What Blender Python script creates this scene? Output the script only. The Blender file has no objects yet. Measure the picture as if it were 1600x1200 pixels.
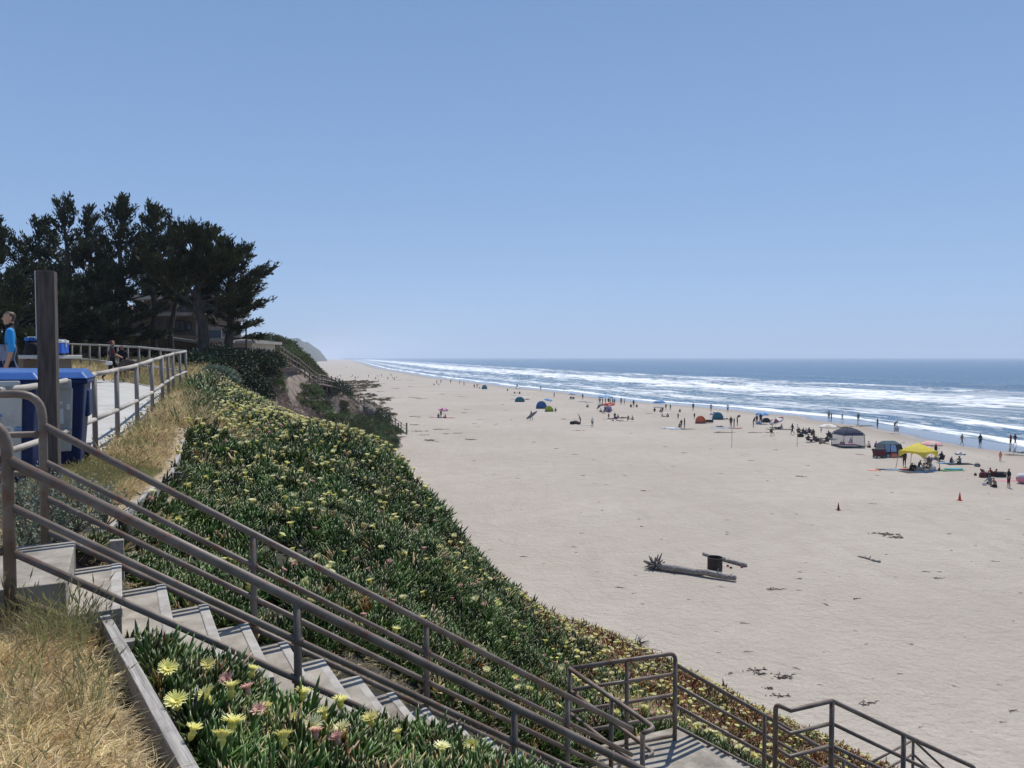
import bpy, math, random
import numpy as np
from mathutils import Vector, Matrix, Euler

random.seed(7); rng = np.random.default_rng(7)
H = 11.5                       # eye height above the dry sand, metres
F = 1180.0                     # focal length in pixels of the 1600 px wide photograph
TH = math.atan(42.0 / F)
SUN_AZ, SUN_EL = math.radians(20), math.radians(59)
S = bpy.context.scene
C = S.collection

# ------------------------------------------------------------------ camera, sky, sun
cam = bpy.data.objects.new('camera', bpy.data.cameras.new('camera'))
C.objects.link(cam); S.camera = cam
cam.location = (0, 0, H); cam.rotation_euler = (math.pi / 2 - TH, 0, 0)
cam.data.sensor_width = 36; cam.data.lens = 36 * F / 1600
cam.data.clip_start = 0.1; cam.data.clip_end = 40000
S.view_settings.view_transform = 'Standard'; S.view_settings.look = 'None'
S.view_settings.exposure = 0.05; S.view_settings.gamma = 1
S.view_settings.use_curve_mapping = False
S.render.engine = 'CYCLES'
S.cycles.use_denoising = True
S.cycles.max_bounces = 6; S.cycles.volume_bounces = 1
S.cycles.transparent_max_bounces = 12
W = bpy.data.worlds.new('World'); S.world = W; W.use_nodes = True
nt = W.node_tree; bg = nt.nodes['Background']
sky = nt.nodes.new('ShaderNodeTexSky'); sky.sky_type = 'NISHITA'
sky.sun_disc = False; sky.sun_elevation = SUN_EL; sky.sun_rotation = SUN_AZ
sky.altitude = 20; sky.air_density = 1.0; sky.dust_density = 0.6; sky.ozone_density = 3.0
geo = nt.nodes.new('ShaderNodeTexCoord'); sep = nt.nodes.new('ShaderNodeSeparateXYZ'); nt.links.new(geo.outputs['Generated'], sep.inputs[0])
rmp = nt.nodes.new('ShaderNodeValToRGB'); nt.links.new(sep.outputs[2], rmp.inputs[0]); E_ = rmp.color_ramp.elements     # clear marine sky, paler towards the horizon all round
while len(E_) < 5: E_.new(.5)
for e_, (p_, c_) in zip(E_, ((0.0, (3.25, 4.85, 7.7)), (.06, (3.0, 4.7, 7.75)), (.20, (2.4, 4.0, 6.95)), (.45, (1.62, 3.0, 5.7)), (1.0, (1.0, 2.1, 4.6)))):
    e_.position = p_; e_.color = (*c_, 1)
mx = nt.nodes.new('ShaderNodeMix'); mx.data_type = 'RGBA'; mx.inputs[0].default_value = .82
nt.links.new(sky.outputs[0], mx.inputs[6]); nt.links.new(rmp.outputs[0], mx.inputs[7]); nt.links.new(mx.outputs[2], bg.inputs[0])
bg.inputs[1].default_value = 0.10
sl = bpy.data.lights.new('sun', 'SUN'); sl.energy = 4.5; sl.angle = math.radians(0.53)
sl.color = (1.0, 0.955, 0.89)
sun = bpy.data.objects.new('sun', sl); C.objects.link(sun)
sd = Vector((math.sin(SUN_AZ) * math.cos(SUN_EL), math.cos(SUN_AZ) * math.cos(SUN_EL), math.sin(SUN_EL)))
sun.rotation_euler = sd.to_track_quat('Z', 'Y').to_euler(); sun.location = (20, 10, 60)

# ------------------------------------------------------------------ measuring helpers
def ray(px, py):
    x = (px - 800) / F; z = (600 - py) / F
    return np.array([x, math.cos(TH) + z * math.sin(TH), -math.sin(TH) + z * math.cos(TH)])
def P(px, py, Y):
    d = ray(px, py); t = Y / d[1]
    return Vector((d[0] * t, Y, H + d[2] * t))
# shoreline as a polyline in plan (x, y)
SHORE = np.array([(74, -400), (74, -100), (72, 0), (70, 60), (68, 103), (66.5, 131), (64, 152), (47.5, 187), (35, 208),
                  (21.5, 258), (1, 311), (-40, 440), (-135, 800), (-290, 1500), (-475, 2300), (-780, 3600)], float)
_cum = np.concatenate([[0], np.cumsum(np.linalg.norm(np.diff(SHORE, axis=0), axis=1))])
def shore(x, y):
    """signed offshore distance (positive at sea) and distance along the shore"""
    x = np.atleast_1d(np.asarray(x, float)); y = np.atleast_1d(np.asarray(y, float))
    best = np.full(x.shape, 1e9); sg = np.ones(x.shape); ss = np.zeros(x.shape)
    for i in range(len(SHORE) - 1):
        a, b = SHORE[i], SHORE[i + 1]; ab = b - a; L2 = ab @ ab
        t = np.clip(((x - a[0]) * ab[0] + (y - a[1]) * ab[1]) / L2, 0, 1)
        dx = x - a[0] - t * ab[0]; dy = y - a[1] - t * ab[1]; d = np.hypot(dx, dy)
        side = ab[0] * dy - ab[1] * dx
        m = d < best
        best[m] = d[m]; sg[m] = np.where(side[m] < 0, 1, -1); ss[m] = _cum[i] + t[m] * math.sqrt(L2)
    return best * sg, ss
def vnoise(x, y, seed=0):
    """smooth value noise, period-free, range -1..1"""
    xi = np.floor(x).astype(np.int64); yi = np.floor(y).astype(np.int64); fx = x - xi; fy = y - yi
    fx = fx * fx * (3 - 2 * fx); fy = fy * fy * (3 - 2 * fy)
    def h(a, b):
        n = (a * 374761393 + b * 668265263 + seed * 974711) & 0x7fffffff
        n = ((n ^ (n >> 13)) * 1274126177) & 0x7fffffff
        return ((n ^ (n >> 16)) & 0xffff) / 32767.5 - 1
    return (h(xi, yi) * (1 - fx) + h(xi + 1, yi) * fx) * (1 - fy) + (h(xi, yi + 1) * (1 - fx) + h(xi + 1, yi + 1) * fx) * fy
def fbm(x, y, o=4, seed=0):
    r = 0; a = 1; t = 0
    for i in range(o):
        r = r + a * vnoise(x * 2 ** i + 17.3 * i, y * 2 ** i - 9.1 * i, seed + i); t += a; a *= .5
    return r / t
def sandz(x, y):
    x = np.atleast_1d(np.asarray(x, float)); y = np.atleast_1d(np.asarray(y, float))
    d, s = shore(x, y)
    z = np.where(d > -22, -0.0010 * (d + 22) ** 2, 0)
    z = np.where(d > 0, -0.484 - 0.044 * d, z); z = np.maximum(z, -6)
    amp = np.clip((-d - 6) / 20, 0, 1)
    z = z + amp * (0.16 * fbm(x / 17, y / 17, 3, 3) + 0.05 * fbm(x / 3.5, y / 3.5, 2, 9))
    # low berm that sweeps across the middle of the beach
    r = np.hypot((x - 28) / 1.0, (y - 2)) - 57
    z = z + amp * 0.16 * np.exp(-(r / 2.2) ** 2)
    return z
def G(px, py):
    """the point of the sand seen at a pixel of the photograph"""
    d = ray(px, py); z = 0.0
    for _ in range(12):
        t = (z - H) / d[2]; p = d * t; z = 0.5 * z + 0.5 * float(sandz(p[0], p[1])[0])
    p[2] = 0
    return Vector((p[0], p[1], z))

# stair frame: u down the flight, v across it away from the camera
SO = Vector((-2.685, 4.0)); SU = Vector((.913, .408)); SV = Vector((-.408, .913))
def uv(u, v, z=0.0):
    p = SO + SU * u + SV * v
    return Vector((p.x, p.y, H + z))
RISE, RUN, T0, NST = .18, .275, .168, 18
LZ = -1.25 - RISE * NST        # lower landing, relative to the eye
def treadz(u): return -1.25 - RISE * np.clip((u - T0) / RUN, 0, NST)

# ------------------------------------------------------------------ the bluff as a height function
def zplateau(y):
    return H + np.interp(y, [-30, 4, 10.5, 12.75, 16.6, 22, 36, 60, 90], [-1.43, -1.43, -1.41, -1.27, -1.10, -.95, -.55, -.45, -.3])
EDGE_Y = [-30, 0, 3.9, 5.4, 6.2, 7.6, 9.2, 11.8, 13, 16, 20, 28, 36, 45, 52, 60, 75, 95, 115, 150]
EDGE_X = [-1.0, -1.1, -2.5, -3.2, -3.37, -3.72, -4.17, -5.2, -5.66, -6.9, -8.3, -11.2, -14.2, -15.6, -16.6, -19.8, -29, -46, -64, -90]
def edge(y): return np.interp(y, EDGE_Y, EDGE_X)
cp = []
def add(px, py, Y): q = P(px, py, Y); cp.append((q.x, q.y, q.z))
def addw(x, y, z): cp.append((x, y, z))
# seaward side of the flight
for a in [(393, 1000, 5.95), (393, 800, 9.5), (393, 690, 15), (393, 645, 21), (570, 1050, 6.2), (570, 850, 10),
          (570, 750, 15), (572, 717, 18.5), (490, 690, 22), (700, 900, 10.5), (640, 749, 17.5), (680, 802, 17),
          (820, 1060, 10), (803, 942, 19.5), (738, 892, 18), (700, 1000, 8.2), (706, 858, 17.5), (695, 836, 21), (728, 890, 21), (770, 930, 22), (855, 976, 22), (910, 998, 24.5), (920, 1110, 12),
          (965, 1024, 27.5), (420, 664, 26), (345, 624, 29), (310, 640, 18), (300, 760, 10), (300, 850, 8),
          (1100, 1085, 20), (1200, 1132, 22), (1010, 1060, 19)]:
    add(*a)
for u in np.arange(0, 6, .8):
    z = treadz(u)
    p = uv(u, 1.75, z + .05); addw(*p)
    p = uv(u, .6, z - .35); addw(*p)
for u, v, z in [(0, -.2, -1.44), (.8, -.18, -1.72), (1.5, -.2, -2.11), (2.95, -.22, -2.96), (4.5, -.3, -4.1), (5.6, -.3, -4.8), (1.25, -1.44, -1.80),
                (2.1, -1.05, -2.2), (3.3, -1.5, -2.7), (5, -1.6, -3.9), (2.0, -3, -1.8), (4, -3.5, -2.8), (7, -1, -5.6),
                (5.2, 2.9, -4.55), (6.4, 2.9, -4.75), (5.6, 1.2, -4.8), (8, 3.0, -5.75), (10, 3.0, -7.2), (12, 2, -9), (9, .5, -6.9), (7, .3, -5.6),
                (4.5, 4.0, -4.1), (7.5, 5.5, -5.9), (10, 6.0, -7.4)]:
    addw(*uv(u, v, z))
# foot of the near spur
for x, y in [(9.2, 23), (12, 18), (14, 10), (4.4, 29.8), (1.8, 33), (-1.5, 34), (-5, 37), (-10, 43), (-14, 52)]:
    addw(x, y, -.25)
for x, y, z in [(-5, 26, 6.3), (-7, 31, 6.4), (-10, 37, 6.6), (-1.2, 28, 1.8), (-3, 31, 1.2), (-3.2, 25, 4.2)]: addw(x, y, z)
# far slope under the house
for a in [(360, 600, 44), (400, 604, 52), (400, 640, 47), (450, 650, 58), (430, 583, 60), (480, 655, 66), (500, 620, 74), (540, 660, 86), (560, 690, 99),
          (422, 568, 64), (455, 582, 72), (490, 600, 80), (540, 617, 91), (572, 644, 98), (600, 669, 104), (622, 688, 109),
          (470, 588, 82), (488, 592, 108), (507, 606, 120), (430, 540, 92), (455, 550, 98), (473, 568, 104), (400, 545, 92), (405, 558, 74), (360, 548, 95), (352, 577, 46), (380, 577, 46), (405, 577, 48), (415, 576, 52), (400, 574, 55)]:
    add(*a)
for x, y in [(-16, 60), (-18, 78), (-21, 95), (-15, 114), (-18, 122), (-26, 130), (-34, 150), (-12, 100), (-13, 106), (-12.5, 95), (-13.5, 88), (-14.5, 110), (-14.2, 101)]: addw(x, y, -1.7)
for y in EDGE_Y[3:-2]:
    addw(float(edge(y)), y, float(zplateau(y)) - .03)
cp = np.array(cp)
def _kern(r): return np.where(r > 1e-9, r, 0)
def _fit(pts):
    n = len(pts); r = np.hypot(pts[:, None, 0] - pts[None, :, 0], pts[:, None, 1] - pts[None, :, 1])
    A = np.zeros((n + 3, n + 3)); A[:n, :n] = np.sqrt(r * r + 1.0) ; A[:n, :n] -= np.eye(n) * .05
    A[:n, n] = 1; A[:n, n + 1:] = pts[:, :2]; A[n, :n] = 1; A[n + 1:, :n] = pts[:, :2].T
    return np.linalg.solve(A, np.concatenate([pts[:, 2], [0, 0, 0]]))
_w = _fit(cp)
def slope_z(x, y):
    out = np.empty(x.shape)
    for i in range(0, len(x), 20000):
        a, b = x[i:i + 20000], y[i:i + 20000]
        r = np.hypot(a[:, None] - cp[None, :, 0], b[:, None] - cp[None, :, 1])
        out[i:i + 20000] = np.sqrt(r * r + 1.0) @ _w[:-3] + _w[-3] + _w[-2] * a + _w[-1] * b
    return out
def terr(x, y):
    x = np.atleast_1d(np.asarray(x, float)); y = np.atleast_1d(np.asarray(y, float))
    e = edge(y); zp = zplateau(y); k = np.clip((x - e) / .5, 0, 1); k = k * k * (3 - 2 * k)
    z = zp * (1 - k) + slope_z(x, y) * k
    rough = np.clip((x - e) / 2, 0, 1) * np.clip((y - 14) / 20, 0, 1)
    z = z + rough * .45 * fbm(x / 4, y / 4, 3, 5)
    # the ridge rising beyond the house
    hill = np.exp(-((x + 62) / 20) ** 2 - ((y - 105) / 26) ** 2) * 2.5
    # the ground steps down behind the plank edging
    step = .45 * np.clip((x - e - .02) / .10, 0, 1) * np.exp(-np.clip(x - e, 0, 9) / 1.6) * np.clip((y - 5.4) / .5, 0, 1) * np.clip((14 - y) / 1.2, 0, 1)
    return z + hill - step
def T(x, y): return float(terr(x, y)[0])
# ------------------------------------------------------------------ object helpers
def tag(o, label=None, cat=None, group=None, kind=None):
    if label: o['label'] = label
    if cat: o['category'] = cat
    if group: o['group'] = group
    if kind: o['kind'] = kind
    return o
def empty(name, loc=(0, 0, 0), rz=0.0, label=None, cat=None, group=None, kind=None):
    o = bpy.data.objects.new(name, None); C.objects.link(o); o.empty_display_size = .2
    o.location = loc; o.rotation_euler = (0, 0, rz)
    return tag(o, label, cat, group, kind)
def link(name, me, mat=None, parent=None, loc=None, rot=None, scale=None, smooth=False):
    o = bpy.data.objects.new(name, me); C.objects.link(o)
    if mat is not None and not me.materials:
        for m in (mat if isinstance(mat, (list, tuple)) else [mat]): me.materials.append(m)
    if parent: o.parent = parent
    if loc is not None: o.location = loc
    if rot is not None: o.rotation_euler = rot
    if scale is not None: o.scale = scale if hasattr(scale, '__len__') else (scale,) * 3
    if smooth: me.polygons.foreach_set('use_smooth', [True] * len(me.polygons))
    return o
def mesh_np(name, V, Fc, mat=None, smooth=False, mi=None):
    me = bpy.data.meshes.new(name)
    V = np.asarray(V, np.float32); Fc = np.asarray(Fc, np.int32); n = Fc.shape[1]
    me.vertices.add(len(V)); me.vertices.foreach_set('co', V.ravel())
    me.loops.add(Fc.size); me.loops.foreach_set('vertex_index', Fc.ravel())
    me.polygons.add(len(Fc)); me.polygons.foreach_set('loop_start', np.arange(0, Fc.size, n, dtype=np.int32))
    me.polygons.foreach_set('loop_total', np.full(len(Fc), n, np.int32))
    if mat is not None:
        for m in (mat if isinstance(mat, (list, tuple)) else [mat]): me.materials.append(m)
    if mi is not None: me.polygons.foreach_set('material_index', np.asarray(mi, np.int32))
    me.update(calc_edges=True)
    if smooth: me.polygons.foreach_set('use_smooth', np.ones(len(Fc), bool))
    return me
def attr(me, name, vals):
    a = me.attributes.new(name, 'FLOAT', 'POINT'); a.data.foreach_set('value', np.asarray(vals, np.float32).ravel())
def grid(name, X, Y, Z, mat=None, smooth=True, mask=None):
    r, c = X.shape; V = np.stack([X.ravel(), Y.ravel(), Z.ravel()], 1)
    i = np.arange(r * c).reshape(r, c)
    q = np.stack([i[:-1, :-1], i[:-1, 1:], i[1:, 1:], i[1:, :-1]], -1).reshape(-1, 4)
    if mask is not None: q = q[mask.ravel()]
    return mesh_np(name, V, q, mat, smooth)
class MB:
    def __init__(s): s.v = []; s.f = []; s.m = []
    def _add(s, vs, fs, mi=0):
        n = len(s.v); s.v += [tuple(v) for v in vs]; s.f += [tuple(n + i for i in f) for f in fs]; s.m += [mi] * len(fs)
        return s
    def box(s, c, d, rz=0.0, rot=None, mi=0, taper=1.0):
        R = rot if rot is not None else Matrix.Rotation(rz, 3, 'Z')
        hx, hy, hz = d[0] / 2, d[1] / 2, d[2] / 2; vs = []
        for z in (-1, 1):
            k = taper if z > 0 else 1
            for x, y in ((-1, -1), (1, -1), (1, 1), (-1, 1)):
                vs.append(Vector(c) + R @ Vector((x * hx * k, y * hy * k, z * hz)))
        return s._add(vs, [(0, 3, 2, 1), (4, 5, 6, 7), (0, 1, 5, 4), (1, 2, 6, 5), (2, 3, 7, 6), (3, 0, 4, 7)], mi)
    def tube(s, pts, r, n=8, mi=0, cap=True):
        pts = [Vector(p) for p in pts]; rr = r if hasattr(r, '__len__') else [r] * len(pts); vs = []; L = len(pts)
        up = Vector((0, 0, 1)); prev = None
        for i, p in enumerate(pts):
            t = (pts[min(i + 1, L - 1)] - pts[max(i - 1, 0)])
            t = t.normalized() if t.length > 1e-9 else Vector((0, 0, 1))
            if prev is None:
                a = t.cross(up)
                if a.length < .05: a = t.cross(Vector((1, 0, 0)))
            else:
                a = prev - t * prev.dot(t)
                if a.length < 1e-4: a = t.cross(up)
            a.normalize(); prev = a; b = t.cross(a)
            for k in range(n):
                w = 2 * math.pi * k / n
                vs.append(p + (a * math.cos(w) + b * math.sin(w)) * rr[i])
        fs = [(i * n + k, i * n + (k + 1) % n, (i + 1) * n + (k + 1) % n, (i + 1) * n + k) for i in range(L - 1) for k in range(n)]
        if cap: fs += [tuple(range(n - 1, -1, -1)), tuple((L - 1) * n + k for k in range(n))]
        return s._add(vs, fs, mi)
    def lathe(s, c, prof, n=16, mi=0, sx=1, sy=1):
        c = Vector(c); vs = []; L = len(prof)
        for r, z in prof:
            for k in range(n):
                w = 2 * math.pi * k / n; vs.append(c + Vector((r * math.cos(w) * sx, r * math.sin(w) * sy, z)))
        return s._add(vs, [(i * n + k, i * n + (k + 1) % n, (i + 1) * n + (k + 1) % n, (i + 1) * n + k) for i in range(L - 1) for k in range(n)], mi)
    def poly(s, vs, mi=0): return s._add(vs, [tuple(range(len(vs)))], mi)
    def prism(s, pts, z0, z1, mi=0):
        n = len(pts); vs = [(x, y, z0) for x, y in pts] + [(x, y, z1) for x, y in pts]
        return s._add(vs, [tuple(range(n - 1, -1, -1)), tuple(range(n, 2 * n))] + [(i, (i + 1) % n, n + (i + 1) % n, n + i) for i in range(n)], mi)
    def me(s, name, mats, smooth=False):
        m = bpy.data.meshes.new(name); m.from_pydata(s.v, [], s.f)
        for q in (mats if isinstance(mats, (list, tuple)) else [mats]): m.materials.append(q)
        m.polygons.foreach_set('material_index', s.m)
        if smooth: m.polygons.foreach_set('use_smooth', [True] * len(m.polygons))
        m.update(); return m
    def build(s, name, mats, parent=None, smooth=False, **k): return link(name, s.me(name, mats, smooth), None, parent, **k)
def bevel(o, w=.01, seg=2):
    b = o.modifiers.new('bevel', 'BEVEL'); b.width = w; b.segments = seg; b.limit_method = 'ANGLE'; return o
def tree_copy(o, parent=None):
    c = o.copy(); C.objects.link(c)
    if parent is not None: c.parent = parent
    for ch in o.children: tree_copy(ch, c)
    return c

# ------------------------------------------------------------------ materials
MT = {}
def mat(name, col, rough=.7, col2=None, scale=8.0, detail=6.0, bump=0.0, bscale=None, metal=0.0, spec=.4, mix=(.35, .65), stretch=None,
        obj_random=0.0, coords='Object', transl=0.0, alpha=1.0, bdist=.02):
    m = bpy.data.materials.new(name); m.use_nodes = True; n = m.node_tree.nodes; l = m.node_tree.links
    b = n['Principled BSDF']; b.inputs['Roughness'].default_value = rough; b.inputs['Metallic'].default_value = metal
    b.inputs['Specular IOR Level'].default_value = spec
    tc = n.new('ShaderNodeTexCoord'); src = tc.outputs[coords] if coords in ('Object', 'Generated') else None
    if coords == 'World': src = n.new('ShaderNodeNewGeometry').outputs['Position']
    if stretch:
        mp = n.new('ShaderNodeMapping'); mp.inputs['Scale'].default_value = stretch; l.new(src, mp.inputs[0]); src = mp.outputs[0]
    c1 = (*col, 1); out = None
    if col2:
        t = n.new('ShaderNodeTexNoise'); t.inputs['Scale'].default_value = scale; t.inputs['Detail'].default_value = detail
        l.new(src, t.inputs['Vector']); r = n.new('ShaderNodeValToRGB'); r.color_ramp.elements[0].position = mix[0]; r.color_ramp.elements[1].position = mix[1]
        r.color_ramp.elements[0].color = c1; r.color_ramp.elements[1].color = (*col2, 1); l.new(t.outputs[0], r.inputs[0]); out = r.outputs[0]
    if obj_random:
        oi = n.new('ShaderNodeObjectInfo'); hs = n.new('ShaderNodeHueSaturation')
        mr = n.new('ShaderNodeMapRange'); mr.inputs[3].default_value = 1 - obj_random; mr.inputs[4].default_value = 1 + obj_random
        l.new(oi.outputs['Random'], mr.inputs[0]); l.new(mr.outputs[0], hs.inputs['Value'])
        mr2 = n.new('ShaderNodeMapRange'); mr2.inputs[3].default_value = .5 - obj_random * .06; mr2.inputs[4].default_value = .5 + obj_random * .06
        l.new(oi.outputs['Random'], mr2.inputs[0]); l.new(mr2.outputs[0], hs.inputs['Hue'])
        if out: l.new(out, hs.inputs['Color'])
        else: hs.inputs['Color'].default_value = c1
        out = hs.outputs[0]
    if out: l.new(out, b.inputs['Base Color'])
    else: b.inputs['Base Color'].default_value = c1
    if bump:
        t = n.new('ShaderNodeTexNoise'); t.inputs['Scale'].default_value = bscale or scale * 3; t.inputs['Detail'].default_value = 5
        l.new(src, t.inputs['Vector']); bp = n.new('ShaderNodeBump'); bp.inputs['Strength'].default_value = bump; bp.inputs['Distance'].default_value = bdist
        l.new(t.outputs[0], bp.inputs['Height']); l.new(bp.outputs[0], b.inputs['Normal'])
    if transl:
        tr = n.new('ShaderNodeBsdfTranslucent'); ms = n.new('ShaderNodeMixShader'); ms.inputs[0].default_value = transl
        if out: l.new(out, tr.inputs[0])
        else: tr.inputs[0].default_value = c1
        l.new(b.outputs[0], ms.inputs[1]); l.new(tr.outputs[0], ms.inputs[2]); l.new(ms.outputs[0], n['Material Output'].inputs[0])
    if alpha < 1: b.inputs['Alpha'].default_value = alpha
    MT[name] = m; return m
def cloth(name, col, rough=.8): return MT.get(name) or mat(name, col, rough, transl=.25)
mat('pipe_paint', (.120, .085, .062), .5, (.25, .205, .17), 5, bump=.25, bscale=90, stretch=(1, 1, 1), coords='World', mix=(.3, .75), bdist=.003)
MT['pipe_paint'].node_tree.nodes['Principled BSDF'].inputs['Specular IOR Level'].default_value = .28
mat('pipe_paint_far', (.13, .105, .095), .45, (.19, .15, .135), 3, coords='World')
mat('fence_rail', (.30, .27, .23), .65, (.42, .385, .34), 4, coords='World', bump=.2, bscale=60, bdist=.003)
mat('fence_post', (.15, .125, .11), .7, (.24, .21, .19), 6, coords='World', bump=.3, bscale=50, stretch=(1, 1, .15))
mat('concrete', (.38, .37, .34), .85, (.48, .465, .435), 1.8, coords='World', bump=.5, bscale=45, mix=(.3, .7), bdist=.006)
mat('step_nosing', (.31, .29, .26), .85, (.41, .385, .35), 7, coords='World', bump=.5, bscale=50, bdist=.005)
mat('concrete_step', (.22, .195, .16), .9, (.37, .335, .285), 5.5, coords='World', bump=.6, bscale=40, mix=(.3, .7), bdist=.008)
mat('weathered_board', (.23, .21, .19), .85, (.40, .375, .345), 9, stretch=(.35, 6, 6), bump=.8, bscale=14, bdist=.01)
mat('old_timber', (.05, .038, .032), .85, (.10, .08, .07), 7, stretch=(5, 5, .5), bump=.7, bscale=12, bdist=.008)
mat('timber_stake', (.10, .08, .065), .9, (.17, .14, .12), 7, stretch=(5, 5, .6), bump=.5)
mat('sign_paint', (.74, .76, .78), .45)
mat('bin_blue', (.008, .020, .078), .42, (.012, .028, .10), 3)
MT['bin_blue'].node_tree.nodes['Principled BSDF'].inputs['Specular IOR Level'].default_value = .2
mat('bin_lid', (.035, .10, .31), .3, (.05, .13, .37), 4)
mat('bin_grey', (.42, .43, .42), .5, (.50, .51, .50), 4)
mat('rubber', (.015, .015, .016), .8)
mat('sticker_white', (.75, .77, .78), .5); mat('sticker_blue', (.05, .18, .45), .5)
mat('bark', (.04, .032, .027), .95, (.09, .075, .063), 3, stretch=(3, 3, .5), bump=1, bscale=9, bdist=.05)
mat('cypress', (.016, .023, .012), .7, (.050, .058, .028), .6, coords='World', transl=.14, spec=.15)
mat('ice_leaf', (.032, .058, .011), .38, (.120, .165, .040), 3.5, coords='World', obj_random=.6, spec=.42, transl=.06)
mat('ice_leaf_red', (.13, .085, .025), .4, (.29, .105, .035), 1.2, coords='World', obj_random=.4, spec=.5, transl=.1)
mat('petal_yellow', (.80, .73, .20), .6, (.86, .82, .42), 6, obj_random=.12, transl=.3)
mat('petal_pale', (.78, .74, .38), .6, (.84, .81, .52), 6, obj_random=.15, transl=.3)
mat('petal_pink', (.62, .30, .26), .6, (.72, .52, .42), 6, obj_random=.15, transl=.3)
mat('flower_core', (.74, .60, .12), .7)
mat('straw', (.56, .41, .20), .8, (.80, .65, .39), 3, coords='World', obj_random=.3, transl=.25)
mat('straw_green', (.25, .26, .10), .75, (.48, .43, .21), 3, coords='World', obj_random=.3, transl=.25)
mat('seed_head', (.36, .33, .15), .8, (.52, .45, .24), 5, obj_random=.25, transl=.2)
mat('sage_leaf', (.10, .135, .085), .7, (.22, .26, .20), 5, coords='World', obj_random=.3, transl=.15)
mat('bush_dark', (.012, .024, .010), .7, (.028, .048, .018), 2, coords='World', obj_random=.3, transl=.1)
mat('bush_green', (.045, .080, .018), .7, (.105, .145, .04), .5, coords='World', obj_random=.35, transl=.12)
mat('bush_olive', (.055, .066, .022), .75, (.13, .125, .05), .6, coords='World', obj_random=.35, transl=.1)
mat('bush_dry', (.21, .16, .125), .9, (.32, .25, .20), 1, coords='World', obj_random=.3)
mat('mat_rust', (.20, .10, .055), .8, (.22, .18, .07), .3, coords='World', obj_random=.3)
mat('stucco', (.15, .115, .09), .9, (.19, .15, .12), 1.5, bump=.2, bscale=30)
mat('stucco_light', (.46, .39, .30), .9, (.52, .45, .35), 1.5, bump=.2, bscale=30)
mat('roof_edge', (.32, .29, .26), .8, (.40, .36, .32), 2)
mat('dark_trim', (.03, .025, .022), .6)
mat('window_frame', (.05, .04, .035), .5)
mat('window_glass', (.30, .38, .46), .05, spec=1.0, metal=.6)
mat('terrace_white', (.68, .66, .62), .6)
mat('garden_wood', (.15, .10, .075), .8, (.21, .15, .115), 5)
mat('step_wood', (.21, .175, .145), .85, (.33, .28, .24), 5, coords='World', stretch=(3, 3, 3))
mat('step_wood_dark', (.10, .08, .07), .85, (.15, .12, .10), 5, coords='World')
mat('rock', (.10, .085, .07), .9, (.21, .185, .155), 2, bump=1, bscale=5, bdist=.1)
mat('driftwood', (.17, .145, .13), .85, (.38, .35, .32), 5, stretch=(.5, 3, 3), bump=.7, bscale=10, bdist=.02)
mat('drift_root', (.07, .055, .05), .9, (.22, .19, .17), 8)
mat('kelp', (.045, .035, .028), .8, (.10, .08, .06), 8)
mat('ring_steel', (.018, .014, .014), .75, (.05, .03, .024), 5)
mat('char', (.01, .01, .01), .95)
mat('cone_orange', (.62, .06, .02), .55)
def add_patches(name, col, scale, lo, hi, amount=1.0):
    m = MT[name]; n, l = m.node_tree.nodes, m.node_tree.links; b = n['Principled BSDF']; old = b.inputs['Base Color'].links[0].from_socket
    pos = n.new('ShaderNodeNewGeometry').outputs['Position']; t = n.new('ShaderNodeTexNoise'); t.inputs['Scale'].default_value = scale; t.inputs['Detail'].default_value = 8; t.inputs['Roughness'].default_value = .65; l.new(pos, t.inputs['Vector'])
    r = n.new('ShaderNodeMapRange'); r.inputs[1].default_value = lo; r.inputs[2].default_value = hi; r.inputs[4].default_value = amount; l.new(t.outputs[0], r.inputs[0])
    x = n.new('ShaderNodeMix'); x.data_type = 'RGBA'; l.new(r.outputs[0], x.inputs[0]); l.new(old, x.inputs[6]); x.inputs[7].default_value = (*col, 1); l.new(x.outputs[2], b.inputs['Base Color'])
add_patches('pipe_paint', (.17, .065, .035), 9, .54, .66, .75); add_patches('pipe_paint', (.33, .30, .27), 22, .60, .72, .6)
add_patches('concrete_step', (.13, .11, .085), 2.2, .52, .68, .7); add_patches('concrete_step', (.50, .44, .35), 7, .58, .74, .55); add_patches('step_nosing', (.17, .15, .125), 6, .52, .68, .6)
add_patches('concrete', (.30, .28, .24), 1.1, .5, .7, .6); add_patches('bin_grey', (.25, .24, .22), 5, .52, .72, .6); add_patches('bin_blue', (.05, .05, .06), 6, .55, .75, .6); add_patches('bin_lid', (.16, .19, .24), 5, .58, .75, .5); add_patches('weathered_board', (.12, .10, .085), 4, .55, .7, .6)
def col_mat(key, c, rough=.75):
    return MT.get(key) or mat(key, c, rough, col2=tuple(min(1, x * 1.18 + .004) for x in c), scale=6, detail=3)
# ------------------------------------------------------------------ sand
def node_mat(name):
    m = bpy.data.materials.new(name); m.use_nodes = True; MT[name] = m
    return m, m.node_tree.nodes, m.node_tree.links, m.node_tree.nodes['Principled BSDF']
def N(n, t, **k):
    x = n.new(t)
    for a, v in k.items(): setattr(x, a, v)
    return x
def ramp(n, l, src, stops, interp='LINEAR'):
    r = n.new('ShaderNodeValToRGB'); r.color_ramp.interpolation = interp; e = r.color_ramp.elements
    while len(e) < len(stops): e.new(.5)
    for i, (p, c) in enumerate(stops):
        e[i].position = p; e[i].color = (c, c, c, 1) if not hasattr(c, '__len__') else (*c, 1)
    l.new(src, r.inputs[0]); return r.outputs[0]
def math_n(n, l, op, a, b=None, c=None):
    x = n.new('ShaderNodeMath'); x.operation = op
    for i, v in enumerate((a, b, c)):
        if v is None: continue
        if isinstance(v, (int, float)): x.inputs[i].default_value = v
        else: l.new(v, x.inputs[i])
    return x.outputs[0]
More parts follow.
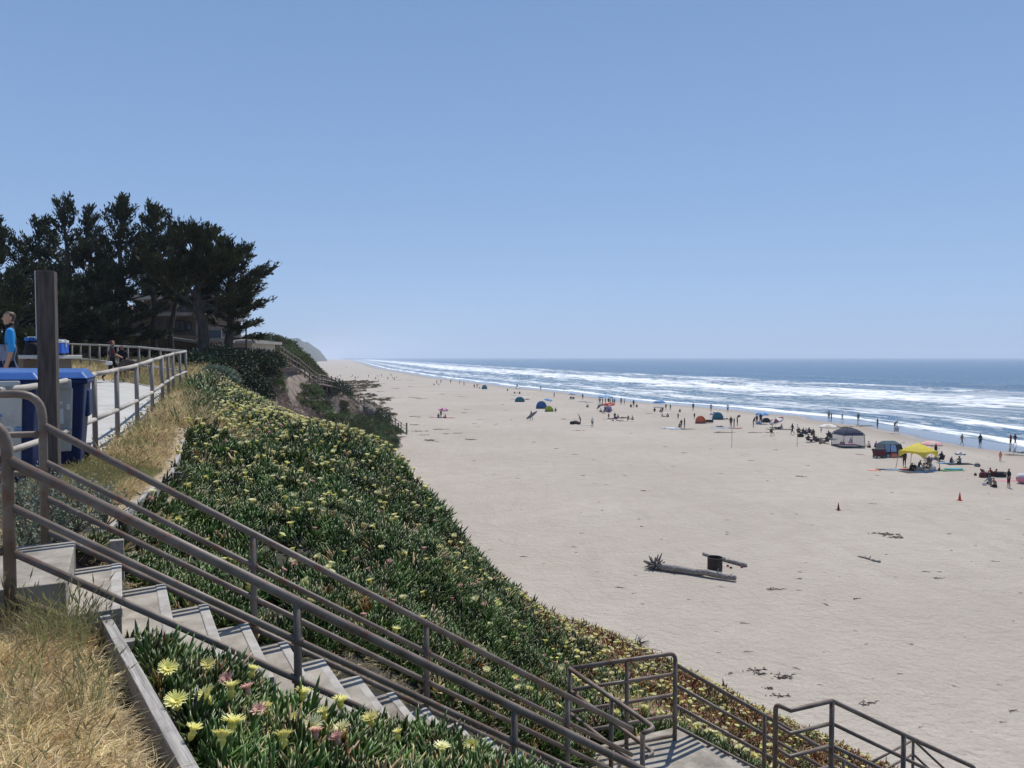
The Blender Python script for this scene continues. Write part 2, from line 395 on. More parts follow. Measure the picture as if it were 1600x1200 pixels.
def noise(n, l, vec, scale, detail=5, rough=.5, dist=0):
    t = n.new('ShaderNodeTexNoise'); t.inputs['Scale'].default_value = scale; t.inputs['Detail'].default_value = detail
    t.inputs['Roughness'].default_value = rough; t.inputs['Distortion'].default_value = dist; l.new(vec, t.inputs['Vector']); return t.outputs[0]
def mixc(n, l, fac, a, b):
    x = n.new('ShaderNodeMix'); x.data_type = 'RGBA'
    if isinstance(fac, (int, float)): x.inputs[0].default_value = fac
    else: l.new(fac, x.inputs[0])
    for i, v in ((6, a), (7, b)):
        if isinstance(v, tuple): x.inputs[i].default_value = (*v, 1)
        else: l.new(v, x.inputs[i])
    return x.outputs[2]
def maprange(n, l, src, a, b, c=0., d=1.):
    x = n.new('ShaderNodeMapRange'); x.inputs[1].default_value = a; x.inputs[2].default_value = b; x.inputs[3].default_value = c; x.inputs[4].default_value = d
    l.new(src, x.inputs[0]); return x.outputs[0]

m, n, l, b = node_mat('sand')
pos = n.new('ShaderNodeNewGeometry').outputs['Position']
da = N(n, 'ShaderNodeAttribute', attribute_name='offshore').outputs['Fac']
big = noise(n, l, pos, .05, 5); mid = noise(n, l, pos, .6, 6); fine = noise(n, l, pos, 9, 5)
dry = mixc(n, l, ramp(n, l, big, [(.3, 0), (.7, 1)]), (.375, .33, .28), (.455, .408, .352))
dry = mixc(n, l, ramp(n, l, mid, [(.35, .45), (.7, 0)]), dry, (.33, .285, .235))
dry = mixc(n, l, ramp(n, l, fine, [(.3, .35), (.6, 0)]), dry, (.26, .225, .185))
mpS = n.new('ShaderNodeMapping'); mpS.inputs['Scale'].default_value = (.30, .045, 1); mpS.inputs['Rotation'].default_value = (0, 0, .25); l.new(pos, mpS.inputs[0])
trk = noise(n, l, mpS.outputs[0], 1.5, 8, .7, .8); dry = mixc(n, l, ramp(n, l, trk, [(.55, 0), (.72, .38)]), dry, (.29, .25, .21))
wob = math_n(n, l, 'ADD', da, math_n(n, l, 'MULTIPLY', math_n(n, l, 'SUBTRACT', noise(n, l, pos, .045, 3), .5), 14))
damp = maprange(n, l, wob, -16, -7); wet = maprange(n, l, wob, -9.5, -6.5)
col = mixc(n, l, damp, dry, (.26, .215, .175)); col = mixc(n, l, wet, col, (.14, .125, .11))
l.new(col, b.inputs['Base Color'])
l.new(maprange(n, l, wet, 0, 1, .92, .10), b.inputs['Roughness'])
l.new(maprange(n, l, wet, 0, 1, .15, 1.0), b.inputs['Specular IOR Level'])
v = n.new('ShaderNodeTexVoronoi'); v.feature = 'SMOOTH_F1'; v.inputs['Scale'].default_value = 2.3; v.inputs['Randomness'].default_value = 1
ns = n.new('ShaderNodeVectorMath'); ns.operation = 'ADD'; nn = n.new('ShaderNodeTexNoise'); nn.inputs['Scale'].default_value = 1.6; nn.inputs['Detail'].default_value = 4
l.new(pos, nn.inputs[0]); l.new(pos, ns.inputs[0]); l.new(nn.outputs['Color'], ns.inputs[1]); l.new(ns.outputs[0], v.inputs['Vector'])
hh = math_n(n, l, 'ADD', math_n(n, l, 'MULTIPLY', v.outputs['Distance'], .8), math_n(n, l, 'MULTIPLY', noise(n, l, pos, 4, 6, .6), .9))
bp = n.new('ShaderNodeBump'); bp.inputs['Distance'].default_value = .17
l.new(hh, bp.inputs['Height']); l.new(maprange(n, l, damp, 0, 1, .62, .02), bp.inputs['Strength']); l.new(bp.outputs[0], b.inputs['Normal'])

def axis(segs):
    o = []
    for a, bb, st in segs: o += list(np.arange(a, bb, st))
    return np.array(o + [segs[-1][1]], float)
ax = axis([(-1600, -300, 50), (-300, -80, 8), (-80, -20, 2), (-20, 40, .7), (40, 90, 1.0), (90, 260, 20)])
ay = axis([(-400, -20, 20), (-20, 18, 2), (18, 70, .7), (70, 130, 1.2), (130, 300, 3), (300, 800, 12), (800, 4200, 60)])
X, Y = np.meshgrid(ax, ay); dS, sS = shore(X.ravel(), Y.ravel())
o = link('beach_sand', grid('beach_sand', X, Y, sandz(X.ravel(), Y.ravel()).reshape(X.shape), MT['sand']))
attr(o.data, 'offshore', dS); tag(o, kind='structure')

# ------------------------------------------------------------------ ocean
m, n, l, b = node_mat('sea_water')
da = N(n, 'ShaderNodeAttribute', attribute_name='offshore').outputs['Fac']
sa = N(n, 'ShaderNodeAttribute', attribute_name='along').outputs['Fac']
def cv(sx, sy, off=0.):
    c = n.new('ShaderNodeCombineXYZ'); l.new(math_n(n, l, 'MULTIPLY', da, sx), c.inputs[0]); l.new(math_n(n, l, 'MULTIPLY', sa, sy), c.inputs[1]); c.inputs[2].default_value = off
    return c.outputs[0]
warp = math_n(n, l, 'MULTIPLY', math_n(n, l, 'SUBTRACT', noise(n, l, cv(.012, .012), 1, 4), .5), 46)
w2 = math_n(n, l, 'MULTIPLY', math_n(n, l, 'SUBTRACT', noise(n, l, cv(.05, .035, 4), 1, 5), .5), 9)
d2 = math_n(n, l, 'ADD', math_n(n, l, 'ADD', da, w2), math_n(n, l, 'MULTIPLY', warp, maprange(n, l, da, 10, 60)))
L = 300.0
dn = math_n(n, l, 'DIVIDE', d2, L)
env = ramp(n, l, dn, [(0.0, .48), (.012, .68), (.020, .50), (.045, .47), (.06, .545), (.085, .555), (.11, .50), (.15, .47), (.19, .53), (.215, .605), (.30, .60), (.345, .55), (.375, .46), (.43, .53), (.47, .54), (.52, .37), (.70, .30), (.76, .37), (.84, .28), (1.0, .22)])
st = noise(n, l, cv(.17, .042, 1), 1, 8, .64, .9); st2 = noise(n, l, cv(.8, .3, 2), 1, 6, .65, .5)
tt = math_n(n, l, 'ADD', math_n(n, l, 'MULTIPLY', st, .66), math_n(n, l, 'MULTIPLY', st2, .34))
fo = math_n(n, l, 'ADD', tt, math_n(n, l, 'SUBTRACT', env, .5))
foam = ramp(n, l, fo, [(.495, 0), (.55, .5), (.63, 1)])
lace = ramp(n, l, math_n(n, l, 'ADD', st2, math_n(n, l, 'MULTIPLY', math_n(n, l, 'SUBTRACT', env, .5), .5)), [(.50, 0), (.64, .6)])
foam = math_n(n, l, 'MAXIMUM', foam, lace)
deepc = mixc(n, l, maprange(n, l, da, 0, 150), (.08, .15, .19), (.008, .065, .135))
deepc = mixc(n, l, maprange(n, l, noise(n, l, cv(.02, .006, 7), 1, 5), .4, .62), deepc, (.012, .085, .16))
l.new(mixc(n, l, foam, deepc, (.86, .88, .90)), b.inputs['Base Color'])
l.new(maprange(n, l, foam, 0, 1, .24, .9), b.inputs['Roughness']); l.new(maprange(n, l, foam, 0, 1, .42, .1), b.inputs['Specular IOR Level'])
b.inputs['IOR'].default_value = 1.33
pos = n.new('ShaderNodeNewGeometry').outputs['Position']
mp = n.new('ShaderNodeMapping'); mp.inputs['Scale'].default_value = (1, .45, 1); l.new(pos, mp.inputs[0])
hh = math_n(n, l, 'ADD', noise(n, l, mp.outputs[0], .25, 9, .65), math_n(n, l, 'MULTIPLY', foam, .35))
bp = n.new('ShaderNodeBump'); bp.inputs['Distance'].default_value = 1.6; bp.inputs['Strength'].default_value = .75
l.new(hh, bp.inputs['Height']); l.new(bp.outputs[0], b.inputs['Normal'])

SEA = -.50
pys = np.concatenate([np.arange(.55, 12, .12), np.arange(12, 150, .33), np.arange(150, 520, 3)])
yy = (H - SEA) * F / (pys * 1.0)
rr = yy[::-1]; rr = np.minimum(rr, 9600); rr = np.unique(rr)
tx = np.concatenate([np.arange(-.50, 1.0, .0035), np.arange(1.0, 3.4, .03)])
Tm, Rm = np.meshgrid(tx, rr); X = Tm * Rm; Y = Rm
dS, sS = shore(X.ravel(), Y.ravel()); dS = dS.reshape(X.shape); sS = sS.reshape(X.shape)
keep = (dS > -14); keep = keep[:-1, :-1] | keep[1:, 1:] | keep[:-1, 1:] | keep[1:, :-1]
wz = np.zeros(X.shape)
wv = 30 * fbm(dS / 200, sS / 110, 3, 31); dd = dS + wv * np.clip(dS / 60, 0, 1)
for c, a, w in ((6, .10, 2), (24, .22, 4), (48, .3, 6), (72, .95, 5), (108, 1.3, 6), (150, .9, 7), (205, 1.0, 8), (262, .4, 12)):
    q = (dd - c) / w; wz += a * np.exp(-q * q) * np.clip(.55 + .7 * fbm(sS / 60, dS * 0 + c, 2, c), 0, 1.3)
wz += .10 * fbm(dS / 7, sS / 16, 4, 71) * np.clip(dS / 20, 0, 1) + .28 * fbm(dS / 40, sS / 120, 3, 77) * np.clip((dS - 60) / 100, 0, 1)
far = np.clip((Y - 500) / 1500, 0, 1); wz *= (1 - far)
o = link('sea_water', grid('sea_water', X, Y, SEA + wz, MT['sea_water'], mask=keep))
attr(o.data, 'offshore', dS); attr(o.data, 'along', sS); tag(o, kind='structure')
# the rest of the sea, to the right of and behind the camera
ax = np.linspace(70, 9600, 60); ay = np.linspace(-4000, 20, 40); X, Y = np.meshgrid(ax, ay); dS, sS = shore(X.ravel(), Y.ravel())
o = link('sea_water', grid('sea_water', X, Y, np.full(X.shape, SEA - .05), MT['sea_water'])); attr(o.data, 'offshore', dS); attr(o.data, 'along', sS); tag(o, kind='structure')

# ------------------------------------------------------------------ bluff
m, n, l, b = node_mat('bluff_soil')
pos = n.new('ShaderNodeNewGeometry').outputs['Position']
z_ice = N(n, 'ShaderNodeAttribute', attribute_name='ice').outputs['Fac']; z_far = N(n, 'ShaderNodeAttribute', attribute_name='far').outputs['Fac']
n1 = noise(n, l, pos, 1.2, 6); n2 = noise(n, l, pos, 9, 6); n3 = noise(n, l, pos, .18, 5, .6)
dryg = mixc(n, l, ramp(n, l, n2, [(.35, 0), (.65, 1)]), (.22, .165, .10), (.38, .30, .19))
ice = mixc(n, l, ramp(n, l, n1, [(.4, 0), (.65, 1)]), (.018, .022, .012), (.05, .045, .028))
scrub = mixc(n, l, ramp(n, l, n1, [(.35, 0), (.65, 1)]), (.13, .10, .08), (.24, .19, .155))
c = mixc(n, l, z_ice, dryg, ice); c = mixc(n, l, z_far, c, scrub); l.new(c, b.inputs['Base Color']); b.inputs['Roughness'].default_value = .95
bp = n.new('ShaderNodeBump'); bp.inputs['Distance'].default_value = .25; bp.inputs['Strength'].default_value = .7; l.new(math_n(n, l, 'ADD', n1, math_n(n, l, 'MULTIPLY', n2, .3)), bp.inputs['Height']); l.new(bp.outputs[0], b.inputs['Normal'])
ax = axis([(-160, -60, 4), (-60, -22, 1.0), (-22, -7, .25), (-7, -2, .12), (-2, 16, .25)]); ay = axis([(-30, 1, 1.5), (1, 34, .25), (34, 130, .8), (130, 220, 3)])
X, Y = np.meshgrid(ax, ay); Z = terr(X.ravel(), Y.ravel()).reshape(X.shape)
cut = (X - SO.x) * SU.x + (Y - SO.y) * SU.y; cvv = (X - SO.x) * SV.x + (Y - SO.y) * SV.y      # keep the soil under the stairs
tz = H + treadz(cut) - .30
ins = (cut > -.9) & (cut < 6.6) & (cvv > -.02) & (cvv < 1.33); Z = np.where(ins, np.minimum(Z, tz), Z)
ins = (cut > 4.9) & (cut < 6.6) & (cvv > -.1) & (cvv < 2.75); Z = np.where(ins, np.minimum(Z, H + LZ - .25), Z)
sz = sandz(X.ravel(), Y.ravel()).reshape(X.shape); vis = Z > sz - .6
o = link('bluff_ground', grid('bluff_ground', X, Y, np.maximum(Z, sz - .8), MT['bluff_soil'], mask=(vis[:-1, :-1] | vis[1:, 1:] | vis[1:, :-1] | vis[:-1, 1:])))
e = edge(Y.ravel()); xx = X.ravel(); yy = Y.ravel()
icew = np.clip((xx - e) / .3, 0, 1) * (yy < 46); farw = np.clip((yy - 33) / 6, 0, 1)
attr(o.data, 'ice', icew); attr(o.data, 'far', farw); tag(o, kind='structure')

# coast further on: a long pale headland in the haze, and the bluff that leads to it
m, n, l, b = node_mat('headland')
pos = n.new('ShaderNodeNewGeometry').outputs['Position']
c = mixc(n, l, ramp(n, l, noise(n, l, pos, .02, 7, .7), [(.52, 0), (.66, 1)]), (.022, .038, .022), (.17, .14, .11)); l.new(c, b.inputs['Base Color']); b.inputs['Roughness'].default_value = 1
bp = n.new('ShaderNodeBump'); bp.inputs['Distance'].default_value = 8; l.new(noise(n, l, pos, .05, 6), bp.inputs['Height']); l.new(bp.outputs[0], b.inputs['Normal'])
ys = np.arange(150, 3600, 22.0); us = np.concatenate([np.linspace(0, 1, 22), [1.6, 3]])
U, YY = np.meshgrid(us, ys)
toe = np.interp(YY, [150, 250, 500, 900, 1500, 1900, 2250, 2500, 3600], [-60, -92, -168, -282, -425, -492, -548, -700, -1300])
ht = np.interp(YY, [150, 260, 400, 900, 1300, 1600, 2000, 2400, 2800, 3200, 3600], [6, 5, 8, 22, 44, 54, 56, 44, 36, 24, 20]) * (1 + .16 * fbm(YY / 90, YY * 0, 3, 5))
wd = ht * .75 + 8; prof = np.clip(U, 0, 1) ** .8
X = toe - U * wd + 7 * fbm(YY / 60, U * 2, 3, 8) * U; Z = -.6 + prof * ht + 4 * fbm(YY / 25, U * 5, 4, 12) * np.clip(U * 2, 0, 1) * np.clip(YY / 900, .2, 1)
link('headland_hill', grid('headland_hill', X, YY, Z, MT['headland']))['kind'] = 'structure'

# ------------------------------------------------------------------ concrete path
def sheet(name, poly, step, lift, mt, thick=.08, kind='structure', zf=None):
    """a slab that follows the ground inside a polygon in plan"""
    P_ = np.array(poly); x0, y0 = P_.min(0); x1, y1 = P_.max(0)
    xs = np.arange(x0, x1 + step, step); ys_ = np.arange(y0, y1 + step, step); X, Y = np.meshgrid(xs, ys_)
    cx = (X[:-1, :-1] + step / 2).ravel(); cy = (Y[:-1, :-1] + step / 2).ravel(); ins = np.zeros(cx.shape, bool)
    for i in range(len(P_)):
        (ax_, ay_), (bx, by) = P_[i], P_[(i + 1) % len(P_)]
        c_ = ((ay_ > cy) != (by > cy)) & (cx < (bx - ax_) * (cy - ay_) / (by - ay_ + 1e-12) + ax_); ins ^= c_
    zz = (terr(X.ravel(), Y.ravel()) if zf is None else zf(X.ravel(), Y.ravel())).reshape(X.shape) + lift
    o = link(name, grid(name, X, Y, zz, mt, mask=ins.reshape(X.shape[0] - 1, -1)))
    s = o.modifiers.new('thick', 'SOLIDIFY'); s.thickness = thick; s.offset = -1; o['kind'] = kind; return o
sheet('footpath', [(-5.05, 6.9), (-5.6, 9.2), (-6.0, 10.8), (-6.2, 11.6), (-6.55, 12.9), (-6.95, 14.2), (-7.8, 16.6), (-8.9, 19.6), (-10.4, 22.5), (-11.9, 24.2), (-14.5, 27), (-22, 31.5), (-60, 42), (-60, -20), (-4.4, -20), (-3.6, 3.2), (-4.2, 5.2)], .2, .03, MT['concrete'])

# ------------------------------------------------------------------ stairs
stairs = empty('concrete_stairs', uv(2.6, .6, treadz(2.6) - .4), label='pale concrete steps descending between two brown pipe railings', cat='stairs')
def child(o):                      # keep world placement under an unrotated parent
    o.matrix_parent_inverse = o.parent.matrix_world.inverted(); return o
bpy.context.view_layer.update()
rz = math.atan2(SU.y, SU.x); R3 = Matrix.Rotation(rz, 3, 'Z')
def slab(name, u0, u1, v0, v1, ztop, th, mt, parent, skew=math.radians(3.5)):
    # the flight is laid a little askew to its railings: every slab turns about its far corner
    mb = MB(); fc = uv((u0 + u1) / 2, v1, ztop - th / 2); c = fc + Matrix.Rotation(skew, 3, 'Z') @ (uv((u0 + u1) / 2, (v0 + v1) / 2, ztop - th / 2) - fc)
    mb.box((0, 0, 0), (u1 - u0, v1 - v0, th)); o = mb.build(name, mt, parent, loc=c - parent.location, rot=(0, 0, rz + skew)); bevel(o, .008); return o
slab('top_landing', -2.4, T0 + .02, -.02, 1.05, -1.25, .22, MT['concrete_step'], stairs)
for i in range(1, NST):
    slab('step', T0 + RUN * (i - 1) - .012, T0 + RUN * i + .018, .03 + random.uniform(-.01, .01), 1.10 + random.uniform(-.015, .015), -1.25 - RISE * i + random.uniform(-.004, .004), RISE + .12, MT['concrete_step'], stairs)
    slab('nosing', T0 + RUN * i - .045, T0 + RUN * i + .022, .028, 1.10, -1.25 - RISE * i + .005, .045, MT['step_nosing'], stairs)
slab('lower_landing', T0 + RUN * (NST - 1), 6.35, -.05, 2.68, LZ, .2, MT['concrete_step'], stairs, 0)
for i in range(1, 17):
    slab('step', 6.35 + RUN * (i - 1), 6.35 + RUN * i + .02, 1.35, 2.6, LZ - RISE * i, RISE + .12, MT['concrete_step'], stairs)

def arc(a, b, c, k=.35, nseg=6):
    """round the corner b between a and c"""
    a, b, c = Vector(a), Vector(b), Vector(c); p = b + (a - b).normalized() * k; q = b + (c - b).normalized() * k
    return [(p * (1 - t) ** 2 + b * 2 * t * (1 - t) + q * t * t) for t in [i / nseg for i in range(nseg + 1)]]
class Rail:
    def __init__(s, label, base, cat='railing', group=None, name='pipe_railing', mt='pipe_paint'):
        s.o = empty(name, base, label=label, cat=cat, group=group); s.m = MT[mt]
    def t(s, nm, pts, r, n=12):
        mb = MB(); b0 = s.o.location; mb.tube([Vector(p) - b0 for p in pts], r, n); return mb.build(nm, s.m, s.o, smooth=True)
HW = .80; R1 = .0255; R2 = .021
def hr(u): return -.645 * u    # fall of the rails along the flight
# near-side railing (v = 0): post tops at -.535 below the eye at u = 0
near = Rail('rusty brown pipe railing on the near side of the steps', uv(0, 0, -1.43))
near.t('newel_post', [uv(0, 0, -1.5), uv(0, 0, -.55)] + arc(uv(0, 0, -.6), uv(0, 0, -.33), uv(-.5, 0, -.33), .17) + [uv(-2.2, 0, -.33)], .030)
E1 = 4.86
for k, dz in enumerate((-.545, -.79, -1.035, -1.275)):
    e1 = E1 + (.05 if k == 0 else 0)
    pts = [uv(0, 0, dz), uv(1.49, 0, dz + hr(1.49)), uv(2.96, 0, dz + hr(2.96)), uv(e1, 0, dz + hr(e1)), uv(e1 + .5, 0, dz + hr(e1))]
    near.t('handrail' if k == 0 else 'rail', pts, .030 if k == 0 else R2)
    if k in (0, 2): near.t('rail', [uv(0, 0, dz - .0 + (.0 if k else 0)), uv(-2.2, 0, dz)], R2)
for u in (1.49, 2.96, 4.4): near.t('post', [uv(u, 0, treadz(u) - .35), uv(u, 0, -.555 + hr(u))], .0255)
# far-side railing (v = 1.2)
fz = -.46
farr = Rail('brown pipe railing on the seaward side of the upper steps', uv(0, 1.2, -1.43))
farr.t('newel_post', [uv(0, 1.2, -1.5), uv(0, 1.2, -.5)] + arc(uv(0, 1.2, -.55), uv(0, 1.2, -.245), uv(-.6, 1.2, -.245), .16) + [uv(-2.2, 1.2, -.245)], .0265)
farr.t('rail', [uv(0, 1.2, -.52), uv(-2.2, 1.2, -.5)], R2); farr.t('rail', [uv(0, 1.2, -.78), uv(-2.2, 1.2, -.78)], R2)
E2 = 4.72; slope2 = -.648
lo = uv(E2, 1.2, fz + slope2 * E2)
for k, dz in enumerate((0, -.245, -.49, -.72)):
    e = [uv(0, 1.2, fz + dz), uv(E2, 1.2, fz + dz + slope2 * E2)]
    farr.t('handrail' if k == 0 else 'rail', e, .0255 if k == 0 else R2)
for u in (1.343, 2.70, 4.03): farr.t('post', [uv(u, 1.2, treadz(u) - .35), uv(u, 1.2, fz - .01 + slope2 * u)], .0245)
for u in (1.49, 2.96, 4.4):
    for dz in (-.79, -1.035, -1.275): near.t('weld_collar', [uv(u - .022, 0, dz + hr(u) + .014), uv(u + .022, 0, dz + hr(u) - .014)], .031, 10)
for u in (1.343, 2.70, 4.03):
    for dz in (-.245, -.49, -.72): farr.t('weld_collar', [uv(u - .02, 1.2, fz + dz + slope2 * u + .013), uv(u + .02, 1.2, fz + dz + slope2 * u - .013)], .029, 10)
# landing railing: level panel at the back, return towards the flight
TZ = -3.46
A_, B_, C_ = uv(4.78, 2.55, TZ), uv(6.12, 2.43, TZ), uv(4.95, 1.27, TZ)
land = Rail('brown pipe railing around the lower landing, five level rails and rounded corner', uv(5.4, 2.5, LZ))
dn_ = Vector((0, 0, -1))
land.t('handrail', [A_] + arc(A_, B_, B_ + dn_, .09), .0245); land.t('post', [B_ + dn_ * .08, B_ + dn_ * (1.06 + .1)], .0265)
land.t('post', [A_, A_ + dn_ * 1.1], .0245); mA = (A_ * .47 + B_ * .53); land.t('post', [mA, mA + dn_ * 1.1], .0245)
for k in (1, 2, 3, 4): land.t('rail', [A_ + dn_ * .245 * k, B_ + dn_ * .245 * k], R2)
# descending return with the loop beside the first flight
c1 = C_ + Vector((.06, 0, 0)); ret = Rail('short pipe railing looping back from the landing corner to the flight', A_ + dn_ * 1.1)
end = uv(E2 + .12, 1.2, fz + slope2 * (E2 + .1))
nose = end + Vector((.10, .12, .02))
for k, dz in enumerate((0, -.245, -.5)):
    A2 = A_ + dn_ * (.0 - dz) if k else A_; e2 = end + Vector((0, 0, dz)); n2 = nose + Vector((0, 0, dz))
    pts = [A2 + (n2 - A2) * t for t in (0, .5, .93)] + arc(A2, n2 + (n2 - A2).normalized() * .06, e2, .07)[1:] + [e2]
    if k < 2: ret.t('handrail' if k == 0 else 'rail', pts, .0245 if k == 0 else R2)
    else: ret.t('rail', pts[:3], R2)
mid_ = A_ * .45 + nose * .55; ret.t('post', [mid_, mid_ + dn_ * 1.1], .0245); ret.t('post', [end, Vector((end.x, end.y, H + LZ - .1))], .0255)
# second flight, seaward railing
fl2 = Rail('long brown pipe railing falling from the landing corner towards the sand', B_ + dn_ * 1.1)
for k in range(4):
    d0 = -.13 - .245 * k; L2 = 7.5
    fl2.t('handrail' if k == 0 else 'rail', [B_ + Vector((0, 0, d0)), B_ + Vector((SU.x * L2, SU.y * L2, d0 - .645 * L2))], .0245 if k == 0 else R2)
for u in (1.36, 2.72, 4.08, 5.44, 6.8):
    q = B_ + Vector((SU.x * u, SU.y * u, -.13 - .645 * u)); fl2.t('post', [q, q + dn_ * 1.15], .0245)
# second flight, landward railing with its level start panel
D0 = P(1212, 1103, 7.9); D1 = P(1235, 1110, 7.72); D2 = P(1300, 1095, 8.0); D3 = P(1412, 1148, 8.4); D4 = P(1516, 1196, 8.75)
fl3 = Rail('brown pipe railing with a bent level panel beginning the lower flight', Vector((D2.x, D2.y, H + LZ - .2)))
base0 = D0 + Vector((0, 0, -.06))
fl3.t('handrail', [D0 + dn_ * 1.1, D0 + dn_ * .1] + arc(D0 + dn_ * .2, D0 + Vector((0, 0, .02)), D1, .07) + [D1, D2, D3, D4] + arc(D3, D4 + (D4 - D3).normalized() * .1, D4 + dn_ * .6, .08), .0255)
for k, dz in enumerate((.245, .49, .72)):
    fl3.t('rail', [D0 + dn_ * (dz - .04), D1 + dn_ * dz, D2 + dn_ * dz], R2)
    fl3.t('rail', [D2 + dn_ * dz, D3 + dn_ * (dz + .02), D4 + dn_ * (dz + .05)], R2)
fl3.t('post', [D2, D2 + dn_ * 1.25], .0275); fl3.t('post', [D3, D3 + dn_ * 1.3], .027)
# a lower landing with another railing, seen through the last gap
F0 = P(1358, 1193, 12.0); F1 = P(1427, 1156, 12.6); F2 = P(1490, 1215, 12.8)
fl4 = Rail('small pipe railing of the next landing down, lowest in the corner', F1 + dn_ * 1.1)
for k in range(4):
    fl4.t('rail', [F0 + dn_ * .245 * k, F1 + dn_ * .245 * k], R2); fl4.t('rail', [F1 + dn_ * .245 * k, F2 + dn_ * .245 * k], R2)
fl4.t('post', [F0, F0 + dn_ * 1.1], .024); fl4.t('post', [F1, F1 + dn_ * 1.1], .024)

# ------------------------------------------------------------------ fence on the plateau
fp = [P(*a) for a in [(-260, 640, 5.0), (-80, 618, 6.2), (0, 610, 7.0), (70, 601, 8.2), (115, 592, 9.3), (147, 585, 10.4), (182, 578, 11.5), (213, 571, 12.8), (237, 563, 14.3), (253, 558, 16.2), (270, 553, 19), (290, 549, 22)]]
fence = Rail('weathered round-rail fence with brown posts curving along the footpath', Vector((fp[5].x, fp[5].y, T(fp[5].x, fp[5].y))), 'fence', name='rail_fence', mt='fence_rail')
def segs(R, pts, nm, r, drop=0.0):
    for i in range(len(pts) - 1):
        a, b_ = pts[i], pts[i + 1]
        za = Vector((0, 0, -drop)); R.t(nm, [a + za, a + (b_ - a) * .5 + za + Vector((0, 0, -.006)), b_ + za], r, 12)
def fence_run(R, pts, posts, r=.034):
    segs(R, pts, 'handrail', r)
    for i in range(len(pts) - 1):
        a, b_ = pts[i], pts[i + 1]
        ga, gb = T(a.x, a.y), T(b_.x, b_.y)
        R.t('mid_rail', [Vector((a.x, a.y, ga + (a.z - ga) * .47)), Vector((b_.x, b_.y, gb + (b_.z - gb) * .47))], r * .95)
        R.t('collar', [Vector((a.x, a.y, a.z)), a + (b_ - a).normalized() * .03], r * 1.12)
    m0 = R.m; R.m = MT['fence_post']
    for p in posts:
        g = T(p.x, p.y); R.t('post', [Vector((p.x, p.y, g - .1)), Vector((p.x, p.y, p.z - .02))], .036, 8)
    R.m = m0
fence_run(fence, fp, [fp[0], fp[1]] + fp[5:10] + [(fp[9] + fp[10]) / 2, fp[10], fp[10] * .5 + fp[11] * .5, fp[11]])
bpz = [P(*a) for a in [(290, 549, 22), (217, 542.5, 26.2), (155, 539, 30.6), (100, 537, 35), (40, 537, 39.5), (-60, 538, 46)]]
fence2 = Rail('pale round-rail fence running behind the dry grass in front of the dark trees', Vector((bpz[2].x, bpz[2].y, T(bpz[2].x, bpz[2].y))), 'fence', name='rail_fence', mt='fence_rail')
pp = []
for i in range(5):
    a, b_ = bpz[i], bpz[i + 1]; k = max(1, round((b_ - a).length / 1.42)); pp += [a + (b_ - a) * j / k for j in range(k)]
fence_run(fence2, bpz, pp[1:], .036)

# ------------------------------------------------------------------ retaining boards
bz = [P(163, 830, 6.2), P(228, 770, 7.6), P(268, 738, 9.2), P(284, 697, 11.8), P(287, 678, 13.0)]
wall = empty('retaining_boards', bz[1] + Vector((0, 0, -.3)), label='weathered grey plank edging between dry grass and flowering slope', cat='edging')
for i in range(4):
    a, b_ = bz[i] - wall.location, bz[i + 1] - wall.location; c = (a + b_) / 2; d = b_ - a; ang = math.atan2(d.y, d.x)
    R = Matrix.Rotation(ang, 3, 'Z') @ Matrix.Rotation(-math.atan2(d.z, d.xy.length), 3, 'Y')
    o = MB().box((0, 0, 0), (d.length - .02, .05, .22)).build('plank', MT['weathered_board'], wall, loc=c + Vector((0, 0, -.11))); o.rotation_euler = R.to_euler(); bevel(o, .005)
    o = MB().box((0, 0, 0), (d.length - .03, .045, .22)).build('plank', MT['weathered_board'], wall, loc=c + Vector((0, 0, -.335))); o.rotation_euler = R.to_euler()
for (px, py, Y_) in [(190, 815, 6.6), (230, 790, 7.75), (274, 745, 9.3), (291, 710, 11.6)]:
    q = P(px, py, Y_) - wall.location; MB().box((0, 0, -.25), (.10, .10, .62)).build('stake', MT['old_timber'], wall, loc=q + Vector((.05, -.03, .0)))
# near plank running towards the camera
a, b_ = P(163, 960, 4.08), P(300, 1204, 2.5); d = b_ - a
npl = empty('retaining_boards', (a + b_) / 2 + Vector((0, 0, -.3)), label='grey timber edging plank beside the dry grass, nearest of the edgings', cat='edging')
for k, (w, hgt) in enumerate(((.052, .19), (.048, .19))):
    c = (a + b_) / 2 - npl.location + Vector((0, 0, -.095 - k * .195)); R = Matrix.Rotation(math.atan2(d.y, d.x), 3, 'Z') @ Matrix.Rotation(-math.atan2(d.z, d.xy.length), 3, 'Y')
    o = MB().box((0, 0, 0), (d.length, w, hgt)).build('plank', MT['weathered_board'], npl, loc=c); o.rotation_euler = R.to_euler(); bevel(o, .004)
q = P(208, 1008, 3.98) - npl.location; MB().box((0, 0, -.12), (.11, .055, .3), rz=.3).build('stake', MT['weathered_board'], npl, loc=q)
for u, v, w in ((.46, 1.33, .09), (.25, 1.42, .06)):
    pass
q = uv(.42, 1.36, -1.47); st_ = MB().box((0, 0, 0), (.09, .06, .30), rz=rz).build('timber_stake', MT['weathered_board'], None, loc=q); tag(st_, 'short grey stake standing at the edge of the top step', 'stake')
q = uv(-.05, 1.42, -1.42); st_ = MB().box((0, 0, -.1), (.75, .05, .30), rz=rz).build('timber_riser', MT['old_timber'], None, loc=q); tag(st_, 'dark old board holding soil behind the top step', 'board')

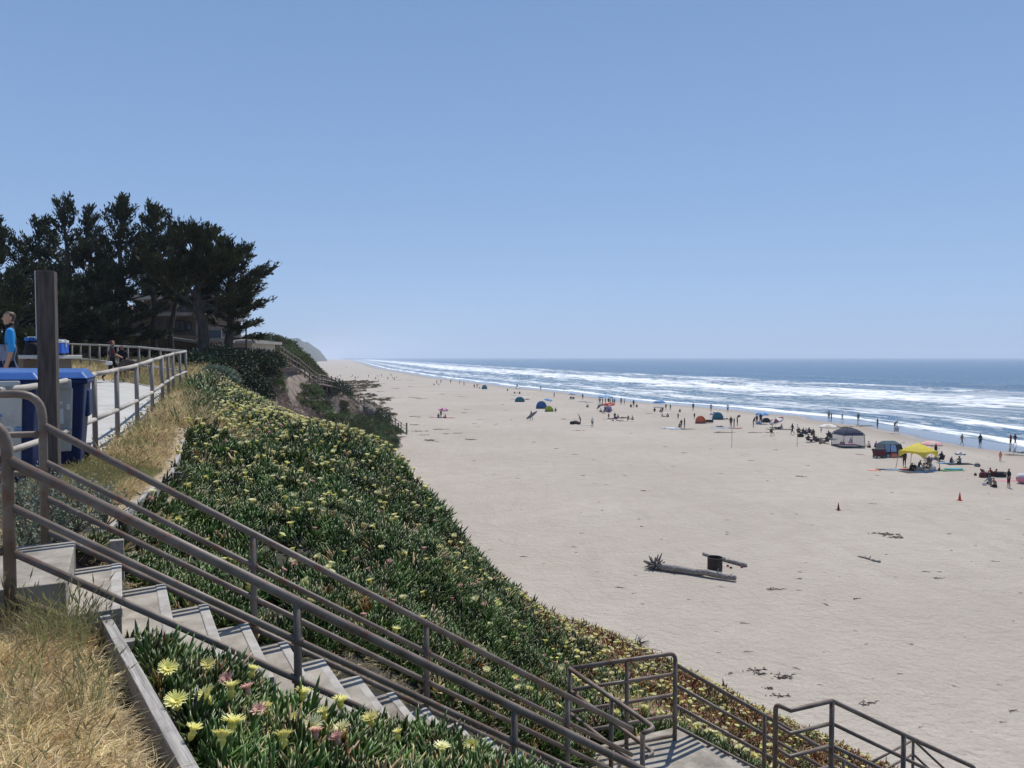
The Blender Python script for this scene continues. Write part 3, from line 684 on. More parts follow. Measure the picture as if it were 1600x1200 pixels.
# ------------------------------------------------------------------ wooden sign post
q = P(74, 500, 7.3); g = T(q.x, q.y); topz = P(74, 424, 7.3).z
post = empty('sign_post', (q.x, q.y, g), label='tall square wooden post with a white sign seen edge-on', cat='post')
o = MB().box((0, 0, (topz - g) / 2), (.155, .155, topz - g), rz=.37).build('timber_post', MT['old_timber'], post); bevel(o, .006)
sp_ = P(58.6, 478, 7.5); o = MB().box((0, 0, 0), (.016, .34, .66), rz=.50).build('sign_panel', MT['sign_paint'], post, loc=(sp_.x - q.x, sp_.y - q.y, sp_.z - g)); bevel(o, .003)
MB().tube([(-.14, .13, topz - g - .2), (-.05, .02, topz - g - .2)], .012, 8).build('bolt', MT['rubber'], post)

# ------------------------------------------------------------------ wheeled bins
def wheelie(label, px, Y_, rz_, dz=0.0):
    q = P(px, 600, Y_); g = T(q.x, q.y) + .03
    w = empty('wheeled_bin', (q.x, q.y, g + dz), rz_, label, 'recycling bin', 'recycling bins behind the fence'); w.scale = (1.05, 1.05, 1.13)
    bd = MB(); hw0, hd0, hw1, hd1 = .25, .26, .33, .37
    vs = [(-hw0, -hd0, .03), (hw0, -hd0, .03), (hw0, hd0, .03), (-hw0, hd0, .03), (-hw1, -hd1, .98), (hw1, -hd1, .98), (hw1, hd1, .98), (-hw1, hd1, .98)]
    bd._add(vs, [(0, 3, 2, 1), (0, 1, 5, 4), (1, 2, 6, 5), (2, 3, 7, 6), (3, 0, 4, 7), (4, 5, 6, 7)])
    o = bd.build('body', MT['bin_blue'], w); bevel(o, .035, 3)
    o = MB().box((0, 0, .965), (.72, .80, .05)).build('rim', MT['bin_blue'], w); bevel(o, .015)
    for s in (-1, 1):
        o = MB().box((s * .31, .12, .72), (.06, .30, .30)).build('side_pocket', MT['bin_blue'], w); bevel(o, .02)
    ld = MB(); ld._add([(-.37, -.42, .995), (.37, -.42, .995), (.37, .42, .995), (-.37, .42, .995), (-.30, -.33, 1.07), (.30, -.33, 1.07), (.30, .30, 1.10), (-.30, .30, 1.10)],
                       [(0, 3, 2, 1), (0, 1, 5, 4), (1, 2, 6, 5), (2, 3, 7, 6), (3, 0, 4, 7), (4, 5, 6, 7)])
    o = ld.build('lid', MT['bin_lid'], w); bevel(o, .02, 3)
    MB().tube([(-.28, .47, .96), (.28, .47, .96)], .018, 8).build('handle', MT['bin_blue'], w)
    for s in (-1, 1):
        wh = MB().tube([(s * .24, .30, .12), (s * .31, .30, .12)], .13, 18).build('wheel', MT['rubber'], w)
        MB().tube([(s * .22, .30, .12), (s * .315, .30, .12)], .05, 12).build('hub', MT['bin_grey'], wh)
    return w
def grey_front(w, art):
    fp_ = MB(); y0, y1 = -.285, -.395
    fp_._add([(-.26, y0 - .012, .22), (.17, y0 - .012, .22), (.21, y1 - .006, .90), (-.315, y1 - .006, .90), (-.26, y0 + .02, .22), (.17, y0 + .02, .22), (.21, y1 + .03, .90), (-.315, y1 + .03, .90)],
             [(0, 1, 2, 3), (5, 4, 7, 6), (0, 4, 5, 1), (1, 5, 6, 2), (2, 6, 7, 3), (3, 7, 4, 0)])
    pn = fp_.build('front_panel', MT['bin_grey'], w); bevel(pn, .012)
    o = MB().box((-.05, y1 - .01, .94), (.50, .05, .10)).build('lifting_bar', MT['bin_grey'], w); bevel(o, .015)
    def at(x, z, w_, h_, m_, n_='sticker', k=0):
        f = (z - .16) / .74; y = (y0 - .012) * (1 - f) + (y1 - .006) * f - .004 - k * .002; s = MB(); s.box((x, y, z), (w_, .004, h_), rot=Matrix.Rotation(.147, 3, 'X')); return s.build(n_, MT[m_], pn)
    if art == 0:
        # round recycling emblem, a small blue block beside it and a blue figure above
        s = MB(); f = (.52 - .16) / .74; y = (y0 - .012) * (1 - f) + (y1 - .006) * f - .006
        for a0 in range(0, 360, 20):
            a1 = a0 + 20; ri, ro = .040, .050
            s.poly([(.07 + r_ * math.cos(math.radians(a_)), y, .52 + r_ * math.sin(math.radians(a_))) for r_, a_ in ((ri, a0), (ri, a1), (ro, a1), (ro, a0))])
        s.build('emblem', MT['sticker_white'], pn)
        at(.07, .52, .030, .008, 'sticker_blue'); at(.065, .527, .008, .03, 'sticker_blue', k=1)
        for k in range(3): at(.165, .505 + k * .025, .075 - .01 * k, .012, 'sticker_blue')
        at(.0, .64, .02, .07, 'sticker_blue'); at(.012, .67, .035, .02, 'sticker_blue', k=1); at(-.05, .30, .09, .012, 'rubber'); at(-.05, .275, .02, .05, 'rubber', k=1)
        at(-.17, .52, .06, .10, 'rubber')
    else:
        for k in range(4): at(-.10, .66 + k * .035, .15, .012, 'rubber')
        at(.09, .60, .035, .16, 'sticker_white'); at(.16, .70, .035, .06, 'sticker_white'); at(.09, .745, .03, .03, 'sticker_white')
w1 = wheelie('blue wheeled bin with grey front panel beside the wooden post, right of two', 88, 9.3, .42); grey_front(w1, 1)
w2 = wheelie('blue wheeled bin with grey front panel and round emblem, cut by the picture edge', 8, 8.2, .42, .02); grey_front(w2, 0)
# ------------------------------------------------------------------ scattered vegetation (geometry-node instances for what nobody could count)
def scatter(name, pts, rots, scl, idx, sources, parent=None, label=None, cat=None):
    me = bpy.data.meshes.new(name); me.vertices.add(len(pts)); me.vertices.foreach_set('co', np.asarray(pts, np.float32).ravel())
    a = me.attributes.new('rot', 'FLOAT_VECTOR', 'POINT'); a.data.foreach_set('vector', np.asarray(rots, np.float32).ravel())
    a = me.attributes.new('scl', 'FLOAT', 'POINT'); a.data.foreach_set('value', np.asarray(scl, np.float32))
    a = me.attributes.new('idx', 'INT', 'POINT'); a.data.foreach_set('value', np.asarray(idx, np.int32)); me.update()
    o = bpy.data.objects.new(name, me); C.objects.link(o); o['kind'] = 'stuff'
    if parent: o.parent = parent
    else: tag(o, label, cat)
    g = bpy.data.node_groups.new(name, 'GeometryNodeTree')
    g.interface.new_socket('Geometry', in_out='INPUT', socket_type='NodeSocketGeometry'); g.interface.new_socket('Geometry', in_out='OUTPUT', socket_type='NodeSocketGeometry')
    nd, lk = g.nodes, g.links; gi = nd.new('NodeGroupInput'); go = nd.new('NodeGroupOutput')
    iop = nd.new('GeometryNodeInstanceOnPoints'); lk.new(gi.outputs[0], iop.inputs['Points'])
    jn = nd.new('GeometryNodeJoinGeometry')
    for s in sources:
        oi = nd.new('GeometryNodeObjectInfo'); oi.inputs['Object'].default_value = s; oi.inputs['As Instance'].default_value = True
        lk.new(oi.outputs['Geometry'], jn.inputs[0])
    lk.new(jn.outputs[0], iop.inputs['Instance']); iop.inputs['Pick Instance'].default_value = True
    def na(nm, ty):
        x = nd.new('GeometryNodeInputNamedAttribute'); x.data_type = ty; x.inputs['Name'].default_value = nm; return [s for s in x.outputs if s.enabled and s.name == 'Attribute'][0]
    e = nd.new('FunctionNodeEulerToRotation'); lk.new(na('rot', 'FLOAT_VECTOR'), e.inputs[0]); lk.new(e.outputs[0], iop.inputs['Rotation'])
    lk.new(na('scl', 'FLOAT'), iop.inputs['Scale']); lk.new(na('idx', 'INT'), iop.inputs['Instance Index'])
    lk.new(iop.outputs[0], go.inputs[0])
    md = o.modifiers.new('scatter', 'NODES'); md.node_group = g; return o
def src(name, me):                 # a scatter source: data only, never placed in the scene
    return bpy.data.objects.new(name, me)

def norm(v): return v / np.maximum(np.linalg.norm(v, axis=-1, keepdims=True), 1e-9)
def fingers(n_shoots, n_leaf, spread, L, r, lean=.5, seed=0, curve=.25):
    """succulent shoots: pairs of three-sided finger leaves along short stems"""
    g = np.random.default_rng(seed); V, Fq = [], []
    for s in range(n_shoots):
        a = g.uniform(0, 2 * np.pi); rr = spread * math.sqrt(g.uniform()); base = np.array([rr * math.cos(a), rr * math.sin(a), g.uniform(-.03, .015)])
        ax_ = norm(np.array([g.normal(0, lean * .6), g.normal(0, lean * .6), 1.0]))
        for k in range(n_leaf):
            h = k / max(1, n_leaf - 1); az = k * 1.57 + g.normal(0, .35); tilt = (1 - h) * .95 + .22 + g.normal(0, .12)
            side = norm(np.cross(ax_, [math.cos(az), math.sin(az), .1])); d = norm(ax_ * math.cos(tilt) + np.cross(side, ax_) * math.sin(tilt))
            p = base + ax_ * h * .06; Lk = L * g.uniform(.7, 1.2); up = ax_
            e1 = norm(np.cross(d, up + .01)); e2 = np.cross(e1, d); n0 = len(V)
            for q, (t, w) in enumerate(((0, .75), (.45, 1.0), (.8, .62))):
                cc = p + d * Lk * t + up * curve * Lk * t * t
                for j in range(3):
                    an = 2 * np.pi * j / 3 + .5; V.append(cc + (e1 * math.cos(an) + e2 * math.sin(an)) * r * w)
            V.append(p + d * Lk + up * curve * Lk)
            for q in range(2):
                for j in range(3): Fq.append((n0 + 3 * q + j, n0 + 3 * q + (j + 1) % 3, n0 + 3 * q + 3 + (j + 1) % 3, n0 + 3 * q + 3 + j))
            for j in range(3): Fq.append((n0 + 6 + j, n0 + 6 + (j + 1) % 3, n0 + 9, n0 + 9))
    m_ = bpy.data.meshes.new('ice_leaves'); m_.from_pydata([tuple(v) for v in V], [], [tuple(dict.fromkeys(f)) for f in Fq])
    m_.polygons.foreach_set('use_smooth', [True] * len(m_.polygons)); return m_
def with_mat(me, m_):
    c = me.copy(); c.materials.clear(); c.materials.append(m_); return c
ice_me = [fingers(4, 6, .055, .092, .0098, seed=s) for s in range(4)] + [fingers(4, 6, .07, .105, .011, lean=.8, seed=10 + s) for s in range(3)]
ICE = [src('ice_clump', with_mat(m_, MT['ice_leaf'])) for m_ in ice_me]
ICER = [src('ice_clump_red', with_mat(m_, MT['ice_leaf_red'])) for m_ in ice_me[:4]]

ICED = [src('ice_clump_dead', with_mat(m_, MT['straw'])) for m_ in ice_me[:3]]
def to_px(x, y, z):
    x = np.asarray(x); y = np.asarray(y); z = np.asarray(z) - H
    f_ = y * math.cos(TH) - z * math.sin(TH); u_ = y * math.sin(TH) + z * math.cos(TH); f_ = np.where(f_ > .05, f_, .05)
    return 800 + F * x / f_, 600 - F * u_ / f_
def uvc(x, y): return (x - SO.x) * SU.x + (y - SO.y) * SU.y, (x - SO.x) * SV.x + (y - SO.y) * SV.y
def off_stairs(x, y, m0=.0):
    u, v = uvc(x, y)
    a = (u > -2.5) & (u < 5.0) & (v > -.06 - m0) & (v < 1.36 + m0); b_ = (u > 4.6) & (u < 6.5) & (v > -.2) & (v < 2.8); c_ = (u >= 6.2) & (u < 12) & (v > 1.2) & (v < 2.72)
    return ~(a | b_ | c_)
# plank line on the near side, from P0 to P1: ice plant only on its right
PL0, PL1 = P(163, 968, 4.08), P(300, 1215, 2.5)
def right_of_plank(x, y): return (PL1.x - PL0.x) * (y - PL0.y) - (PL1.y - PL0.y) * (x - PL0.x) > .10 * (PL1 - PL0).length
def fill(x0, x1, y0, y1, st):
    xs = np.arange(x0, x1, st); ys_ = np.arange(y0, y1, st); X, Y = np.meshgrid(xs, ys_); X = X.ravel() + rng.uniform(-.5, .5, X.size) * st; Y = Y.ravel() + rng.uniform(-.5, .5, Y.size) * st; return X, Y
def in_view(x, y, z, mgn=60):
    a, b_ = to_px(x, y, z); return (a > -mgn) & (a < 1600 + mgn) & (b_ < 1200 + mgn * 2) & (y > .5)
bx, by = np.array([p.x for p in bz]), np.array([p.y for p in bz])
def seaward(x, y): return x > np.where(y > 5.3, edge(y) + np.where(y > 13.5, .25 * vnoise(y * 1.1, y * 0, 4) * 1.5, .04), -2.4)
ipts, isc = [], []
for (y0, y1, st, sc) in ((2.2, 5.2, .056, .95), (5.2, 8, .068, 1.05), (8, 12, .088, 1.25), (12, 18, .12, 1.6), (18, 26, .17, 2.1), (26, 48, .26, 2.8)):
    x, y = fill(-16, 14, y0, y1, st); k = seaward(x, y) & off_stairs(x, y); x, y = x[k], y[k]
    u, v = uvc(x, y); k = np.where(v < .6, right_of_plank(x, y) & (u > -1.2), True); x, y, u, v = x[k], y[k], u[k], v[k]
    z = terr(x, y); k = (z > sandz(x, y) + .0) & in_view(x, y, z, 120); x, y, z, u, v = x[k], y[k], z[k], u[k], v[k]
    bare = (v > 1.3) & (v < 1.75 + .25 * vnoise(u * 2.2, v * 0, 6)) & (u > .3) & (u < 5)             # dry litter strip beside the steps
    bare |= fbm(x / 1.1, y / 1.1, 3, 41) > .50
    tan = (fbm(x / 1.6, y / 2.4, 3, 43) * .8 + .6 * np.exp(-((y - 19.5) / 2.4) ** 2 - ((x - edge(y) - 2.2) / 1.2) ** 2)) > .38
    k = ~bare & ~(tan & (rng.uniform(size=len(x)) < .8)) & ~((y > 27) & (x < edge(y) + 1.4)); ipts.append(np.stack([x, y, z], 1)[k]); isc.append(np.full(k.sum(), sc) * rng.uniform(.75, 1.25, k.sum()))
ipts = np.concatenate(ipts); isc = np.concatenate(isc)
x, y, z = ipts.T; u, v = uvc(x, y)
redness = 1.3 * np.clip((5.6 - z) / 3.2, 0, 1) * np.clip((y - 11) / 6, 0, 1) + .5 * (fbm(x / 1.5, y / 1.5, 3, 51) - .25) + np.clip((u - 5) / 3, 0, 1) * .35
red = rng.uniform(size=len(x)) < np.clip(redness, .015, .8)
hump = .09 * fbm(x / .5, y / .5, 2, 61) * np.clip(isc, 1, 2.5)
ipts[:, 2] += hump - .01
rot = np.stack([rng.normal(0, .38, len(x)), rng.normal(0, .38, len(x)), rng.uniform(0, 6.28, len(x))], 1)
nearm = v < .3; dead = rng.uniform(size=len(x)) < np.clip(.02 + .10 * (fbm(x / .8, y / .8, 3, 57) > .3), 0, 1)
mats_near = empty('ice_plant_mat', uv(2.0, -.8, -2.0), label='near ice plant patch with large pale yellow flowers below the steps', cat='ice plant')
mats_far = empty('ice_plant_mat', uv(3, 4, -2.8), label='broad slope of dark green ice plant dotted with pale flowers', cat='ice plant')
for par, msk in ((mats_near, nearm), (mats_far, ~nearm)):
    for srcs, mk, nm in ((ICE, ~red & ~dead, 'foliage'), (ICER, red & ~dead, 'red_foliage'), (ICED, dead, 'dead_foliage')):
        k = msk & mk
        if k.sum(): scatter(nm, ipts[k] - np.array(par.location), rot[k], isc[k], rng.integers(0, len(srcs), k.sum()), srcs, par)
print('ice clumps', len(ipts))

# flowers
def flower_me(n, r, seed, cup=.5, mt='petal_yellow', rings=2):
    g = np.random.default_rng(seed); mb = MB()
    for ring in range(rings):
        for k in range(n):
            a = 2 * math.pi * (k + .5 * ring) / n + g.normal(0, .05); L = r * (1 - .2 * ring) * g.uniform(.88, 1.08); el = cup + .35 * ring + g.normal(0, .06)
            d = Vector((math.cos(a), math.sin(a), 0)); s_ = Vector((-math.sin(a), math.cos(a), 0)) * r * 1.5 / n
            p0 = d * r * .12; p1 = d * (L * .6 * math.cos(el)) + Vector((0, 0, L * .6 * math.sin(el))); p2 = d * (L * math.cos(el * .8)) + Vector((0, 0, L * math.sin(el * .75)))
            mb._add([p0 - s_ * .5, p0 + s_ * .5, p1 + s_, p1 - s_, p2 + s_ * .7, p2 - s_ * .7], [(0, 1, 2, 3), (3, 2, 4, 5)], 0)
    mb.lathe((0, 0, 0), [(0.001, r * .22), (r * .2, r * .2), (r * .3, r * .05), (r * .22, -r * .25), (.001, -r * .5)], 8, 1)
    return mb.me('flower', [MT[mt], MT['flower_core'] if mt != 'petal_pink' else MT['petal_pink']])
FN = [flower_me(32, .044, 1, .92), flower_me(30, .042, 2, 1.05), flower_me(30, .044, 3, .80, 'petal_pale'), flower_me(24, .034, 4, .9, 'petal_pink'), flower_me(24, .036, 5, 1.15)]
def droop(rot_s=.35): return (rng.normal(0, rot_s), rng.normal(-.05, rot_s), rng.uniform(0, 6.28))
# the large ones of the near patch, where the photograph shows them
near_f = [(262, 1076, 0), (325, 1067, 1), (324, 1120, 0), (277, 1131, 0), (363, 1166, 0), (346, 1190, 0), (388, 1104, 3), (357, 1088, 3), (361, 1108, 1), (455, 1081, 2), (473, 1112, 0), (417, 1137, 4), (405, 1140, 3),
          (463, 1153, 4), (443, 1187, 0), (488, 1165, 2), (494, 1175, 3), (526, 1103, 2), (532, 1123, 0), (580, 1151, 0), (535, 1170, 2), (527, 1184, 3), (622, 1175, 4), (738, 1188, 0), (393, 1075, 4), (493, 1098, 4), (605, 1140, 2), (578, 1130, 4), (480, 1060, 2), (507, 1144, 4), (690, 1196, 2), (300, 1180, 4)]
def on_ground(px, py, y0=2.2, y1=60):
    d = ray(px, py); t = np.linspace(y0, y1, 1200) / d[1]; xs, ys_, zs = d[0] * t, d[1] * t, H + d[2] * t
    h = terr(xs, ys_) + .10; k = np.argmax(zs < h); return xs[k], ys_[k], h[k]
for (px, py, kd) in near_f:
    q = on_ground(px, py, 2.0, 8); par = mats_near
    o = link('flower', FN[kd], None, par, Vector((q[0], q[1], q[2] + .075)) - par.location, droop(.26), rng.uniform(1.2, 1.5))
x, y = fill(-12, 12, 5.0, 42, .20); k = seaward(x, y) & off_stairs(x, y, .1); x, y = x[k], y[k]; u, v = uvc(x, y); z = terr(x, y)
k = (v > 1.9) & ((y < 13.5) | (x > edge(y) + .55)) & ((y < 26) | (x > edge(y) + 1.8)) & (z > sandz(x, y) + .15) & in_view(x, y, z, 20); x, y, z, u, v = x[k], y[k], z[k], u[k], v[k]
px, py = to_px(x, y, z)
dens = .20 + .34 * np.exp(-((py - 690) / 75) ** 2) * np.clip((px - 290) / 60, .2, 1) + .45 * np.exp(-((py - 665) / 40) ** 2) + .16 * np.clip((px - 780) / 120, 0, 1) + .08 * np.exp(-((px - 580) / 90) ** 2 - ((py - 790) / 60) ** 2)
dens *= .55 + 1.1 * np.clip(fbm(x / 1.3, y / 1.3, 3, 81) + .45, 0, 1.6)
k = rng.uniform(size=len(x)) < dens * .9; x, y, z, px, py = x[k], y[k], z[k], px[k], py[k]
kd = rng.choice([0, 1, 2, 3, 4], len(x), p=[.2, .12, .5, .1, .08]); kd[(py > 850) & (rng.uniform(size=len(x)) < .2)] = 3
o_ = np.argsort(y); cnt = 0; rest = []
for j in o_:
    zz = z[j] + .05 + .19 * float(np.interp(y[j], [5, 8, 12, 18, 26, 40], [1.0, 1.12, 1.45, 1.8, 2.4, 2.8]))
    if cnt < 262:
        link('flower', FN[kd[j]], None, mats_far, Vector((x[j], y[j], zz)) - mats_far.location, droop(.3), rng.uniform(1.15, 1.6)); cnt += 1
    else: rest.append((x[j], y[j], zz, kd[j]))
rest = np.array(rest); print('flowers', cnt, len(rest))
scatter('flowers', rest[:, :3] - np.array(mats_far.location), np.stack([rng.normal(0, .25, len(rest)), rng.normal(0, .25, len(rest)), rng.uniform(0, 6.28, len(rest))], 1), rng.uniform(1.1, 1.7, len(rest)), rest[:, 3], [src('bloom', m_) for m_ in FN], mats_far)

# dry grass
def blades(n, L, spread, lean, w, seed, mt, head=False, flat=False, mats=None):
    g = np.random.default_rng(seed); mb = MB()
    for k in range(n):
        a = g.uniform(0, 6.28); r_ = spread * math.sqrt(g.uniform()); p = Vector((r_ * math.cos(a), r_ * math.sin(a), -.01)); az = g.uniform(0, 6.28)
        le = abs(g.normal(0, lean)) + (.9 if flat else 0); d = Vector((math.cos(az) * math.sin(le), math.sin(az) * math.sin(le), math.cos(le)))
        Lk = L * g.uniform(.55, 1.15); s_ = d.cross(Vector((0, 0, 1))); s_ = (s_ if s_.length > .01 else Vector((1, 0, 0))).normalized()
        rr_ = g.uniform(0, 3.14); s_ = s_ * math.cos(rr_) + d.cross(s_) * math.sin(rr_)
        bend = Vector((g.normal(0, .2), g.normal(0, .2), -.25 if flat else -.12)); p1 = p + d * Lk * .5; p2 = p + d * Lk + bend * Lk
        if flat: p1.z = max(p1.z, .005); p2.z = max(p2.z, .0)
        mb._add([p - s_ * w, p + s_ * w, p1 + s_ * w * .8, p1 - s_ * w * .8, p2], [(0, 1, 2, 3), (3, 2, 4)], 0)
        if head and g.uniform() < head:
            dd_ = (p2 - p1).normalized(); q0 = p2 - dd_ * .01; w_h = .0032 if w < .003 else .006
            for t_ in range(3):
                n_ = Vector((math.cos(t_ * 2.1), math.sin(t_ * 2.1), 0)); n_ = (n_ - dd_ * n_.dot(dd_)).normalized()
                mb._add([q0, q0 + dd_ * .02 + n_ * w_h, q0 + dd_ * .055, q0 + dd_ * .02 - n_ * w_h], [(0, 1, 2, 3)], 1)
                mb._add([q0 + dd_ * .03, q0 + dd_ * .034 + n_ * .0008, q0 + dd_ * .085 + n_ * .012], [(0, 1, 2)], 1)
    return mb.me('tuft', [MT[mt], MT['seed_head']])
GR = [src('tuft', blades(46, .15, .08, .4, .0019, s, 'straw', 0, True)) for s in range(4)] + [src('tuft', blades(24, .10, .05, .7, .0017, 20 + s, 'straw', .12)) for s in range(2)]
GG = [src('green_tuft', blades(16, .24, .04, .24, .0019, 40 + s, 'straw_green', .6)) for s in range(3)]
GF = [src('coarse_tuft', blades(26, .22, .12, .6, .004, 60 + s, 'straw', .2)) for s in range(3)]
GFG = [src('coarse_green_tuft', blades(22, .26, .10, .4, .004, 80 + s, 'straw_green', .5)) for s in range(3)]
def put(name, x, y, z, sc, srcs, label, tilt=.15, lift=0.):
    if not len(x): return
    r_ = np.stack([rng.normal(0, tilt, len(x)), rng.normal(0, tilt, len(x)), rng.uniform(0, 6.28, len(x))], 1)
    return scatter(name, np.stack([x, y, z + lift], 1), r_, sc * rng.uniform(.7, 1.3, len(x)), rng.integers(0, len(srcs), len(x)), srcs, None, label, 'grass')
# near plateau, left of the plank
x, y = fill(-3.6, -.6, 1.9, 4.05, .036); u, v = uvc(x, y); k = ((PL1.x - PL0.x) * (y - PL0.y) - (PL1.y - PL0.y) * (x - PL0.x) < -.14 * (PL1 - PL0).length) & (v < -.08); x, y = x[k], y[k]; z = terr(x, y)
gn = fbm(x / .35, y / .35, 3, 91) + .7 * np.exp(-((y - 3.75) / .28) ** 2) + .5 * np.exp(-((x + 1.75) / .22) ** 2 - ((y - 2.95) / .25) ** 2) + .45 * np.exp(-((x + 2.0) / .3) ** 2 - ((y - 3.7) / .4) ** 2)
k = in_view(x, y, z, 150); x, y, z, gn = x[k], y[k], z[k], gn[k]; gm = (gn > .36) & (rng.uniform(size=len(x)) < .22)
put('dry_grass', x[~gm], y[~gm], z[~gm], .9, GR, 'matted straw-coloured grass on the near bank beside the plank')
put('green_grass', x[gm][::2], y[gm][::2], z[gm][::2], .85, GG, 'upright greenish foxtail grass growing out of the near straw')
x, y = [], []
for _ in range(150): p_ = uv(rng.uniform(-1.6, .75), rng.uniform(-.34, -.07)); x.append(p_.x); y.append(p_.y)
x, y = np.array(x), np.array(y); k = (PL1.x - PL0.x) * (y - PL0.y) - (PL1.y - PL0.y) * (x - PL0.x) < -.03; x, y = x[k], y[k]
put('green_grass', x, y, terr(x, y), 1.05, GG + GR[4:], 'tall seeding grass along the near side of the top landing')
# strip between fence and boards and beyond it
fx, fy = np.array([p.x for p in fp]), np.array([p.y for p in fp])
gx, gy, gz, gs = [], [], [], []
for (y0, y1, st, sc) in ((5.0, 10, .062, 1.0), (10, 16, .10, 1.5), (16, 25, .16, 2.0), (25, 46, .27, 2.6)):
    x, y = fill(-30, -2.6, y0, y1, st); rgt = np.interp(y, [5, 5.6] + list(by) + [16, 20, 28, 46], [-3.1, -3.1] + list(bx - .13) + [-6.9, -8.15, -10.9, -15.0]) + np.where(y > 14, .5 * vnoise(y * .9, y * 0 + 3, 8), 0)
    lft = np.interp(y, [5, 6.9, 9.2, 10.8, 11.6, 12.9, 14.2, 16.6, 19.6, 22.5, 24.2, 27, 31.5, 46], [-4.3, -4.95, -5.45, -5.85, -6.1, -6.45, -6.85, -7.75, -8.9, -10.4, -11.9, -15, -22.5, -30])
    u, v = uvc(x, y); k = (x < rgt) & (x > lft + .10) & (v > 1.42) & ((y > 7.3 + .25 * vnoise(x * 3, y * 3, 3)) | (rng.uniform(size=len(x)) < .08)); x, y, rgt = x[k], y[k], rgt[k]; z = terr(x, y); k = in_view(x, y, z); gx.append(x[k]); gy.append(y[k]); gz.append(z[k]); gs.append(sc * np.clip((rgt[k] - x[k]) / .5 + .35, .45, 1))
x, y, z, sc = map(np.concatenate, (gx, gy, gz, gs))
gm = (fbm(x / .9, y / .9, 3, 95) + .2 * np.exp(-((y - 8) / 2) ** 2)) > .33
put('dry_grass', x[~gm], y[~gm], z[~gm], sc[~gm] * .78, GF, 'golden dry grass between the footpath fence and the plank edging')
put('green_grass', x[gm], y[gm], z[gm], sc[gm] * .68, GFG, 'greener grass clumps mixed into the golden strip by the fence')
# straw patches among the ice plant
x, y = fill(-12, 3, 12, 24, .17); z = terr(x, y)
tan = (fbm(x / 1.6, y / 2.4, 3, 43) * .8 + .6 * np.exp(-((y - 19.5) / 2.4) ** 2 - ((x - edge(y) - 2.2) / 1.2) ** 2)) > .38
k = tan & seaward(x, y) & (z > sandz(x, y)); put('dry_grass', x[k], y[k], z[k], 1.7, GF, 'straw patch showing through the flowering ice plant slope')
# litter beside the steps
x, y = fill(-4, 4, 4.5, 8.5, .05); u, v = uvc(x, y); z = terr(x, y); k = (v > 1.28) & (v < 2.1) & (u > -.2) & (u < 5.2) & (rng.uniform(size=len(x)) < .42); LT = [src('litter', blades(12, .10, .06, .5, .0022, 120 + s, 'straw', 0, True)) for s in range(2)]
put('dead_leaf_litter', x[k], y[k], z[k], .9, LT, 'dead leaves and straw lying beside the concrete steps')

# leafy shrubs
def leafy(n, rx, rz, L, w, seed, mt, pts_in=.35):
    """leaves on the outer part of a rounded bush, as one mesh"""
    g = np.random.default_rng(seed); d = norm(g.normal(size=(n, 3))); d[:, 2] = np.abs(d[:, 2]) * 1.0 - .12
    rad = g.uniform(pts_in, 1, n) ** .5 * (1 + .22 * vnoise(d[:, 0] * 2.3 + seed, d[:, 1] * 2.3 + d[:, 2] * 3, seed)); c_ = d * rad[:, None] * np.array([rx, rx, rz])
    a = norm(d * .5 + g.normal(size=(n, 3)) * .6 + np.array([0, 0, .3])); s_ = norm(np.cross(a, g.normal(size=(n, 3)))); Lk = L * g.uniform(.6, 1.3, (n, 1))
    V = np.stack([c_ - a * 0, c_ + a * Lk * .5 + s_ * w, c_ + a * Lk, c_ + a * Lk * .5 - s_ * w], 1).reshape(-1, 3)
    return mesh_np('leaves', V, np.arange(4 * n).reshape(n, 4), MT[mt])
def sage(px, py, Y_, rad, hgt, label):
    q = P(px, py, Y_); g_ = T(q.x, q.y); s_ = empty('sage_shrub', (q.x, q.y, g_), label=label, cat='shrub', group='sage shrubs by the top step')
    rg = random.Random(px)
    for i in range(int(16 * rad / .2)):
        a = rg.uniform(0, 6.28); t_ = rg.uniform(.1, 1); tip = Vector((math.cos(a) * rad * t_, math.sin(a) * rad * t_, hgt * (1.05 - .5 * t_ * t_) * rg.uniform(.7, 1.1)))
        MB().tube([(0, 0, 0), tip * .55 + Vector((0, 0, .02)), tip], [.006, .004, .002], 4).build('stem', MT['timber_stake'], s_)
        lf = MB()
        for k in range(34):
            f_ = rg.uniform(.35, 1.05); c_ = tip * f_ + Vector((rg.gauss(0, .018), rg.gauss(0, .018), rg.gauss(0, .018))); az = rg.uniform(0, 6.28); d_ = Vector((math.cos(az), math.sin(az), rg.uniform(.1, 1.2))).normalized()
            w_ = d_.cross(Vector((rg.gauss(0, 1), rg.gauss(0, 1), 1))).normalized() * .006; L_ = rg.uniform(.022, .045)
            lf._add([c_, c_ + d_ * L_ * .5 + w_, c_ + d_ * L_, c_ + d_ * L_ * .5 - w_], [(0, 1, 2, 3)])
        lf.build('leafy_sprig', MT['sage_leaf'], s_)['kind'] = 'stuff'
sage(48, 800, 5.6, .40, .46, 'grey-green shrub nearest the tall railing post, above the top step')
sage(120, 790, 6.0, .42, .40, 'grey-green shrub between the two top rails, right of the bushiest one')
sage(165, 800, 6.3, .30, .32, 'small grey-green shrub close to the near end of the plank edging')
sage(75, 765, 6.8, .38, .38, 'grey-green shrub at the foot of the sign post')
sage(130, 765, 7.0, .34, .30, 'low grey-green shrub where the golden grass starts, behind the others')
sage(20, 775, 6.4, .40, .40, 'grey-green shrub under the bins at the left edge')
sage(90, 815, 5.6, .32, .32, 'grey-green shrub in the middle of the cluster by the top step')
sage(35, 845, 5.25, .30, .22, 'low pale sprawling shrub at the edge of the top step')
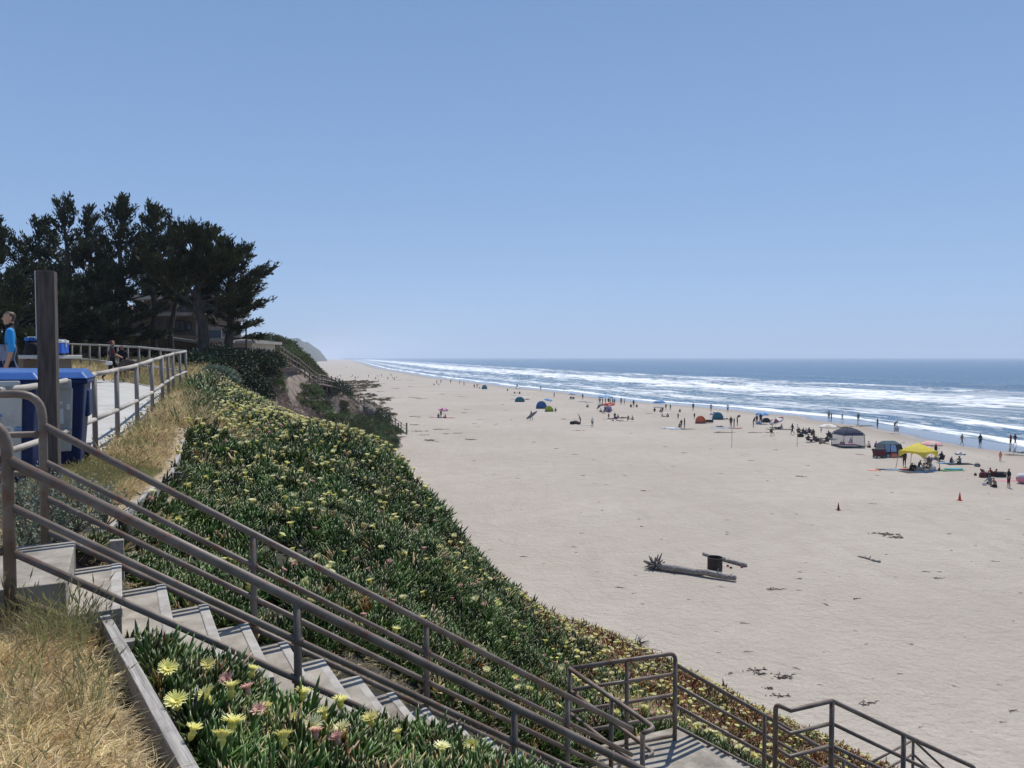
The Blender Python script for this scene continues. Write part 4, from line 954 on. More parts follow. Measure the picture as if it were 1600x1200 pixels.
# ------------------------------------------------------------------ cypress trees
def cypress(label, px, Y_, top_py, lean=(0, 0), wid=3.6, seed=0, low=.22, dens=1.0, r0=.28, wind=(.25, 0), flat=.0, bot_py=None, nl=30, top=.70):
    g = np.random.default_rng(seed); q = P(px, 560, Y_); gz_ = T(q.x, q.y) - .15
    ht = P(px, top_py + 15, Y_).z - gz_; t = empty('cypress_tree', (q.x, q.y, gz_), label=label, cat='tree', group='cypress trees around the house')
    n = 9; tr = [Vector((lean[0] * (i / (n - 1)) ** 1.3 + g.normal(0, .10) * (i > 0) * (i < n - 1), lean[1] * (i / (n - 1)) ** 1.3 + g.normal(0, .1) * (i > 0), ht * .985 * i / (n - 1))) for i in range(n)]
    MB().tube(tr, [r0 * (1.25 if i == 0 else 1) * (1 - .9 * i / (n - 1)) + .02 for i in range(n)], 9).build('trunk', MT['bark'], t, smooth=True)
    def at(f):
        f = min(max(f, 0), .999) * (n - 1); i = int(f); return tr[i].lerp(tr[i + 1], f - i)
    cs, ds, ls = [], [], []; limbs = MB()
    nl = int(nl * .92)
    for k in range(nl):
        f = low + (1 - low) * ((k + g.uniform(0, .8)) / nl) ** .95; az = k * 2.4 + g.normal(0, .4); p = at(f)
        shape = min(1, (1.05 - f) / top) ** .85; L = wid * shape * g.uniform(.55, 1.15) + .22
        el = .20 + 1.0 * f ** 2.4 + g.normal(0, .12) - flat; d = Vector((math.cos(az) * math.cos(el), math.sin(az) * math.cos(el), math.sin(el)))
        pts = [p]; dd = d.copy(); m_ = 6
        for j in range(1, m_ + 1):
            dd = (dd + Vector((wind[0] * .16, wind[1] * .16, (.06 if j < 3 else -.055 + .1 * f)))).normalized(); pts.append(pts[-1] + dd * L / m_)
        rl = r0 * .34 * (1 - f * .6)
        limbs.tube(pts, [max(.012, rl * (1 - j / m_ * .9)) for j in range(m_ + 1)], 5, cap=False)
        # the limb divides into slender side branches, each wrapped in narrow feathered sprays
        subs = [(pts, .38, 1.0)]
        for q_ in range(max(3, int(L * 2.6))):
            w_ = (.30 + .62 * (q_ + g.uniform(0, .8)) / max(3, int(L * 2.6))) * m_; i = int(w_); b0 = pts[i].lerp(pts[min(i + 1, m_)], w_ - i); dl = (pts[min(i + 1, m_)] - pts[max(i - 1, 0)]).normalized()
            side = dl.cross(Vector((0, 0, 1))).normalized() * (1 if q_ % 2 else -1); d2_ = (dl + side * g.uniform(.45, .95) + Vector((wind[0] * .3, wind[1] * .3, .10 + .25 * f + g.normal(0, .10)))).normalized(); L2 = (L * .46 + .12) * g.uniform(.6, 1.1) * (1.15 - .5 * w_ / m_)
            sp = [b0]
            for _k in range(4): d2_ = (d2_ + Vector((wind[0] * .10, 0, .04 + .07 * f))).normalized(); sp.append(sp[-1] + d2_ * L2 / 4)
            subs.append((sp, .12, .9))
            if g.uniform() < .8: limbs.tube(sp, [max(.008, rl * .4 * (1 - .22 * _k)) for _k in range(5)], 3, cap=False)
        for sp, st_, _q in subs:
            m2 = len(sp) - 1; ln = (sp[-1] - sp[0]).length
            for s in range(max(3, int((ln * 4.7 + 1.2) * dens * (1 - st_) * (1.05 - .3 * f)))):
                w_ = (st_ + (1 - st_) * g.uniform() ** .85) * m2; i = min(int(w_), m2 - 1); c_ = sp[i].lerp(sp[i + 1], w_ - i); dl = (sp[i + 1] - sp[i]).normalized(); t_ = 1 - .6 * w_ / m2
                cs.append(c_ + Vector((g.normal(0, .11 * t_), g.normal(0, .11 * t_), g.normal(0, .06 * t_) + .02))); ds.append((dl + Vector((0, 0, .12))).normalized()); ls.append(.36 + .16 * t_)
    for s in range(int(9 * dens)):       # leader
        f = g.uniform(.86, 1.0); cs.append(at(f) + Vector((g.normal(0, .12), g.normal(0, .12), 0))); ds.append(Vector((g.normal(0, .4) + wind[0], g.normal(0, .4), 1)).normalized()); ls.append(.4)
    limbs.build('limbs', MT['bark'], t, smooth=True)['kind'] = 'stuff'
    c_ = np.array([tuple(v) for v in cs]); d_ = np.array([tuple(v) for v in ds]); l_ = np.array(ls); K = 11
    c_ = np.repeat(c_, K, 0); d_ = np.repeat(d_, K, 0); l_ = np.repeat(l_, K)[:, None]; M_ = len(c_)
    dv = norm(d_ + g.normal(size=(M_, 3)) * np.array([.34, .34, .24])); st = c_ + d_ * l_ * g.uniform(-.55, .5, (M_, 1)) + g.normal(size=(M_, 3)) * np.array([.08, .08, .04])
    sv = norm(np.cross(dv, norm(np.array([0, 0, 1.0]) + g.normal(size=(M_, 3)) * .5))); Lk = l_ * g.uniform(.45, 1.0, (M_, 1)) * .8; wk = g.uniform(.028, .06, (M_, 1))
    V = np.stack([st, st + dv * Lk * .45 + sv * wk, st + dv * Lk, st + dv * Lk * .45 - sv * wk], 1).reshape(-1, 3)
    o = link('crown', mesh_np('crown', V, np.arange(4 * M_).reshape(M_, 4), MT['cypress']), parent=t); o['kind'] = 'stuff'
    return t
cypress('dark cypress cut by the left edge of the picture, behind the boy', -60, 40, 352, wid=4.2, seed=1, low=.06, dens=1.15, wind=(.1, 0))
cypress('cypress with a bent tip reaching left, second from the left edge', 10, 44, 346, lean=(-.5, 0), wid=4.0, seed=2, low=.05, dens=1.1, wind=(-.2, 0))
cypress('broad cypress standing straight behind the sign post', 68, 47, 336, wid=3.6, seed=3, low=.05, dens=1.1)
cypress('tall cypress with forked tip, tallest on the left of the group', 112, 45, 303, lean=(-.3, 0), wid=3.0, seed=4, low=.08, dens=1.1, wind=(-.15, 0))
cypress('slim cypress squeezed between the two tallest ones', 145, 49, 320, wid=2.6, seed=5, low=.1, dens=1.05)
cypress('tall pointed cypress in the middle of the group above the big house', 192, 46, 301, wid=3.2, seed=6, low=.40, dens=1.3)
cypress('tall cypress with bare lower trunk, right of the middle one', 243, 46, 315, lean=(-.1, 0), wid=3.0, seed=7, low=.40, dens=1.25, r0=.2)
cypress('lower cypress between the tall group and the wind-swept pair', 272, 49, 352, wid=3.0, seed=8, low=.42, dens=1.25, r0=.2)
cypress('thick-trunked cypress with open layered crown in front of the house', 318, 41, 366, lean=(-.3, 0), wid=3.3, seed=9, low=.42, dens=1.3, r0=.36, wind=(.35, 0), flat=.1, nl=34, top=.34)
cypress('outermost cypress with flat boughs swept right towards the sea', 357, 43, 386, lean=(.25, 0), wid=2.25, seed=10, low=.27, dens=1.25, r0=.30, wind=(.55, 0), flat=.14, nl=38, top=.30)
cypress('dark cypress standing behind the middle of the house', 236, 66, 395, wid=5, seed=21, low=.1, dens=1.2)
cypress('dark cypress standing behind the right part of the house', 292, 68, 415, wid=5, seed=22, low=.1, dens=1.2)
cypress('dark cypress low behind the white fence, far left of the house', 90, 42, 420, wid=3.3, seed=11, low=.02, dens=1.2)
cypress('dense low cypress filling the gap left of the house', 160, 43, 410, wid=3.0, seed=12, low=.04, dens=1.1)
cypress('dense low cypress behind the bins at the left edge', 25, 37, 432, wid=3.2, seed=13, low=.02, dens=1.2)

# ------------------------------------------------------------------ the house behind the trees
hs = P(240, 560, 54); house = empty('house', (hs.x, hs.y, T(hs.x, hs.y)), label='large brown stucco house with flat roofs behind the cypress trees', cat='house')
HB = house.location
def hbox(nm, x0, y0, x1, y1, Y_, dep, mt, par=None, fw=0):
    a, b_ = P(x0, y1, Y_), P(x1, y0, Y_); c_ = Vector(((a.x + b_.x) / 2, Y_ + dep / 2, (a.z + b_.z) / 2)) - HB
    o = MB().box(c_, (b_.x - a.x, dep, b_.z - a.z)).build(nm, MT[mt], par or house)
    return o
def window(x0, y0, x1, y1, Y_, n, par=None):
    fr = MB(); a, b_ = P(x0, y1, Y_), P(x1, y0, Y_); w = b_.x - a.x; h = b_.z - a.z; c_ = Vector(((a.x + b_.x) / 2, Y_ - .05, (a.z + b_.z) / 2)) - HB; t_ = .07
    fr.box(c_ + Vector((0, 0, h / 2)), (w + t_, .12, t_)); fr.box(c_ - Vector((0, 0, h / 2)), (w + t_, .16, t_))
    for i in range(n + 1): fr.box(c_ + Vector((-w / 2 + w * i / n, 0, 0)), (t_, .12, h - t_))
    f_ = fr.build('window', MT['window_frame'], par or house)
    for i in range(n):
        MB().box(c_ + Vector((-w / 2 + w * (i + .5) / n, .03, 0)), (w / n - t_, .02, h - t_)).build('pane', MT['window_glass'], f_)
hbox('ground_floor_wall', 100, 524, 316, 590, 52, 9, 'stucco'); hbox('middle_floor_wall', 165, 493, 306, 524, 54, 9, 'stucco'); hbox('upper_floor_wall', 225, 468, 346, 489, 57, 6, 'stucco')
hbox('balcony_slab', 140, 488, 312, 493, 53.3, 9.6, 'roof_edge'); hbox('roof', 205, 461, 356, 467, 56, 8, 'roof_edge'); hbox('lower_roof_edge', 92, 520, 235, 524.5, 51.4, 10, 'roof_edge')
lr = MB(); a = P(228, 521, 51.6) - HB; b_ = P(318, 534, 51.6) - HB
lr._add([a, b_, b_ + Vector((0, 0, -.18)), a + Vector((0, 0, -.18)), a + Vector((0, 6, .0)), b_ + Vector((0, 6, 0)), b_ + Vector((0, 6, -.18)), a + Vector((0, 6, -.18))], [(0, 3, 2, 1), (0, 1, 5, 4), (3, 7, 6, 2), (4, 5, 6, 7), (1, 2, 6, 5), (0, 4, 7, 3)]); lr.build('sloping_roof', MT['roof_edge'], house)
window(262, 502, 270, 517, 54, 1); window(275, 501, 289, 517, 54, 2); window(292, 504, 299, 515, 54, 1); window(246, 500, 252, 505, 54, 1); window(190, 500, 196, 505, 54, 1); window(296, 543, 309, 554, 52, 1)
window(283, 470, 292, 488, 57, 1); window(302, 470, 320, 488, 57, 3); window(324, 472, 345, 488, 57, 3)
bl = MB()
for i in range(14): p_ = P(285 + i * 2.1, 490, 53.4) - HB; bl.box(p_ + Vector((0, 0, .35)), (.03, .03, .9))
p0, p1 = P(284, 478, 53.4) - HB, P(314, 478, 53.4) - HB; bl.tube([p0, p1], .03, 6); bl.build('balcony_railing', MT['dark_trim'], house)
hbox('balcony_glass', 322, 516, 346, 528, 50, .06, 'window_glass')
hbox('light_wing_wall', 318, 535, 346, 585, 50.5, 8, 'stucco_light'); hbox('garden_wing_wall', 352, 536.5, 394, 580, 52, 5, 'stucco_light'); hbox('wing_roof', 306, 528, 352, 535, 49.8, 9, 'roof_edge'); hbox('wing_roof', 346, 532, 399, 536.5, 51.6, 6, 'roof_edge')
window(317, 544, 322, 557, 50.5, 1); window(326, 544, 344, 557, 50.5, 4); window(367, 544, 386, 559, 52, 4)
def side(nm, label, cat, x0, y0, x1, y1, Y_, dep, mt):
    a, b_ = P(x0, y1, Y_), P(x1, y0, Y_); e_ = empty(nm, ((a.x + b_.x) / 2, Y_ + dep / 2, a.z), label=label, cat=cat); return e_, b_.x - a.x, b_.z - a.z
# garden fence and gate beside the house
f_, w, h = side('garden_fence', 'brown board fence with a thin top rail right of the house', 'fence', 388, 546, 420, 566, 60, .1, 'garden_wood')
nb = 14
for i in range(nb): MB().box((-w / 2 + w * (i + .5) / nb, 0, h / 2 - .3), (w / nb - .012, .03, h + .6)).build('board', MT['garden_wood'], f_)
MB().box((0, -.02, h + .03), (w + .1, .08, .06)).build('top_rail', MT['garden_wood'], f_)
f_, w, h = side('gate_post', 'white gate post at the head of the wooden beach stairs', 'post', 420, 552, 422.5, 569, 61.5, .15, 'terrace_white')
MB().box((0, 0, h / 2), (w, .15, h)).build('post', MT['terrace_white'], f_); MB().box((0, 0, h + .03), (w + .06, .21, .06)).build('cap', MT['terrace_white'], f_); MB().box((.55, .2, h * .45), (.8, .05, h * .7)).build('gate_panel', MT['garden_wood'], f_)
# terrace furniture: low white sofas and a table
def sofa(label, px, py, Y_, w, rz_=0.):
    q = P(px, py, Y_); s = empty('garden_sofa', (q.x, q.y, q.z), rz_, label, 'garden sofa', 'white sofas on the terrace')
    for nm, c_, d_ in (('seat', (0, 0, .30), (w, .8, .22)), ('backrest', (0, .36, .58), (w, .18, .45)), ('armrest', (-w / 2 - .07, 0, .38), (.14, .8, .42)), ('armrest', (w / 2 + .07, 0, .38), (.14, .8, .42))): bevel(MB().box(c_, d_).build(nm, MT['terrace_white'], s), .03)
    for sx in (-1, 1):
        for sy in (-1, 1): MB().box((sx * w * .45, sy * .34, .095), (.06, .06, .19)).build('leg', MT['garden_wood'], s)
sofa('long white sofa under the garden window', 372, 572.5, 48.5, 1.5); sofa('white armchair-sized sofa in the middle of the terrace', 391, 572.5, 50, .8); sofa('white sofa at the seaward end of the terrace', 405, 571, 52, 1.1)
tr_ = MB(); a, b_ = P(352, 574, 47.5), P(402, 573, 50)
d_ = b_ - a; tr_.box((0, 0, -.15), (d_.length, 5.0, .3), rz=math.atan2(d_.y, d_.x)); o = tr_.build('terrace', MT['stucco'], None, loc=(a + b_) / 2 + Vector((0, 2.6, -.05))); tag(o, kind='structure')
lp = P(385.5, 600, 44); lampp = empty('garden_pole', (lp.x, lp.y, T(lp.x, lp.y) - .1), label='thin dark pole standing on the bank in front of the terrace', cat='pole')
MB().tube([(0, 0, 0), (0, 0, 2.6)], .045, 8).build('shaft', MT['dark_trim'], lampp); MB().tube([(0, 0, 2.6), (0, 0, 2.66)], .07, 8).build('cap', MT['dark_trim'], lampp)
lp = P(423.5, 540, 66); fl_ = empty('flag_pole', (lp.x, lp.y, T(lp.x, lp.y)), label='thin pale pole rising beside the gate at the right of the house', cat='pole')
zt = P(423, 520, 66).z - fl_.location.z; MB().tube([(0, 0, 0), (0, 0, zt)], [.04, .025], 8).build('shaft', MT['fence_rail'], fl_); MB().tube([(0, 0, zt), (0, 0, zt + .06)], .05, 8).build('finial', MT['fence_rail'], fl_)

# ------------------------------------------------------------------ bushes and scrub on the far bank
def bush_cover(name, label, boxes, st, srcs, test, sc, lift=0., cat='scrub'):
    P_, Sc = [], []
    for (x0, x1, y0, y1) in boxes:
        x, y = fill(x0, x1, y0, y1, st); z = terr(x, y); k = (z > sandz(x, y) + .1) & (to_px(x, y, z)[0] < 618) & in_view(x, y, z) & test(x, y, z) & ~near_stairs(x, y); P_.append(np.stack([x, y, z + lift], 1)[k])
    P_ = np.concatenate(P_)
    r_ = np.stack([rng.normal(0, .2, len(P_)), rng.normal(0, .2, len(P_)), rng.uniform(0, 6.28, len(P_))], 1)
    print(name, len(P_)); return scatter(name, P_, r_, sc * rng.uniform(.6, 1.4, len(P_)), rng.integers(0, len(srcs), len(P_)), srcs, None, label, cat)
BG = [src('bush', leafy(420, .5, .42, .10, .028, s, 'bush_green')) for s in range(3)]; BO = [src('bush', leafy(420, .5, .45, .10, .028, 10 + s, 'bush_olive')) for s in range(3)]
_wsl = [(P(*a).x, P(*a).y) for a in [(424, 566, 63), (446, 578, 70), (458, 584, 73), (488, 606, 81), (494, 606, 82), (516, 610, 88), (528, 613, 91), (552, 634, 95), (562, 640, 97), (578, 645, 100), (602, 664, 104), (629, 684, 109)]]
def near_stairs(x, y, r=1.5):
    m_ = np.full(x.shape, 1e9)
    for a, b_ in zip(_wsl[:-1], _wsl[1:]):
        a = np.array(a); d_ = np.array(b_) - a; t = np.clip(((x - a[0]) * d_[0] + (y - a[1]) * d_[1]) / (d_ @ d_), 0, 1); m_ = np.minimum(m_, np.hypot(x - a[0] - t * d_[0], y - a[1] - t * d_[1]))
    return m_ < r
BDk = [src('bush', leafy(420, .5, .45, .10, .028, 20 + s, 'bush_dark')) for s in range(3)]; BDr = [src('bush', leafy(220, .4, .18, .10, .016, 30 + s, 'bush_dry')) for s in range(3)]; BR = [src('bush', leafy(260, .5, .22, .09, .03, 40 + s, 'mat_rust')) for s in range(3)]
def pxof(x, y, z): return to_px(x, y, z)
def t_ridge(x, y, z):
    a, b_ = pxof(x, y, z); return (y > 63) & (a > 395) & (a < 520) & (b_ < 560 + (a - 420) * .55 + 10 * vnoise(x / 3, y / 3, 2))
bush_cover('ridge_bushes', 'dense olive-green bushes covering the ridge beyond the house', [(-60, -14, 60, 140)], .75, BO + BG[:1], t_ridge, 1.9, .3, 'bushes')
def t_green(x, y, z):
    a, b_ = pxof(x, y, z); s_ = (b_ - 572) - (a - 415) * .62
    return (y > 40) & ~t_ridge(x, y, z) & (((s_ > -12) & (s_ < 26) & (a > 408)) | (fbm(x / 5, y / 5, 3, 101) > .27 - .35 * (a > 520)))
def t_brown(x, y, z): return (y > 36) & ~t_ridge(x, y, z) & ~t_green(x, y, z)
bush_cover('bank_ground_cover', 'green trailing plants in patches on the bank below the wooden stairs', [(-34, -8, 36, 125)], .5, [BG[0], BG[1], BO[0], BG[2]], t_green, 1.15, .02)
bush_cover('dry_scrub', 'grey-brown dry scrub covering the bank below the house', [(-30, -6, 36, 125)], .42, BDr, t_brown, 1.1, .0)
# low rusty mats on the sand beyond the stairs
x, y = [], []
for (cx, cy, ax_, ay_, k_) in [(P(575, 622, 1).x, 0, 0, 0, 0)]: pass
pts = []
for (a, b_, ra, rb) in ((560, 605, 14, 26), (545, 598, 22, 26), (585, 628, 7, 14), (575, 636, 6, 14), (595, 642, 4, 10), (560, 620, 9, 12), (540, 612, 12, 12), (608, 648, 3, 5)):
    q = G(a, b_)
    for _ in range(int(ra * rb * .45)):
        w = rng.uniform(0, 6.28); r_ = math.sqrt(rng.uniform()); xx_ = q.x + ra * r_ * math.cos(w) * .55; yy_ = q.y + rb * r_ * math.sin(w); pts.append((xx_, yy_, float(sandz(xx_, yy_)[0]) - .05 + .35 * (1 - r_)))
pts = np.array(pts); scatter('low_dune_mats', pts, np.stack([pts[:, 0] * 0, pts[:, 0] * 0, rng.uniform(0, 6.28, len(pts))], 1), rng.uniform(.8, 1.9, len(pts)), rng.integers(0, 7, len(pts)), BR + BR[:2] + BDr[:1] + BO[:1], None, 'low rusty and olive plant mats on the sand beyond the wooden stairs', 'ground cover')
# single bushes
def bush(label, px, py, Y_, rx, rz_, mt, seed, n=3600, group=None):
    q = P(px, py, Y_); g_ = T(q.x, q.y); e_ = empty('bush', (q.x, q.y, max(g_, 0)), label=label, cat='bush', group=group)
    st_ = MB(); rg = random.Random(seed)
    for i in range(7): a = rg.uniform(0, 6.28); st_.tube([(0, 0, -.2), (math.cos(a) * rx * .3, math.sin(a) * rx * .3, rz_ * .4), (math.cos(a) * rx * .45, math.sin(a) * rx * .45, rz_ * .5)], [.05, .035, .01], 5)
    st_.build('stems', MT['bark'], e_)['kind'] = 'stuff'
    o = link('foliage', leafy(n, rx, rz_, .16, .045, seed, mt), parent=e_); o['kind'] = 'stuff'
bush('dark rounded bush under the thick-trunked cypress', 345, 600, 38, 1.9, 1.2, 'bush_dark', 201); bush('dark bush right of the thin pole on the bank', 402, 597, 46, 1.5, 1.2, 'bush_dark', 202)
bush('large dark bush sprawling down the bank from the trees', 378, 612, 37, 1.7, 1.3, 'bush_dark', 203, 4200); bush('dark bush between the fence corner and the trees', 312, 592, 33, 1.5, .9, 'bush_dark', 204)
bush('grey twiggy bush where the dry grass meets the ice plant', 338, 615, 27, .8, .55, 'sage_leaf', 205, 2600); bush('dark green bush at the lower end of the bank beside the boulders', 590, 672, 99, 2.2, 1.9, 'bush_dark', 206)
bush('dark bush just above the boulders', 525, 668, 88, 2.6, 2.0, 'bush_dark', 207); bush('round green bush near the foot of the wooden stairs', 612, 672, 105, 1.5, 1.1, 'bush_green', 208)
bush('dark bush hiding the front of the terrace', 392, 590, 45, 1.6, 1.0, 'bush_dark', 211); bush('dark bush at the seaward corner of the terrace', 414, 584, 49, 1.5, 1.1, 'bush_dark', 212)
bush('bright green bush behind the garden fence', 408, 541, 70, 2.4, 1.8, 'bush_green', 209); bush('green bush beside the upper gate', 436, 545, 80, 2.8, 1.8, 'bush_green', 210)
def boulder(label, px, py, Y_, s, seed):
    q = P(px, py, Y_); g = np.random.default_rng(seed); bm = MB(); bm.lathe((0, 0, 0), [(.01, -.5)] + [(math.cos(t) * 1, math.sin(t) * .75) for t in np.linspace(-.6, 1.5, 7)] + [(.01, .76)], 11)
    v = np.array(bm.v); v *= 1 + .22 * fbm(v[:, 0] * 1.3 + seed, v[:, 1] * 1.3 + v[:, 2], 3, seed)[:, None]; bm.v = [tuple(x_ * s) for x_ in v]
    o = bm.build('boulder', MT['rock'], None, smooth=False, loc=(q.x, q.y, max(float(sandz(q.x, q.y)[0]), T(q.x, q.y)) + s * .2)); tag(o, label, 'boulder', 'boulders at the foot of the bank')
boulder('pale boulder, highest of the rocks at the foot of the bank', 550, 663, 92, 1.35, 1); boulder('grey-green boulder in the middle of the rocks', 556, 677, 94, 1.0, 2); boulder('large low brown boulder on the sand at the bank foot', 545, 690, 95, 1.6, 3); boulder('brown rock half hidden behind the lowest bushes', 572, 672, 98, 1.3, 4)

# ------------------------------------------------------------------ wooden beach stairs on the far bank
ws = [P(424, 566, 63), P(446, 578, 70), P(458, 584, 73), P(488, 606, 81), P(494, 606, 82), P(516, 610, 88), P(528, 613, 91), P(552, 634, 95), P(562, 640, 97), P(578, 645, 100), P(602, 664, 104), P(629, 684, 109)]
wst = empty('wooden_stairway', (ws[5].x, ws[5].y, ws[5].z), label='grey timber stairway with railings zigzagging down the far bank to the beach', cat='stairway')
W0 = wst.location.copy(); wst.location.z += .4
for i in range(len(ws) - 1):
    a, b_ = ws[i] - W0, ws[i + 1] - W0; a.z = max(a.z, -W0.z + .1); b_.z = max(b_.z, -W0.z + .05); d_ = b_ - a; hz = Vector((d_.x, d_.y, 0)); pr = Vector((-hz.y, hz.x, 0)).normalized() * .65
    for s in (-1, 1):
        for h_ in (1.0, .55): MB().tube([a + pr * s + Vector((0, 0, h_)), b_ + pr * s + Vector((0, 0, h_))], .05, 4).build('handrail' if h_ > .9 else 'mid_rail', MT['step_wood'], wst)
        MB().tube([a + pr * s + Vector((0, 0, -.05)), b_ + pr * s + Vector((0, 0, -.05))], .12, 4).build('stringer', MT['step_wood_dark'], wst)
        n_ = max(1, round(d_.length / 2.0))
        for k in range(n_): p_ = a + d_ * (k / n_) + pr * s; MB().box(p_ + Vector((0, 0, .2)), (.12, .12, 1.9)).build('post', MT['step_wood_dark'], wst)
    n_ = max(2, round(max(abs(d_.z) / .19, d_.length / .32 * (abs(d_.z) < .6))))
    for k in range(n_): p_ = a + d_ * ((k + .5) / n_); MB().box(p_, (1.3, d_.length / n_ * .9 + .06, .05), rz=math.atan2(hz.y, hz.x) - math.pi / 2).build('tread', MT['step_wood'], wst)
for k in (0, 1):
    p_ = ws[-1] - W0; p_.z = -W0.z; MB().box(p_ + Vector((-.6 + 1.2 * k, 0, .75)), (.2, .2, 1.7)).build('newel_post', MT['step_wood_dark'], wst)
# ------------------------------------------------------------------ people
def limbset(sh=.18, head_fwd=.02):
    return None
def pose_joints(kind):
    """joint name -> (x, y, z, radius); the figure looks along +y and is 1.72 tall when standing"""
    J = dict(pel=(0, 0, .95, .135), wai=(0, .0, 1.10, .115), che=(0, .0, 1.30, .135), nek=(0, .0, 1.46, .055), jaw=(0, .025, 1.55, .070), crn=(0, .0, 1.625, .092), top=(0, -.005, 1.70, .066))
    for s, n in ((-1, 'L'), (1, 'R')):
        J['sh' + n] = (s * .17, 0, 1.39, .062); J['el' + n] = (s * .22, -.02, 1.13, .042); J['wr' + n] = (s * .23, .05, .90, .030); J['ha' + n] = (s * .225, .08, .80, .026)
        J['hi' + n] = (s * .085, 0, .88, .095); J['kn' + n] = (s * .10, .02, .49, .058); J['an' + n] = (s * .105, -.02, .09, .038); J['to' + n] = (s * .12, .13, .035, .030)
    def mv(keys, dx=0, dy=0, dz=0):
        for k in keys: x, y, z, r = J[k]; J[k] = (x + dx, y + dy, z + dz, r)
    def rotx(keys, piv, a):
        for k in keys:
            x, y, z, r = J[k]; y -= piv[1]; z -= piv[2]; J[k] = (x, piv[1] + y * math.cos(a) - z * math.sin(a), piv[2] + y * math.sin(a) + z * math.cos(a), r)
    up = ['wai', 'che', 'nek', 'jaw', 'crn', 'top', 'shL', 'shR', 'elL', 'elR', 'wrL', 'wrR', 'haL', 'haR']; arm = lambda n: ['el' + n, 'wr' + n, 'ha' + n]; leg = lambda n: ['kn' + n, 'an' + n, 'to' + n]
    if kind == 'walk':
        rotx(leg('L'), J['hiL'], .42); rotx(['anL', 'toL'], J['knL'], -.18); rotx(leg('R'), J['hiR'], -.30); rotx(['anR', 'toR'], J['knR'], -.35); rotx(arm('L'), J['shL'], -.4); rotx(arm('R'), J['shR'], .4); rotx(['wrR', 'haR'], J['elR'], .4)
        mv(J.keys(), dz=-.045)
    elif kind == 'stand2':
        rotx(['wrR', 'haR'], J['elR'], 1.6); rotx(['wrL', 'haL'], J['elL'], .5); mv(['anL', 'toL'], dx=-.06)
    elif kind == 'hold':
        rotx(arm('R'), J['shR'], -.1); mv(['elR', 'wrR', 'haR'], dx=.12); rotx(['wrR', 'haR'], J['elR'], .5); rotx(leg('L'), J['hiL'], .3); rotx(leg('R'), J['hiR'], -.2)
    elif kind == 'bend':
        rotx(up, J['pel'], -.95); rotx(arm('L'), J['shL'], .9); rotx(arm('R'), J['shR'], .75); mv(['kn' + 'L', 'knR'], dy=.06)
    elif kind == 'lean':
        rotx(up, J['pel'], -.42); rotx(arm('L'), J['shL'], .6); rotx(arm('R'), J['shR'], .5)
    elif kind == 'armsup':
        rotx(arm('L'), J['shL'], 2.4); rotx(arm('R'), J['shR'], 2.2); rotx(['wrL', 'haL'], J['elL'], .5)
    elif kind in ('sit', 'sitback', 'chair'):
        rotx(leg('L'), J['hiL'], 1.35 if kind != 'chair' else 1.5); rotx(leg('R'), J['hiR'], 1.25 if kind != 'chair' else 1.5)
        if kind == 'sit':
            for n in 'LR': rotx(['kn' + n, 'an' + n, 'to' + n], J['hi' + n], .55); rotx(['an' + n, 'to' + n], J['kn' + n], -2.05)
            rotx(up, J['pel'], -.28); rotx(arm('L'), J['shL'], 1.0); rotx(arm('R'), J['shR'], .9)
        elif kind == 'sitback':
            for n in 'LR': rotx(['to' + n], J['an' + n], .2); rotx(['an' + n, 'to' + n], J['kn' + n], .1); rotx(leg(n), J['hi' + n], .22)
            rotx(up, J['pel'], .35); rotx(arm('L'), J['shL'], -.7); rotx(arm('R'), J['shR'], -.7)
        else:
            for n in 'LR': rotx(['an' + n, 'to' + n], J['kn' + n], -1.35); rotx(arm(n), J['sh' + n], .35); rotx(['wr' + n, 'ha' + n], J['el' + n], .9)
            rotx(up, J['pel'], .25)
        zmin = {'sit': .13, 'sitback': .13, 'chair': .40}[kind]; mv(list(J.keys()), dz=zmin - J['pel'][2])
    elif kind == 'lie':
        a = math.pi / 2 - .06; rotx(list(J.keys()), (0, 0, 0), a); mv(list(J.keys()), dz=.13, dy=.85); rotx(['knL', 'anL', 'toL'], J['hiL'], .35); rotx(['anL', 'toL'], J['knL'], -.8)
    return J
BONES = [('pel', 'wai'), ('wai', 'che'), ('che', 'nek'), ('nek', 'jaw'), ('jaw', 'crn'), ('crn', 'top')] + [b_ for n in 'LR' for b_ in (('che', 'sh' + n), ('sh' + n, 'el' + n), ('el' + n, 'wr' + n), ('wr' + n, 'ha' + n), ('pel', 'hi' + n), ('hi' + n, 'kn' + n), ('kn' + n, 'an' + n), ('an' + n, 'to' + n))]
SLOTS = ('skin', 'hair', 'torso', 'sleeve', 'forearm', 'hips', 'shin')
def zone(b_):
    a, c = b_
    if a in ('jaw', 'nek', 'crn') or c == 'jaw': return 0
    if a in ('pel',) and c == 'wai': return 2
    if a in ('wai', 'che') and c in ('che', 'nek'): return 2
    if c.startswith('sh'): return 2
    if c.startswith('el'): return 3
    if c.startswith('wr'): return 4
    if c.startswith('ha'): return 0
    if c.startswith('hi') or c.startswith('kn'): return 5
    if c.startswith('an'): return 6
    return 0
def skin_mesh(name, pts, edges, radii, root, sub=1):
    me = bpy.data.meshes.new('tmp'); me.from_pydata(pts, edges, []); ob = bpy.data.objects.new('tmp', me); C.objects.link(ob)
    ob.modifiers.new('skin', 'SKIN').use_smooth_shade = True; s = ob.modifiers.new('sub', 'SUBSURF'); s.levels = sub; s.render_levels = sub
    for i, r in enumerate(radii): d = me.skin_vertices[0].data[i]; d.radius = (r, r) if not hasattr(r, '__len__') else r; d.use_root = (i == root)
    bpy.context.view_layer.update(); m_ = bpy.data.meshes.new_from_object(ob.evaluated_get(bpy.context.evaluated_depsgraph_get())); m_.name = name
    bpy.data.objects.remove(ob); bpy.data.meshes.remove(me); return m_
